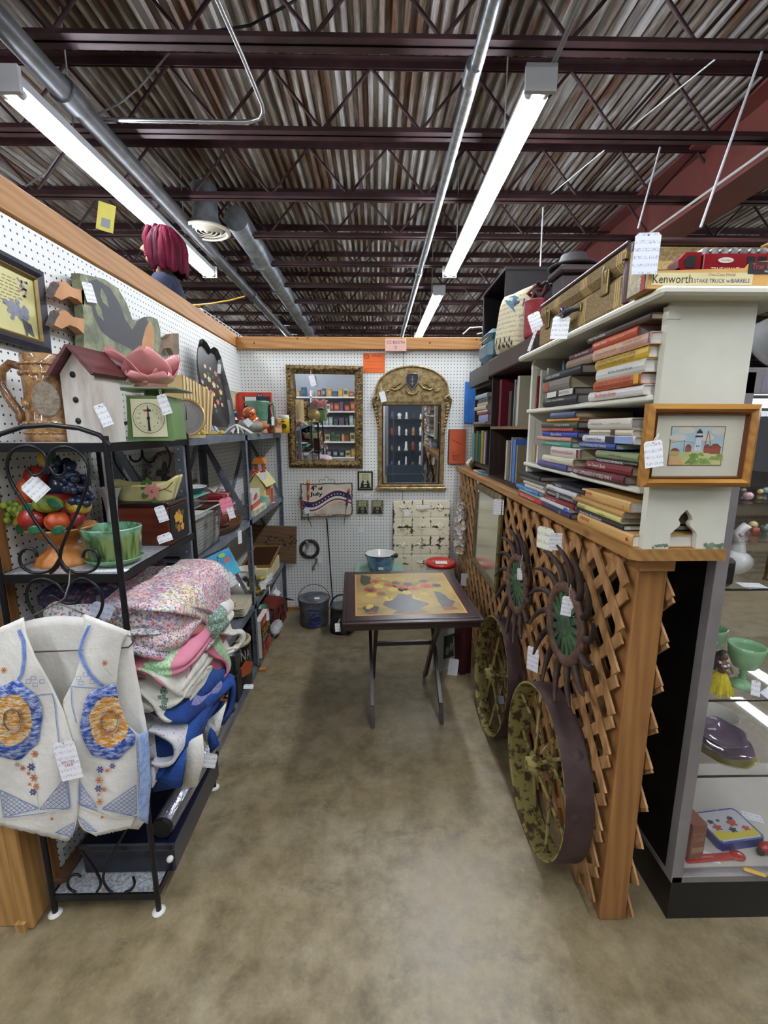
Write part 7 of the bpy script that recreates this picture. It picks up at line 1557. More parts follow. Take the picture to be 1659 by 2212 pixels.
stack(.655, 1.402, [
 (1.53, 1.81, .022, .19, '#4c4c86', 'violet-blue book lowest in the far stack of the middle shelf', (('Painted Furniture', .35, 'g', (.4, 0), .5),)),
 (1.474, 1.747, .024, .2, '#cfcab2', 'plain cream book above the violet-blue one', (('Farmhouse', .2, 'g', (.4, 0), .2),), PGO),
 (1.444, 1.682, .034, .2, '#cbc6bc', 'thick off-white needlecraft book', (('THE COMPLETE BOOK OF NEEDLECRAFT', .3, 'r', (.45, 0), .8),), PGO, ((.93, .99, '#7a2026'),)),
 (1.509, 1.771, .018, .18, '#3a8a74', 'teal green book in the far stack of the middle shelf', (('Knitting Pattern', .4, 'w', (.45, 0), .5),)),
 (1.52, 1.844, .016, .18, '#c08a78', 'dusty pink book sticking out of the far stack', (('The Stitch Library', .4, 'w', (.45, 0), .6),), PGO),
 (1.468, 1.779, .018, .18, '#26409a', 'bright blue book in the far stack of the middle shelf', (('Blue Skies', .5, 'w', (.45, 0), .3),), PGG),
 (1.497, 1.777, .012, .17, '#a8463c', 'brick red thin book in the far stack of the middle shelf', (('Clockwork', .5, 'k', (.5, 0), .4),), PGG),
 (1.467, 1.786, .021, .18, '#3e4a36', 'dark green book lettered storage and display', (('storage & display', .36, 'w', (.62, 0), .4),), PGG),
 (1.464, 1.739, .012, .17, '#c9862a', 'orange-gold thin book near the top of the far middle stack', (('Decorating', .5, 'r', (.5, 0), .4),), PGG),
 (1.487, 1.696, .019, .2, '#3c5276', 'slate blue book topping the far stack of the middle shelf', (), PGO)])
stack(.662, 1.2456, [
 (1.111, 1.426, .033, .21, '#c9a05e', 'tan volume lettered AIRWAR lying directly on the fence cap', (('AIRWAR', .34, 'r', (.16, .18), .2), ('Outraged Skies Wings of Fire', .14, 'p', (.2, -.16), .28), ('1', .28, 'r', (.93, 0), .03))),
 (1.154, 1.436, .0155, .2, '#1e1a1a', 'black book about the American Revolution', (('American Revolution', .55, 'w', (.35, 0), .5),)),
 (1.169, 1.433, .0165, .19, '#cfc878', 'pale yellow gun digest in the lowest near stack', (('GUN DIGEST', .6, 'k', (.12, 0), .22), ('Von Bent', .34, 'k', (.62, 0), .14)), PGG),
 (1.159, 1.469, .0175, .19, '#b98f52', 'tan book on the Revolutionary War under the top AIRWAR volume', (('THE REVOLUTIONARY WAR', .4, 'p', (.28, 0), .45),), PGG),
 (1.141, 1.421, .029, .21, '#c9a05e', 'tan volume lettered AIRWAR topping the lowest near stack', (('AIRWAR', .34, 'r', (.16, .18), .2), ('Tragic Victories', .16, 'p', (.2, -.16), .26), ('2', .34, 'r', (.9, -.1), .03)))])
stack(.66, 1.2456, [
 (1.474, 1.752, .0185, .19, '#2c2456', 'deep violet paperback lowest in the middle pile on the cap', (('GB', .6, 'w', (.7, 0), .06),), PGG),
 (1.493, 1.757, .0145, .18, '#d4d2cc', 'white paperback with a bright blue end in the pile on the cap', (('The Gracious Kitchen', .3, 'p', (.4, 0), .4),), PGW, ((.86, .99, '#2a5fc0'),)),
 (1.455, 1.72, .0165, .18, '#7d1c26', 'crimson paperback in the middle pile on the cap', (('To Catch the Dream', .34, 'w', (.25, 0), .36),)),
 (1.445, 1.71, .023, .19, '#33383a', 'dark grey paperback with white capitals in the middle pile', (('ANNIE SLOAN', .34, 'w', (.2, 0), .28), ('ROOM RECIPES & STYLE', .34, 'w', (.7, 0), .4)), PGW, ((.37, .47, '#8a8d8c'),)),
 (1.442, 1.71, .0175, .19, '#cdd0d2', 'white paperback with red mottled print in the middle pile', (('GLORIA', .4, 'r', (.25, 0), .2),)),
 (1.393, 1.654, .0165, .19, '#202329', 'black paperback topping the middle pile on the cap', (('Black Dress', .5, 'w', (.25, 0), .2),), PGG)])
stack(.655, 1.2456, [
 (1.733, 2.026, .02, .2, '#a8241f', 'bright red book lettered Joy of Cooking at the far end of the cap piles', (('THE JOY OF COOKING', .5, 'w', (.4, 0), .6),)),
 (1.75, 2.03, .011, .19, '#6f9a98', 'thin pale teal booklet on the bright red book', ()),
 (1.784, 2.073, .017, .18, '#3f74b4', 'sky blue paperback in the far pile on the cap', (('SUMMER', .4, 'w', (.6, 0), .3),)),
 (1.717, 1.951, .0145, .18, '#cdc8b4', 'cream booklet in the far pile on the cap', (('Early Table', .4, 'p', (.5, 0), .4),)),
 (1.72, 1.96, .014, .18, '#b8b3a2', 'beige booklet in the far pile on the cap', ()),
 (1.70, 2.0, .014, .17, '#5a5248', 'grey-brown booklet under the glossy black one', ()),
 (1.768, 2.064, .018, .18, '#17181b', 'glossy black thin book topping the far pile on the cap', (), PGG)])
def up_book(X, y, z, th, h, depth, color, label, rz=0, lean=0, pages=PGW, txt=None, group='upright books on the right-hand shelves'):
    o = thing('book', label, 'book', TR((X, y, z), lean, 0, rz), group)
    b = MB().bx(0, depth, -th/2, -th/2+.002, 0, h).bx(0, depth, th/2-.002, th/2, 0, h); b.add([(0, -th/2, 0), (-.003, 0, 0), (0, th/2, 0), (0, -th/2, h), (-.003, 0, h), (0, th/2, h)], [(0, 1, 4, 3), (1, 2, 5, 4), (0, 2, 1), (3, 4, 5)], 0)
    ms = [cover_mat(color)]
    if txt: ms.append(INKS[txt[1]]); b.text(txt[0], th*.5, FR((-.0035, 0, h*.55), (0, 0, -1), (-1, 0, 0)), 1, w=h*.5)
    b.build('cover', ms, o); MB().bx(.002, depth-.003, -th/2+.002, th/2-.002, .003, h-.004).build('page_block', pages, o)
for (x, y, th, h, c, lab, tx) in ((.70, 1.99, .006, .14, '#7a1f28', 'slim red booklet upright against the far side of the top shelf', None), (.705, 1.965, .013, .16, '#b9b9a4', 'white upright book at the far side of the top shelf', None), (.72, 1.93, .02, .165, '#8c8f86', 'grey upright book with a big black V on its cover', ('V', 'k')), (.725, 1.84, .012, .13, '#cfcab8', 'short cream upright booklet on the top shelf', None), (.73, 1.80, .02, .175, '#2c5a76', 'teal blue torn-jacket upright book on the top shelf', None), (.735, 1.755, .035, .165, '#7a1c24', 'dark red upright book beside the teal one', ('A', 'w'))):
    up_book(x, y, 1.631, th, h, .14, c, lab, 0, 0, PGW, tx)
for (x, y, th, h, c, lab) in ((.70, 1.98, .02, .075, '#b09a72', 'short tan book upright at the far end of the middle shelf'), (.70, 1.94, .014, .075, '#d2cfc4', 'short white book upright at the far end of the middle shelf')): up_book(x, y, 1.402, th, h, .1, c, lab)
# lighthouse picture
lp = thing('lighthouse_picture', 'honey wood framed watercolour of a lighthouse hung on the bookcase side', 'picture', FR((at(1508, 964, Y=1.065).x, 1.0745, 1.508), (1, .015, 0), (0, -1, .0)) @ Matrix.Rotation(-.01, 4, 'Z'))
b = MB(); rect_frame(b, .268, .196, .021, .026, None, 0); rect_frame(b, .228, .156, .006, .018, None, 1); b.build('frame', [wood('honey_oak', '#85591f', '#ab7a38', 'X', knots=False, rough=.35), mat('frame_lip', '#5c2c14', rough=.35)], lp)
MB().bx(-.112, .112, -.076, .076, .003, .006).build('mat_board', mat('mat_cream', '#c9c7b2'), lp)
b = MB(); b.bx(-.068, .064, -.047, .047, .006, .0066, 1); b.bx(-.066, .062, -.045, .045, .0066, .0068, 0)
R = random.Random(21)
b.poly([(-.066, -.045), (.062, -.045), (.062, -.018), (.03, -.012), (-.02, -.014), (-.066, -.022)], None, 2, .0071)
for k in range(22): b.blob(R.uniform(-.02, .058), R.uniform(-.04, -.02), .009, .004, None, 3, .0072+.00002*k, R.uniform(-.4, .4), 8, .3)
b.poly([(-.066, -.045), (-.03, -.045), (-.04, -.03), (-.066, -.026)], None, 9, .0078)
for (x, y, rx) in ((-.05, .02, .022), (.02, .02, .02), (.045, .035, .015), (-.03, .037, .02)): b.blob(x, y, rx, .008, None, 4, .0072)
b.poly([(-.008, -.013), (.01, -.013), (.007, .022), (-.005, .022)], None, 5, .0076); b.bx(-.008, .01, .021, .025, .0076, .0079, 6); b.bx(-.006, .008, .03, .034, .0076, .0079, 6); b.poly([(-.005, .034), (.007, .034), (.001, .041)], None, 6, .0078); b.bx(-.004, .006, .025, .03, .0074, .0077, 5); b.bx(-.003, -.001, -.002, .002, .0077, .0079, 6); b.bx(.002, .004, -.002, .002, .0077, .0079, 6)
for (x, y, w_, h_, m) in ((-.054, -.022, .018, .01, 8), (-.022, -.013, .012, .01, 7), (.024, -.016, .012, .012, 7), (.044, -.018, .022, .014, 7)): b.bx(x-w_*.6, x+w_*.6, y, y+h_, .0076, .0078, m); b.poly([(x-w_*.7, y+h_), (x+w_*.7, y+h_), (x+w_*.2, y+h_*1.7), (x-w_*.3, y+h_*1.7)], None, 10, .0079)
b.line([(.016, -.01), (.022, .036)], .0018, None, 7, .0079); b.line([(.022, .036), (.034, -.005)], .0008, None, 6, .0079); b.line([(-.033, -.012), (-.033, .014)], .0008, None, 6, .0079); b.line([(-.066, .008), (-.033, .012), (-.006, .006)], .0006, None, 6, .0079)
b.build('watercolour', [mat('wc_sky', '#8fa9b4', '#a9b4ac', sc=20), mat('wc_edge', '#6f5a3e'), mat('wc_field', '#a3a46a', '#b5b07c', sc=25), mat('wc_grass', '#5f7a3a', '#7d944a', sc=40), mat('wc_cloud', '#c4b48e', '#b4b8b4', sc=25), mat('wc_tower', '#c2c6c8'), mat('wc_dark', '#2c3034'), mat('wc_red', '#8f4a3a'), mat('wc_tan', '#a8925a'), mat('wc_path', '#c49a6a'), mat('wc_roof', '#7a4436')], lp)
price_tag(lp, tuple(at(1412, 980, Y=1.035)), w=.042, h=.062, rz=.15, face=(-.05, -1, 0), knot=tuple(at(1424, 935, Y=1.04)))
b = MB(); kx = at(1422, 880, Y=1.04).x; b.tube([(kx, 1.07, 1.608), (kx, 1.044, 1.606), (kx+.001, 1.042, 1.55), (at(1420, 950, Y=1.04).x, 1.04, 1.532)], .0011, 5).tube([(kx+.004, 1.07, 1.608), (kx+.004, 1.044, 1.606), (kx+.003, 1.042, 1.55), (at(1420, 950, Y=1.04).x, 1.04, 1.532)], .0011, 5).build('black_cord', BLACK, lp)
# suitcase
sc_ = thing('suitcase', 'tan tweed suitcase with dark leather edges and brass latches on top of the bookcase', 'suitcase', (0, 0, 0))
t = NT('tweed_stripe'); v = t.co(); s = t.n('ShaderNodeSeparateXYZ'); t.l(v, s.inputs[0]); n = t.noise(v, 160, 2)
fy = t.math('FRACT', t.math('MULTIPLY', t.math('SUBTRACT', s.outputs[1], 1.27), 4.6)); st_ = t.math('MULTIPLY', t.math('LESS_THAN', fy, .22), t.math('GREATER_THAN', t.math('FRACT', t.math('MULTIPLY', s.outputs[1], 95)), .45))
t.base(t.mix(t.math('MULTIPLY', st_, .8), t.ramp(n, [(.35, '#6a5636'), (.65, '#8f7a50')]), '#c7ab70')); t.pr(.8); TWEED = t.m; TWF = mat('tweed_face', '#9a8350', '#b8a06a', rough=.85, sc=150); OX = mat('oxblood_leather', '#2c1416', '#3c1d1e', rough=.35, sc=9); BRS = mat('brass', '#5e4e28', '#85703c', rough=.35, metal=.7, sc=20)
b = MB(); b.bx(.662, 1.14, 1.268, 1.905, 1.8615, 1.965, 0, b=.018); b.bx(.66, 1.142, 1.266, 1.907, 1.967, 2.032, 0, b=.018); b.build('shell', TWEED, sc_)
MB().bx(.70, 1.10, 1.2665, 1.269, 1.88, 2.018).build('end_face', TWF, sc_)
b = MB(); b.tube([(.672, 1.27, 1.88), (.668, 1.268, 1.95), (.672, 1.27, 2.02), (.70, 1.268, 2.03), (1.12, 1.268, 2.03)], .011, 8); b.tube([(.672, 1.272, 1.872), (.70, 1.27, 1.866), (1.12, 1.27, 1.866)], .009, 8); b.tube([(.666, 1.27, 2.029), (.666, 1.9, 2.029)], .006, 6).build('leather_edge', OX, sc_)
for y in (1.365, 1.80): MB().bx(.654, .661, y-.02, y+.02, 1.925, 1.99, b=.002).tube([(.65, y-.006, 1.955), (.645, y-.006, 1.985), (.65, y-.006, 2.0)], .003, 6).build('latch', BRS, sc_)
MB().bx(.652, .66, 1.255, 1.275, 1.985, 2.005, b=.002).bx(.66, .69, 1.258, 1.266, 1.985, 2.0, b=.002).build('corner_clasp', BRS, sc_)
MB().tube([(.658, 1.52, 1.93), (.63, 1.525, 1.925), (.618, 1.55, 1.915), (.618, 1.62, 1.912), (.63, 1.645, 1.925), (.658, 1.65, 1.93)], [.007, .01, .012, .012, .01, .007], 10).build('handle', BLACK, sc_)
MB().bx(.654, .66, 1.51, 1.53, 1.92, 1.945, b=.002).bx(.654, .66, 1.64, 1.66, 1.92, 1.945, b=.002).build('handle_mount', BRS, sc_)
price_tag(sc_, tuple(at(1210, 708, X=.61)), w=.055, h=.07, rz=-.1, face=(-.7, -1, 0), knot=tuple(at(1215, 680, X=.61)))
b = MB(); c = at(1215, 672, X=.612); [b.tube([c, c+Vector((0, .015*k, .012)), c+Vector((0, .02*k, -.01)), c], .0022, 5) for k in (-1, 1)]; b.build('purple_ribbon', mat('purple_ribbon', '#33205c', rough=.4), sc_)
# boxed toy truck
tk = thing('truck_box', 'window box lettered Kenworth Stake Truck holding a red toy truck, on the bookcase top', 'toy box', TR((.615, 1.078, 1.8605), 0, 0, -.02))
KR = mat('kraft_tan', '#b98e4a', '#c99c58', rough=.6, sc=5); b = MB()
b.prism([(0, 0), (.40, 0), (.40, .125), (.31, .105), (.29, .06), (.225, .055), (.215, .043), (0, .037)], .002, FR((0, 0, 0), (1, 0, 0), (0, -1, 0)), 0)
b.bx(0, .4, .084, .086, 0, .045, 0); b.bx(0, .002, 0, .085, 0, .105, 2); b.bx(0, .4, 0, .085, 0, .003, 0); b.bx(.31, .4, 0, .085, .116, .12, 0)
T = FR((0, -.0025, 0), (1, 0, 0), (0, -1, 0)); b.bx(.008, .235, .007, .033, 0, .0004, 1, T); b.bx(-.0, .018, .0, .035, .0002, .0006, 3, FR((-.001, .086, 0), (0, -1, 0), (-1, 0, 0)) @ TR((.06, 0, 0)))
b.bx(.222, .30, .03, .056, 0, .0006, 4, T)
b.build('carton', [KR, mat('kraft_label', '#d9cf9e'), mat('carton_print', '#a49a7c', '#c2b898', sc=60), mat('label_red', '#a02a22'), mat('label_black', '#17130f')], tk)
b = MB().text('Kenworth', .018, T, 0, .001, w=.09, off=(.055, .02)).text('STAKE TRUCK w/BARRELS', .0085, T, 1, .001, w=.125, off=(.166, .016)).text('Die-Cast Metal', .006, T, 2, .001, w=.06, off=(.165, .029)).text('True Value', .012, T, 3, .001, w=.06, off=(.26, .046)).text('Hardware', .005, T, 4, .001, w=.026, off=(.272, .036)).text('1925', .012, FR((-.0016, .03, .018), (0, 0, 1), (-1, 0, 0)), 4, .0003, w=.026)
b.build('lettering', [mat('ink_sepia', '#3a2418'), mat('ink_navy', '#2a2c6a'), mat('ink_tan', '#8a6a3a'), mat('ink_scarlet', '#c8281e'), WHITE], tk)
MB().add([(.002, .001, .105), (.31, .001, .105), (.31, .001, .04), (.002, .001, .037)], [(0, 1, 2, 3)]).build('window_film', glassm('film', '#f4f4f0', .08, .12), tk)
tr = thing('toy_truck', 'red and black die-cast stake truck lettered TRUE VALUE inside its window box', 'toy truck', TR((.665, 1.118, 1.8665), 0, 0, -.02))
TRED = mat('truck_red', '#8f1a22', rough=.25, coat=.5)
MB().bx(.085, .262, -.022, .022, .026, .075, 0, b=.002).build('stake_body', TRED, tr)
T = FR((.085, -.0225, .026), (1, 0, 0), (0, -1, 0)); b = MB()
for i in range(3):
    for j in range(2): b.bx(.098+.026*i, .116+.026*i, .008+.02*j, .022+.02*j, 0, .0006, 1, T)
b.text('TRUE VALUE', .008, T, 0, .0008, w=.065, off=(.05, .015)).blob(.05, .034, .018, .006, T, 0, .0006).text('True Value', .004, T, 2, .001, w=.024, off=(.05, .034)); b.build('body_print', [WHITE, BLACK, TRED], tr)
MB().prism([(.04, .018), (.08, .018), (.08, .078), (.045, .078), (.028, .06), (.03, .045), (.04, .04)], .04, FR((0, .02, 0), (1, 0, 0), (0, -1, 0))).build('cab', TRED, tr)
MB().prism([(.046, .045), (.068, .045), (.068, .07), (.05, .07), (.04, .06)], .0006, FR((0, -.0205, 0), (1, 0, 0), (0, -1, 0))).build('cab_window', BLACK, tr)
MB().bx(-.012, .04, -.013, .013, .018, .045, b=.004).bx(-.02, .26, -.008, .008, .012, .02).tube([(-.018, -.024, .014), (-.008, -.024, .03), (.012, -.024, .03), (.03, -.024, .014), (.08, -.024, .014)], .004, 6).build('hood', BLACK, tr)
for x in (.0, .135, .175, .215):
    q = MB().cyl((x, -.026, .013), (x, -.018, .013), .0125, n=18).cyl((x, .018, .013), (x, .026, .013), .0125, n=18).build('wheel', BLACK, tr)
    MB().cyl((x, -.0265, .013), (x, -.0255, .013), .007, n=14).build('wheel_hub', TRED, q)
b = MB(); [b.cyl((.095+.022*k, -.01, .083), (.095+.022*k, .012, .083), .009, n=10) for k in range(8)]; b.build('barrels', mat('barrel_grey', '#6b6f74', '#c4c8cc', rough=.3, metal=.5, sc=60), tr)
price_tag(tk, tuple(at(1396, 548, Y=1.07)), w=.054, h=.085, rz=-.02, face=(-.15, -1, 0), m=scribble('truck_tag', '#dfe4ee', '#2c3a80', .008))
# ---------------- dark bookcases and what they hold ----------------
DKB = wood('dark_brown_board', '#241813', '#3a2a21', 'Z', knots=False, rough=.5); DKE = mat('worn_edge', '#6a4f34', rough=.6)
d1 = thing('dark_bookcase', 'dark brown bookcase beside the cream one with upright books in two tiers', 'bookcase', (0, 0, 0))
for y, n_ in ((2.09, 'side_panel'), (2.80, 'side_panel')): MB().bx(.715, .93, y, y+.02, 1.246, 1.86).bx(.713, .716, y, y+.02, 1.25, 1.86).build(n_, DKB, d1)
MB().bx(.712, .93, 2.11, 2.8, 1.246, 1.262).build('shelf', DKB, d1); MB().bx(.712, .93, 2.11, 2.8, 1.545, 1.561).build('shelf', DKE, d1)
MB().bx(.69, .96, 2.06, 2.84, 1.86, 1.955, b=.006).build('crown', DKB, d1); MB().bx(.92, .93, 2.11, 2.8, 1.26, 1.86).build('back_panel', BLACK, d1)
for (y, th, h, c, lab, x) in ((2.72, .045, .27, '#6a1a2a', 'tall crimson album in the upper tier of the dark bookcase', .74), (2.55, .05, .19, '#3c3024', 'brown worn book in the upper tier of the dark bookcase', .75), (2.44, .018, .24, '#6a7a80', 'grey-blue thin book in the upper tier of the dark bookcase', .74), (2.41, .012, .21, '#5f6250', 'olive thin book in the upper tier of the dark bookcase', .74), (2.35, .035, .25, '#b9b39a', 'cream book nearest in the upper tier of the dark bookcase', .73), (2.25, .1, .27, '#3a1420', 'broad dark plum album behind the cream book', .86)): up_book(x, y, 1.5615, th, h, .14 if x < .8 else .05, c, lab)
for (y, th, h, c, lab) in ((2.52, .028, .22, '#b8b29c', 'cream book in the lower tier of the dark bookcase'), (2.47, .02, .21, '#6a6e70', 'grey book in the lower tier of the dark bookcase'), (2.43, .018, .24, '#8a8d90', 'light grey book in the lower tier of the dark bookcase'), (2.38, .04, .23, '#4c76b8', 'sky blue book in the lower tier of the dark bookcase'), (2.33, .015, .2, '#8f8468', 'tan book nearest in the lower tier of the dark bookcase')): up_book(.735, y, 1.2625, th, h, .14, c, lab)
d2 = thing('dark_shelf', 'dark open shelf unit in the far right corner with stacked books', 'bookcase', (0, 0, 0))
for y in (2.86, 3.42): MB().bx(.745, .95, y, y+.018, 1.246, 1.83).build('side_panel', DKB, d2)
for z in (1.30, 1.56, 1.83): MB().bx(.742, .95, 2.86, 3.44, z, z+.014).build('shelf', DKB, d2)
MB().prism([(0, 0), (.05, 0), (.08, .03), (.46, .03), (.5, 0), (.56, 0), (.56, .055), (0, .055)], .012, F_AISLE_R((.745, 3.43, 1.246))).build('apron', DKB, d2)
yy = [(2.93, 3.33)]
z = 1.575
for (th, c, lab, a, bb, X) in ((.018, '#7a6a5e', 'brown-grey book lowest of the pile in the far corner shelf', 2.90, 3.24, .70), (.045, '#8d93c0', 'lavender thick book in the far corner pile', 2.9, 3.16, .715), (.014, '#8a3a34', 'thin red book in the far corner pile', 2.9, 3.2, .71), (.016, '#cfc8a8', 'cream book in the far corner pile', 2.9, 3.2, .71), (.026, '#b8ab94', 'beige rounded-spine book in the far corner pile', 2.9, 3.24, .70), (.02, '#a9a690', 'pale olive book in the far corner pile', 2.9, 3.2, .71), (.014, '#5a4c54', 'dark mauve book in the far corner pile', 2.9, 3.18, .71), (.012, '#6b7a8a', 'thin slate book in the far corner pile', 2.9, 3.16, .71), (.028, '#8fa3ab', 'light blue-grey book topping the far corner pile', 2.88, 3.22, .70)):
    flat_book(X, a, bb, z, th, .19, c, lab, (), PGG); z += th+.0006
for (y, th, h, c, lab) in ((2.93, .03, .22, '#2a2c3c', 'dark navy upright book in the far corner shelf'), (2.975, .022, .21, '#c9a3b8', 'pale pink upright book in the far corner shelf'), (3.05, .06, .22, '#8f8a2e', 'olive yellow upright book in the far corner shelf'), (3.12, .04, .2, '#2f5a5c', 'dark teal upright book in the far corner shelf'), (3.2, .07, .215, '#3a5c34', 'green upright book with a blue patch in the far corner shelf'), (3.33, .09, .2, '#5c8a86', 'sea green upright book at the far end of the corner shelf')): up_book(.72, y, 1.3145, th, h, .15, c, lab)
for (y, X, c, lab, th) in ((2.96, .69, '#3a8ab0', 'turquoise booklet on the cap beneath the corner shelf', .012), (3.12, .70, '#cfc29a', 'cream booklet on the cap beneath the corner shelf', .014)): flat_book(X, y-.07, y+.07, 1.2456, th, .1, c, lab)
cf = thing('shell_cluster', 'small white coral-like shell piece on the cap at the far end', 'ornament', (.70, 3.35, 1.2456)); R = random.Random(2); b = MB(); [b.ball((R.uniform(-.02, .02), R.uniform(-.04, .04), .012+.07*R.random()), R.uniform(.008, .014), 0, 8, 6) for k in range(22)]; b.build('cluster', SHM[0], cf)
bp = thing('blue_shutter', 'bright blue wooden panel board at the back corner above the upright books', 'board', F_AISLE_R((.765, 3.55, 1.72)))
b = MB().bx(-.12, .10, -.17, .15, 0, .015); b.bx(-.1, -.085, -.16, .14, .015, .02); b.bx(.06, .075, -.16, .14, .015, .02); b.build('panel', mat('shutter_blue', '#2f6cb8', '#3c7cc8', rough=.5, sc=6), bp); bp.matrix_world = Matrix.Translation((.83, 3.668, 1.76)) @ Matrix.Rotation(PI/2, 4, 'X')
dc2 = thing('open_cabinet', 'black-brown open cabinet standing on its side high at the right', 'cabinet', (0, 0, 0))
for (a_, nm) in (((.74, 1.15, 2.72, 2.738, 1.957, 2.43), 'side_panel'), ((.74, 1.15, 3.24, 3.258, 1.957, 2.43), 'side_panel'), ((.735, 1.155, 2.715, 3.262, 2.43, 2.447), 'top_panel'), ((.74, 1.15, 2.738, 3.24, 1.957, 1.972), 'bottom_panel'), ((1.14, 1.15, 2.738, 3.24, 1.97, 2.43), 'back_panel')): MB().bx(*a_).build(nm, mat('cabinet_black', '#141214', '#211c1c', rough=.4, sc=9), dc2)
MB().bx(.70, 1.15, 2.86, 3.45, 1.845, 1.956).build('plinth', mat('cabinet_black', ''), dc2)
tc = thing('train_case', 'grey-blue train case inside the black cabinet', 'case', (0, 0, 0))
b = MB().bx(.70, .95, 2.90, 3.18, 1.973, 2.10, b=.03); b.bx(.70, .95, 2.90, 3.18, 2.103, 2.16, b=.03); b.build('shell', mat('case_blue', '#4f6a74', '#5c7882', rough=.45, sc=5), tc); MB().tube([(.698, 2.91, 2.1), (.698, 3.17, 2.1)], .004, 6).build('metal_band', BRS, tc)
# pillow
pw = thing('bird_pillow', 'cream script-print pillow with a blue bird, leaning on the dark bookcase crown', 'pillow', FR((.735, 2.49, 2.10), (.12, -1, -.06), (-1, -.2, .12)))
t = NT('script_linen'); v = t.co((1, 2.6, 1)); n = t.noise(v, 60, 3); s = t.n('ShaderNodeSeparateXYZ'); t.l(t.co(), s.inputs[0]); row = t.math('PINGPONG', t.math('DIVIDE', s.outputs[1], .012), 1.0); k = t.math('MULTIPLY', t.math('GREATER_THAN', row, .6), t.math('LESS_THAN', t.math('ABSOLUTE', t.math('SUBTRACT', n, .5)), .03)); t.base(t.mix(t.math('MULTIPLY', k, .8), '#cfc6a4', '#3c3830')); t.pr(.9); t.bump(t.noise(t.co(), 12), .4, .02); SCR = t.m
def cush(sg_):
    def f(u, v):
        x = (u-.5)*2; y = (v-.5)*2; e = (1-x**4)*(1-y**4); pinch = 1-.07*(1-abs(x))*abs(y)**3; pin2 = 1-.07*(1-abs(y))*abs(x)**3
        return (x*.165*pin2, y*.155*pinch, sg_*.055*max(0, e)**.5)
    return f
b = MB().sheet(cush(1), 24, 24).sheet(cush(-1), 24, 24)
b.build('cushion', SCR, pw)
b = MB(); F_ = cush(1)
def onp(l, m):
    P = [F_(.5+x/.33, .5+y/.31) for x, y in l]; c = Vector((sum(p[0] for p in P)/len(P), sum(p[1] for p in P)/len(P), 0)); cz = F_(.5+c.x/.33, .5+c.y/.31)
    vs = [(p[0], p[1], p[2]+.002) for p in P]+[(cz[0], cz[1], cz[2]+.003)]; n = len(P); b.add(vs, [(i, (i+1) % n, n) for i in range(n)], m)
onp([(-.06, .115), (.0, .125), (.05, .12), (.10, .10), (.155, .07), (.155, .02), (.14, .0), (.10, .03), (.04, .06), (-.02, .09)], 0); onp([(-.06, .115), (-.01, .118), (.04, .11), (.0, .098)], 1); onp([(.06, .1), (.15, .09), (.15, .05), (.08, .06)], 2)
for k in range(12): x = -.11+.018*k; y = -.12+.02*math.sin(k*2); onp([(x, y), (x+.012, y+.02), (x+.02, y+.004), (x+.01, y-.012)], 3)
b.build('bird_print', [mat('bird_blue', '#3c6f86'), mat('bird_white', '#d9d4bc'), mat('bird_slate', '#2c3c48'), mat('print_brown', '#4c4438')], pw)
# red tin and dark things near the suitcase
rc = thing('red_canister', 'ribbed weathered red metal canister next to the suitcase', 'canister', TR((.735, 2.15, 1.956)))
b = MB().lathe([(0, 0), (.05, 0), (.054, .01), (.056, .15), (.06, .155), (.056, .16), (.05, .16), (0, .158)], 44, wob=lambda a, z: 1+(.03*math.cos(a*18) if .015 < z < .15 else 0)); b.build('can_body', mat('chipped_red', '#7a2226', '#93363a', rough=.6, sc=30), rc)
b = MB(); R = random.Random(3); [b.tube([(R.uniform(-.03, .03), R.uniform(-.03, .03), .155), (R.uniform(-.045, .045), R.uniform(-.05, .05), .2), (R.uniform(-.06, .06), R.uniform(-.06, .06), .225)], .008, 6, k % 2) for k in range(14)]; b.build('berry_sprigs', [mat('dark_sprig', '#2e2420'), mat('red_sprig', '#6e2c30')], rc)
price_tag(rc, tuple(at(1157, 695, Y=1.98)), w=.05, h=.075, rz=.35, face=(-.5, -1, 0)); price_tag(rc, tuple(at(1150, 735, Y=1.97)), w=.012, h=.09, rz=-.3, face=(-.5, -1, 0))
tag(MB().lathe([(0, .03), (.05, .03), (.055, .02), (.09, .006), (.1, .012), (.098, .016), (.06, .03), (.05, .06), (0, .065)], 28).build('dark_hat', mat('hat_dark', '#2a2426', rough=.7), None, TR((.83, 2.02, 2.20))), 'dark brimmed hat shape perched behind the suitcase', 'hat')
tag(MB().bx(.76, .90, 1.95, 2.06, 1.8615, 2.17, b=.01).bx(.745, .915, 1.93, 2.08, 2.17, 2.20, b=.008).build('dark_box', mat('hat_box', '#33262a', rough=.6)), 'dark box under the brimmed hat behind the suitcase', 'box')
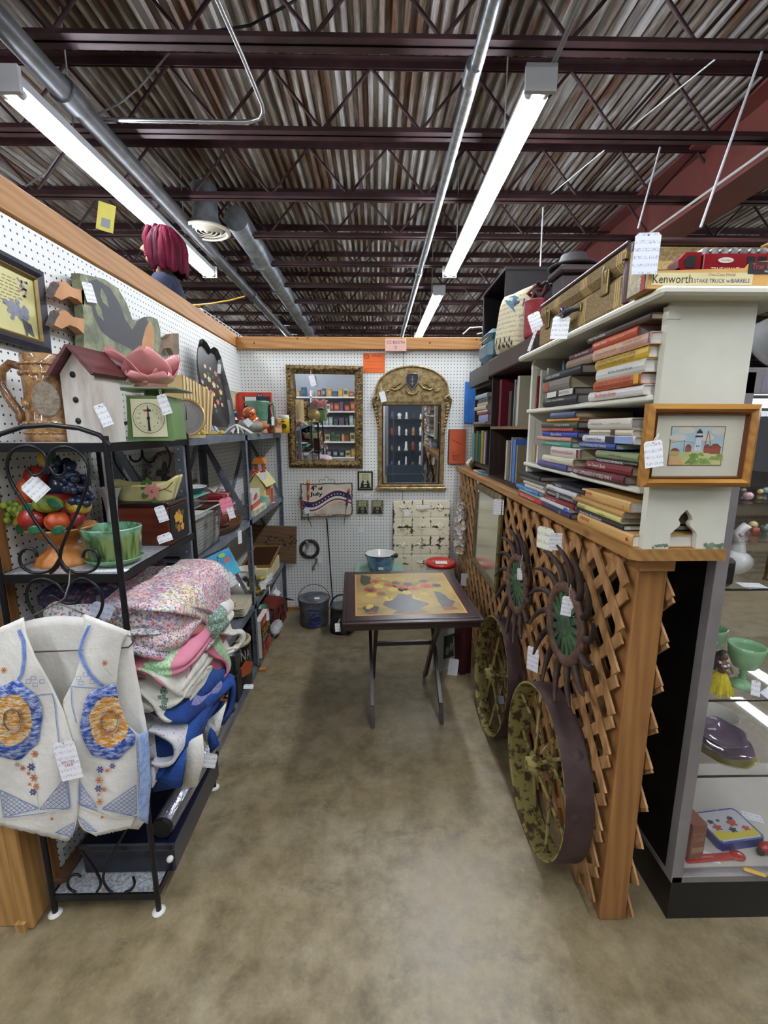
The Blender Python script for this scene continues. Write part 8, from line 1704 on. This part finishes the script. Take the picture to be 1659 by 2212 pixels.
# ---------------- glass showcase at the right edge ----------------
SIL = mat('silver_frame', '#85807f', '#938e8e', rough=.45, metal=.4, sc=5); GL = glassm('clear_glass'); SH_B = mat('case_black', '#08080a', rough=.35)
sw = thing('glass_showcase', 'tall silver-framed glass showcase with a black side and base at the right edge', 'display case', (0, 0, 0))
CX0, CX1, CY0, CY1, CT = .925, 1.95, 1.15, 1.62, 1.69
MB().bx(CX0+.004, CX1-.004, CY0+.004, CY1, 0, .142).build('plinth', SH_B, sw)
MB().bx(CX0, CX0+.008, CY0+.03, CY1, .146, CT).build('side_panel', SH_B, sw); MB().bx(CX0, CX1, CY1, CY1+.004, .146, CT).build('back_glass', GL, sw)
b = MB(); b.bx(CX0-.001, CX0+.034, CY0, CY0+.034, .142, CT); b.bx(CX0, CX1, CY0, CY0+.03, .142, .165); b.bx(CX0-.001, CX0+.012, CY0+.03, CY1, .142, .165); b.bx(CX0, CX1, CY0, CY0+.04, CT-.055, CT+.01); b.bx(CX0, CX1, CY0+.04, CY1, CT, CT+.01); b.build('metal_frame', SIL, sw, bev=.002)
MB().bx(CX0+.03, CX1, CY0+.03, CY1, .16, .168).build('deck', mat('deck_white', '#cfccc0', rough=.5), sw)
for z in (.49, .75, 1.10, 1.235, 1.345): MB().bx(CX0+.03, CX1, CY0+.045, CY1-.02, z-.006, z).build('glass_shelf', GL, sw)
for z in (.49, .75, 1.10): MB().bx(CX0+.03, CX1, CY0+.042, CY0+.045, z-.006, z).build('shelf_edge', mat('glass_edge_dark', '#1c2220', rough=.2), sw)
MB().bx(CX0+.034, CX1, CY0+.012, CY0+.016, .165, CT-.055).build('front_glass', GL, sw)
lb = MB().bx(CX0+.05, CX0+.2, CY0-.0006, CY0, CT-.052, CT-.008, 0).text('LIVE', .028, F_BACK((CX0+.1, CY0-.001, CT-.03)), 1, w=.06).build('label_strip', [mat('label_lilac', '#8f879a'), mat('marker_violet', '#3a2470')], sw)
lt = MB().cyl((CX0+.06, CY0+.055, CT-.075), (CX1-.06, CY0+.055, CT-.075), .012, n=12).build('case_lamp', emis('case_tube', '#eef4ff', 9.0), sw)
pt_ = tag(MB().lathe([(0, 0), (.16, .01), (.19, .03), (.185, .032), (.15, .016), (0, .006)], 40).build('big_platter', mat('grey_stoneware', '#3c3c36', '#4a4a42', rough=.4), None, FR((1.15, 1.32, 1.815), (1, 0, 0), (-.1, -1, .25)) @ Matrix.Scale(.62, 4)), 'large dark grey platter standing on top of the showcase', 'platter')
b = MB(); [b.blob(x, y, r, r*1.2, None, 0, .012, 0, wob=.1) for x, y, r in ((-.15, .0, .012), (-.12, .01, .02), (-.15, -.05, .02), (-.1, -.045, .018))]; b.line([(-.165, -.03), (-.1, -.015)], .004, None, 0, .0125); b.build('blue_flowers', mat('flower_blue', '#151c4a'), pt_)
tag(MB().bx(.975, 1.15, 1.66, 3.6, 0, 1.7).build('black_case', mat('case_black2', '#0a0a0b', rough=.6)), 'black back of a further display case seen through the lattice', 'display case')
def onshelf(x, y, z): p = at(x, y, Z=z); return p
JD = mat('jadeite', '#86b88a', '#9acb9a', rough=.2, sc=5, coat=.7)
def goblet(x, y, z, s, label):
    o = thing('jade_goblet', label, 'goblet', TR((x, y, z), 0, 0, 0, s), 'jade green glass goblets')
    MB().lathe([(.034, 0), (.036, .003), (.02, .014), (.008, .022)], 24).build('foot', JD, o)
    MB().lathe([(.007, .02), (.011, .028), (.007, .036), (.011, .044), (.008, .05)], 16).build('stem', JD, o)
    MB().lathe([(.008, .05), (.03, .062), (.044, .09), (.046, .115), (.048, .13), (.045, .131), (.043, .115), (.04, .09), (.02, .066), (0, .062)], 28, wob=lambda a, z: 1+.02*math.cos(a*12)*math.sin((z-.06)*30) if z < .12 else 1).build('bowl', JD, o)
goblet(1.105, 1.27, .7505, 1.05, 'nearest jade green goblet on the showcase shelf, beside the doll'); goblet(1.085, 1.40, .7505, 1.05, 'jade green goblet farther back in the showcase'); goblet(1.01, 1.34, .7505, .95, 'jade green goblet half hidden behind the showcase frame')
dl_ = thing('hula_doll', 'small dark-haired doll in a yellow grass skirt on the showcase shelf', 'doll', TR((1.005, 1.235, .7505), 0, 0, .25))
b = MB()
for k in range(90):
    a = 2*PI*k/90; r = .034+.006*math.sin(k*7); b.tube([(.012*math.cos(a), .012*math.sin(a), .066), (.024*math.cos(a), .024*math.sin(a), .04), (r*math.cos(a), r*math.sin(a), .004+.004*math.sin(k*3))], .0016, 4)
b.lathe([(.03, .008), (.022, .04), (.011, .066)], 20).build('grass_skirt', mat('skirt_yellow', '#c9b81e', '#dfd23a', rough=.7, sc=60), dl_)
SKN = mat('doll_skin', '#7a5038', rough=.5)
MB().tube([(0, 0, .05), (0, 0, .068), (0, 0, .085), (0, 0, .1), (0, 0, .108)], [.012, .0095, .013, .012, .005], 12).tube([(.012, -.004, .098), (.02, -.012, .082), (.02, -.02, .068)], [.004, .0035, .0025], 8).tube([(-.012, -.004, .098), (-.012, -.014, .082), (.004, -.022, .07)], [.004, .0035, .0025], 8).ball((0, -.002, .12), (.011, .012, .0135)).ball((0, -.0145, .119), .002, 0, 8, 5).build('body', SKN, dl_)
MB().ball((0, .003, .124), (.0135, .0125, .014)).tube([(0, .01, .122), (-.012, .016, .1), (-.02, .012, .072)], [.011, .013, .008], 10).build('hair', mat('doll_hair', '#0c0a0a', rough=.4), dl_)
b = MB(); [b.ball((.014*math.cos(a), -.003+.012*math.sin(a), .101-.008*(math.sin(a) < 0)), .0042, k % 2, 6, 5) for k, a in enumerate([2*PI*i/12 for i in range(12)])]; b.build('lei', [WHITE, mat('lei_lilac', '#9a8ac0')], dl_)
MB().bx(-.012, .012, -.013, -.008, .082, .094, b=.002).build('top', mat('doll_top', '#3a3f46'), dl_)
price_tag(dl_, tuple(at(1597, 1487, Z=.78)), w=.03, h=.045, rz=-.3, face=(.1, -1, .4)); price_tag(dl_, tuple(at(1628, 1500, Z=.76)), w=.035, h=.05, rz=-1.1, face=(.1, -.4, 1))
# bowls on the lower glass shelf
def bowl(x, y, z, r, h, m1, m2, label, tl=0, name='bowl', w_=.0, n=6):
    o = thing(name, label, 'bowl', TR((x, y, z), tl, 0, 0))
    MB().lathe([(0, 0), (r*.4, 0), (r*.5, h*.12), (r*.85, h*.6), (r, h)], 36, wob=lambda a, zz: 1+w_*math.cos(a*n)*(zz/h), cap=False).build('outside', m1, o)
    MB().lathe([(r, h), (r*.965, h*1.0), (r*.82, h*.62), (r*.45, h*.18), (0, h*.1)], 36, wob=lambda a, zz: 1+w_*math.cos(a*n)*(zz/h), cap=False).build('inside', m2, o); return o
PUR = mat('mauve_glaze', '#5f5266', '#75667c', rough=.12, sc=6, coat=1); YG = mat('chartreuse_glaze', '#a3a25e', '#b4b36e', rough=.2, sc=6, coat=.6)
bowl(1.085, 1.27, .4905, .085, .03, YG, YG, 'flat chartreuse scalloped plate at the bottom of the dish pile in the showcase', 0, 'plate', .04, 8); bowl(1.075, 1.27, .523, .082, .028, PUR, PUR, 'mauve scalloped plate on the chartreuse one', .05, 'plate', .03, 6); bowl(1.06, 1.27, .553, .072, .035, PUR, PUR, 'mauve scalloped bowl topping the dish pile', .08, 'scalloped_bowl', .06, 6)
bowl(1.16, 1.41, .4905, .068, .065, mat('coral_pyrex', '#c07a5e', rough=.15, coat=.8), mat('opal_white', '#d6d6cc', rough=.15, coat=.6), 'coral bowl with a white inside behind the mauve dishes'); bowl(.995, 1.42, .4905, .06, .05, mat('slate_blue_glaze', '#4c6274', rough=.25), mat('slate_blue_glaze', ''), 'slate blue bowl at the showcase corner'); bowl(.99, 1.5, .4905, .055, .07, mat('blush_glaze', '#b58e8e', rough=.2), mat('blush_glaze', ''), 'pale pink fluted bowl at the back corner of the showcase', w_=.06, n=10)
# bottom deck
lx = thing('lunch_box', 'blue rimmed metal tin box with a white and yellow lid lying on the showcase floor', 'tin box', TR((1.165, 1.30, .1685), 0, 0, .12))
b = MB(); rr = [(x*.085, y*.062) for x, y in ((-1, -.8), (-.9, -1), (.9, -1), (1, -.8), (1, .8), (.9, 1), (-.9, 1), (-1, .8))]; b.prism(rr, .03, None, 0); b.build('tin_body', mat('tin_blue', '#1c3486', rough=.25, coat=.5), lx, bev=.003)
b = MB(); b.poly([(x*.92, y*.9) for x, y in rr], None, 0, .0304); b.poly([(-.078, -.05), (.078, -.05), (.078, -.02), (.02, -.03), (-.078, -.015)], None, 1, .0308)
for (x, y, r, m) in ((-.045, -.005, .014, 2), (-.05, .018, .01, 3), (.02, .005, .016, 2), (.03, .022, .01, 3), (.0, -.02, .012, 3), (.05, -.02, .012, 2), (-.02, .02, .006, 3)): b.blob(x, y, r, r*.8, None, m, .0312+r*.02, wob=.25)
b.build('lid_print', [mat('lid_white', '#c9cdd0'), mat('lid_yellow', '#d3c73a'), mat('lid_red', '#b8442c'), mat('lid_navy', '#23294a')], lx)
bxp = thing('brown_carton', 'brown printed paper carton standing at the showcase corner', 'box', TR((.978, 1.235, .1685), 0, 0, .12))
b = MB().bx(-.024, .028, -.035, .035, 0, .135, 0, b=.001); T = F_BACK((.002, -.0355, .08)); b.text('BOTTLE', .012, T, 1, .0005, w=.04, off=(0, .02)).text('CAPS', .016, T, 1, .0005, w=.04); b.bx(-.02, .022, -.05, -.03, 0, .0005, 1, T); b.build('carton', [mat('brown_print', '#8a5442', rough=.7), mat('carton_tan', '#b08a6a')], bxp)
pdl = thing('red_paddle', 'red plastic souvenir bar lettered Disneyland lying at the showcase front', 'souvenir', TR((1.045, 1.205, .1685), 0, 0, .06))
MB().bx(-.095, .075, -.012, .014, 0, .008, b=.003).ball((.085, .0, .006), (.025, .02, .006)).build('bar', mat('souvenir_red', '#b02820', rough=.25, coat=.4), pdl); MB().text('Disneyland', .009, F_UP((-.03, .001, .0083), PI), w=.06).build('lettering', mat('souvenir_pink', '#d9a09a'), pdl)
MB().bx(.075, .135, -.018, -.004, .006, .014, T=Matrix.Rotation(-.5, 4, 'Z'), b=.004).build('yellow_bow', mat('souvenir_yellow', '#c9a01e', rough=.3), pdl)
tag(MB().ball((1.285, 1.22, .19), (.028, .018, .02)).ball((1.26, 1.215, .182), (.012, .012, .012), 1).build('red_toy', [mat('souvenir_red', ''), BLACK]), 'small red rounded toy at the showcase front right', 'toy')
for (x, y, z, lab) in ((1530, 1850, .169, 'handwritten paper slip on the showcase floor by the brown carton'), (1625, 1765, .169, 'handwritten slip at the right of the showcase floor')):
    tag(MB().bx(-.03, .03, -.018, .018, 0, .0006).build('paper_slip', PAPER, None, TR(at(x, y, Z=z), 0, 0, -.4)), lab, 'paper')
pkj = tag(MB().ball((0, 0, .03), (.05, .04, .03)).build('pink_jar', mat('pink_gloss', '#b06a68', rough=.12, coat=1), None, TR((1.02, 1.42, .169))), 'glossy pink rounded ceramic at the back of the showcase floor', 'ornament')
# upper shelf of the showcase
sn = thing('swan', 'white ceramic swan with an orange beak on the upper showcase shelf', 'ornament', TR((1.07, 1.32, 1.1005), 0, 0, 0))
MB().ball((-.01, 0, .04), (.06, .045, .04)).tube([(.0, 0, .06), (.0, 0, .1), (-.005, 0, .135), (.012, 0, .15), (.03, 0, .14)], [.026, .018, .014, .015, .012], 12).build('body', mat('swan_white', '#d9d9d4', rough=.25, coat=.5), sn); MB().tube([(.034, 0, .137), (.052, 0, .122)], [.009, .004], 8).build('beak', mat('swan_orange', '#c8502a'), sn); MB().ball((.035, 0, .145), .009).build('mask', BLACK, sn)
bw = thing('brass_clock', 'small brass carriage case with glass sides on the upper showcase shelf', 'clock', TR((1.165, 1.24, 1.1005), 0, 0, .2))
b = MB().bx(-.04, .06, -.04, .04, 0, .008); b.bx(-.035, .055, -.035, .035, .08, .088)
for sx in (-.035, .055):
    for sy in (-.035, .035): b.bx(sx-.003, sx+.003, sy-.003, sy+.003, .008, .08)
b.tube([(-.01, 0, .088), (-.01, 0, .1), (.03, 0, .1), (.03, 0, .088)], .003, 6); b.build('brass_case', BRS, bw); MB().bx(-.025, .045, -.02, .03, .008, .08).build('movement', mat('clock_navy', '#1c2438'), bw)
tag(MB().bx(-.03, .03, -.05, .05, 0, .085, b=.012).build('black_camera', mat('camera_black', '#0c0c0e', rough=.4), None, TR((1.0, 1.25, 1.1005))), 'black leather-look box beside the swan', 'box')
tag(MB().bx(-.03, .035, -.02, .02, 0, .0006).build('paper_slip', PAPER, None, TR((1.09, 1.22, 1.1006), 0, 0, -.15)), 'white slip on the upper showcase shelf before the swan', 'paper')
R = random.Random(17); cs = ['#b8264a', '#8f8a3a', '#c9a0a8', '#6a7a9a', '#a04a3a', '#5a6a5a', '#c9b46a', '#86a0a8']
for z, lab in ((1.235, 'small colourful trinket on the trinket shelf above the swan'), (1.345, 'small shiny bauble on the shelf near the lamp')):
    k0 = None
    for k in range(9):
        x = 1.0+.035*k+R.uniform(-.01, .01); y = 1.24+R.uniform(0, .16); r = R.uniform(.008, .016)
        tag(MB().ball((0, 0, r*.8), (r, r*.8, r*.8), 0, 10, 7).build('trinket', mat('trinket'+str(k % 8), cs[k % 8], rough=.2, coat=.8), None, TR((x, y, z+.0005))), '%s from the left, ' % ORD[k]+lab, 'trinket', 'trinkets on the showcase shelf at %s' % ('swan level' if z < 1.3 else 'lamp level'))
for _o in list(COL.objects):
    if _o.parent is None and _o is not sw and _o.get('label'):
        _p = _o.matrix_world.translation if _o.type == 'EMPTY' or _o.matrix_world.translation.length > .1 else None
        if _p is not None and .96 < _p.x < 1.35 and 1.17 < _p.y < 1.6 and _p.z < 1.6: _o.matrix_world = Matrix.Translation((.05, 0, 0)) @ _o.matrix_world
# ---------------- mannequin bust beyond the left wall ----------------
mn_ = thing('mannequin', 'mannequin with a magenta bob wig and navy shirt rising behind the left wall', 'mannequin', TR((-1.40, 3.24, 2.53), 0, 0, .25))
SK = mat('mannequin_skin', '#c99c80', rough=.5)
bm = MB()
bm.tube([(0, 0, -.02), (0, 0, .04), (-.005, 0, .09), (-.01, 0, .12)], [.062, .052, .05, .052], 16)
def headw(a, th):
    x = math.sin(th)*math.cos(a); z = math.cos(th); q = 1.0
    if x < 0 and z < 0: q *= 1-.10*(-z)
    if x > 0: q *= 1.04
    return q
bm.ball((-.01, 0, .19), (.098, .075, .118), 0, 28, 20, wob=headw); bm.ball((-.075, 0, .112), (.034, .034, .028), 0, 14, 10)
bm.tube([(-.098, 0, .205), (-.112, 0, .185), (-.126, 0, .17), (-.112, 0, .162), (-.10, 0, .16)], [.006, .010, .013, .012, .006], 10)
bm.ball((-.105, 0, .142), (.012, .024, .006), 1, 12, 6); bm.ball((-.103, 0, .132), (.012, .02, .007), 1, 12, 6)
for s in (-1, 1): bm.ball((-.088, s*.03, .198), (.012, .014, .007), 2, 10, 6); bm.ball((-.01, s*.076, .18), (.018, .008, .03), 0, 10, 8)
bm.build('head', [SK, mat('lip_pink', '#b0606a'), mat('eye_dark', '#2a2428')], mn_)
HAIR = mat('magenta_hair', '#330415', '#640b29', rough=.7, **{'Specular IOR Level': .15}, sc=18, st=(1, 1, .12), lo=.38, hi=.64, bump=.7, bsc=60)
def hair(u, v):
    a = -2.35+4.7*u; z = .315-.27*v; prof = math.sin(min(1, v*1.9)*PI/2)**.7; r = .015+.108*prof; r *= 1+.04*math.sin(a*23)+.03*math.sin(a*9+v*5); r -= .03*max(0, v-.8)*5*.5
    return (.012+r*math.cos(a)*1.05, r*math.sin(a)*.98, z+.01*math.sin(a*13)*v-.02*v*max(0, math.cos(a*.5)))
hb_ = MB().sheet(hair, 60, 20, .012); R = random.Random(5)
for k in range(26):
    a = R.uniform(-1.9, 2.2); r = .118; hb_.tube([(.012+.05*math.cos(a), .05*math.sin(a), .30), (.012+r*math.cos(a), r*math.sin(a), .23), (.012+(r+.008)*math.cos(a), (r+.008)*math.sin(a), .13), (.012+(r-.01)*math.cos(a), (r-.01)*math.sin(a), .045+R.uniform(-.01, .02))], [.006, .009, .008, .003], 6)
for k in range(8): a = 2.1+k*.29; hb_.tube([(.0, 0, .315), (.05*math.cos(a), .05*math.sin(a), .305), (.09*math.cos(a), .085*math.sin(a), .26)], [.01, .016, .01], 6)
for s in (-1, 1): hb_.tube([(-.06, s*.06, .29), (-.085, s*.075, .22), (-.075, s*.085, .14), (-.055, s*.09, .075)], [.02, .022, .02, .008], 8)
hb_.build('hair', HAIR, mn_)
b = MB(); NAV = mat('navy_cloth', '#161d35', '#1f2845', rough=.9, sc=12, bump=.5)
def torso(u, v):
    a = 2*PI*u; z = .02-.55*v; w_ = .07+.13*min(1, (v*4.2))**.6-.03*max(0, v-.5); d_ = .065+.05*min(1, v*4)**.7
    return (d_*math.cos(a)*(1.05), w_*math.sin(a), z-.035*abs(math.sin(a))*min(1, v*3))
b.sheet(torso, 40, 24, -.004); 
for s in (-1, 1): b.tube([(0, s*.15, -.06), (.0, s*.205, -.1), (.01, s*.225, -.2), (.0, s*.23, -.3)], [.06, .062, .055, .058], 16)
b.build('shirt', NAV, mn_)
b = MB()
for s in (-1, 1): b.tube([(.0, s*.23, -.28), (-.01, s*.235, -.4), (-.03, s*.23, -.52)], [.04, .036, .028], 12)
b.build('arms', SK, mn_)
tag(MB().bx(-.2, .2, -.2, .2, 0, 1.97, b=.01).build('tall_plinth', GREYW, None, TR((-1.42, 3.22, 0))), 'plain grey display plinth hidden behind the left wall under the mannequin', 'plinth')
# white wire grid, yellow cable, yellow hanging card
wg = thing('wire_grid', 'white wire grid panel showing above the far left wall corner', 'grid panel', (0, 0, 0)); b = MB()
ga = at(438, 672, X=-1.3); gb2 = at(482, 672, X=-1.3)
for k in range(12): y = 3.6+.09*k; b.cyl((-1.3, y, 1.2), (-1.3, y, 2.43), .004, n=6)
for z in (2.43, 2.36, 2.29, 2.22): b.cyl((-1.3, 3.6, z), (-1.3, 4.6, z), .004, n=6)
for k in range(5): b.cyl((-1.7+.09*k, 3.6, 1.2), (-1.7+.09*k, 3.6, 2.43), .004, n=6)
b.cyl((-1.7, 3.6, 2.43), (-1.3, 3.6, 2.43), .004, n=6); b.cyl((-1.7, 3.6, 0), (-1.7, 3.6, 2.43), .008, n=6); b.cyl((-1.3, 3.6, 0), (-1.3, 3.6, 2.43), .01, n=8); b.cyl((-1.3, 4.6, 0), (-1.3, 4.6, 2.43), .01, n=8)
b.build('grid', mat('grid_white', '#d9dcdc', rough=.4), wg)
pipe('cable', 'yellow extension cable drooping from the sprinkler pipe on the left', [at(528, 640, Y=4.6), at(500, 648, Y=4.4), at(455, 656, Y=4.1), at(412, 660, Y=3.8), at(390, 668, Y=3.7)], .006, mat('cable_yellow', '#c9a030', rough=.5), cat='cable')
yt = thing('yellow_card', 'pale yellow card with a grey window hanging on a wire above the left beam', 'card', FR(at(229, 470, Y=2.1), (1, .3, 0), (.3, -1, 0)) @ Matrix.Rotation(-.2, 4, 'Z'))
b = MB().bx(-.032, .032, -.055, .055, 0, .003, 0); b.bx(-.015, .018, -.04, -.005, .003, .0034, 1); b.build('card', [mat('card_yellow', '#d6cc5c', rough=.5), mat('card_grey', '#8a9296')], yt)
h0 = at(220, 443, Y=2.1); MB().tube([h0, h0+Vector((0, 0, .03)), h0+Vector((-.03, 0, .04)), h0+Vector((-.07, 0, .05)), h0+Vector((-.08, 0, .09)), h0+Vector((-.06, 0, .12))], .0025, 6).tube([h0+Vector((0, 0, .03)), h0+Vector((0, 0, .1)), (h0.x, 2.28, 3.05)], .0018, 5).build('hook_wire', WIRE, yt)
# odds above the back beam
tag(MB().tube([at(1000, 722, Y=4.2), at(1015, 708, Y=4.2), at(1040, 706, Y=4.2), at(1045, 718, Y=4.2), at(1030, 722, Y=4.2)], .006, 8).bx(.9, 1.0, 4.15, 4.3, 0, 2.23, 0).build('iron_scroll', mat('white_iron', '#c4c4bc')), 'white scrolled ironwork top peeking over the back beam at right', 'ornament')
tag(MB().lathe([(0, 0), (.02, 0), (.02, 2.15), (.04, 2.2), (.03, 2.27), (0, 2.29)], 14).build('finial_post', mat('brass', ''), None, TR((-.95, 4.4, 0))), 'small brass finial peeking over the left end of the back beam', 'finial')
# ---------------- behind the viewer, seen in the mirrors ----------------
struct(MB().bx(-6, 6, -4.62, -4.5, 0, 3.3).build('wall_aisle', mat('aisle_wall', '#8f949c', rough=.8)))
R = random.Random(30); PC = ['#33487a', '#94403a', '#c9c4b6', '#4a6a50', '#b88550', '#5c4c7a', '#3c3c40', '#b8ab5c', '#705038', '#8fa3ab']
gd = thing('store_shelving', 'long white store shelving full of boxed goods, reflected in the mirrors', 'shelving', (0, 0, 0))
for z in (.35, .75, 1.15, 1.5, 1.85): MB().bx(-3.4, .2, -4.48, -4.1, z-.03, z).build('shelf', WHITE, gd)
for x in (-3.4, -1.6, .2): MB().bx(x-.02, x+.02, -4.5, -4.1, 0, 2.0).build('upright', WHITE, gd)
cnt = {}; CN = ['navy', 'red', 'cream', 'green', 'orange', 'violet', 'black', 'yellow', 'brown', 'pale blue']; SN = {.35: 'lowest', .75: 'low', 1.15: 'middle', 1.5: 'upper', 1.85: 'top'}
for z in (.35, .75, 1.15, 1.5, 1.85):
    x = -3.3
    while x < .1:
        w_ = R.uniform(.06, .13); h_ = R.uniform(.12, .24); ci = R.randrange(10)
        if abs(x+1.6) > .1 :
            o = MB().bx(-w_/2, w_/2, -.1, .1, 0, h_, 0).bx(-w_*.35, w_*.35, .1, .101, h_*.3, h_*.75, 1).build('goods_box', [cover_mat(PC[ci]), cover_mat(PC[(ci+3) % 10])], None, TR((x+w_/2, -4.25, z+.0005)))
            kn = (z, ci); cnt[kn] = cnt.get(kn, 0)+1; tag(o, '%s %s goods box from the left on the %s store shelf across the aisle' % (ORD[cnt[kn]-1], CN[ci], SN[z]), 'box', 'boxed goods across the aisle')
        x += w_+R.uniform(.01, .05)
cs2 = thing('lit_showcase', 'lit glass display case across the aisle, reflected in the arched mirror', 'display case', (0, 0, 0))
MB().bx(.25, 1.75, -2.9, -2.4, 0, .5).bx(.25, 1.75, -2.9, -2.88, .5, 1.95).bx(.25, 1.75, -2.9, -2.4, 1.95, 2.05).build('case_body', mat('case_blue_grey', '#2c3844'), cs2)
for z in (.82, 1.15, 1.5): MB().bx(.27, 1.73, -2.86, -2.42, z-.008, z).build('glass_shelf', GL, cs2)
for x in (.25, 1.0, 1.75): MB().bx(x-.015, x+.015, -2.415, -2.385, .5, 1.95).build('frame_post', SIL, cs2)
MB().cyl((.35, -2.5, 1.92), (1.65, -2.5, 1.92), .014, n=10).build('case_lamp', emis('case_tube', ''  or '#eef4ff', 9), cs2)
for z in (.5, .82, 1.15, 1.5):
    for k in range(9):
        x = .36+.155*k; r = R.uniform(.025, .05); h_ = R.uniform(.06, .2)
        tag(MB().lathe([(0, 0), (r, 0), (r*.6, h_*.3), (r*R.uniform(.5, 1.1), h_*.7), (r*.4, h_), (0, h_)], 14).build('ornament', WHITE if k % 3 else cover_mat(PC[(k+int(z*10)) % 10]), None, TR((x, -2.62, z+.0005))), '%s ornament from the left on the %s level of the lit case across the aisle' % (ORD[k], {.5: 'lowest', .82: 'second', 1.15: 'third', 1.5: 'top'}[z]), 'ornament', 'ornaments in the lit case across the aisle')
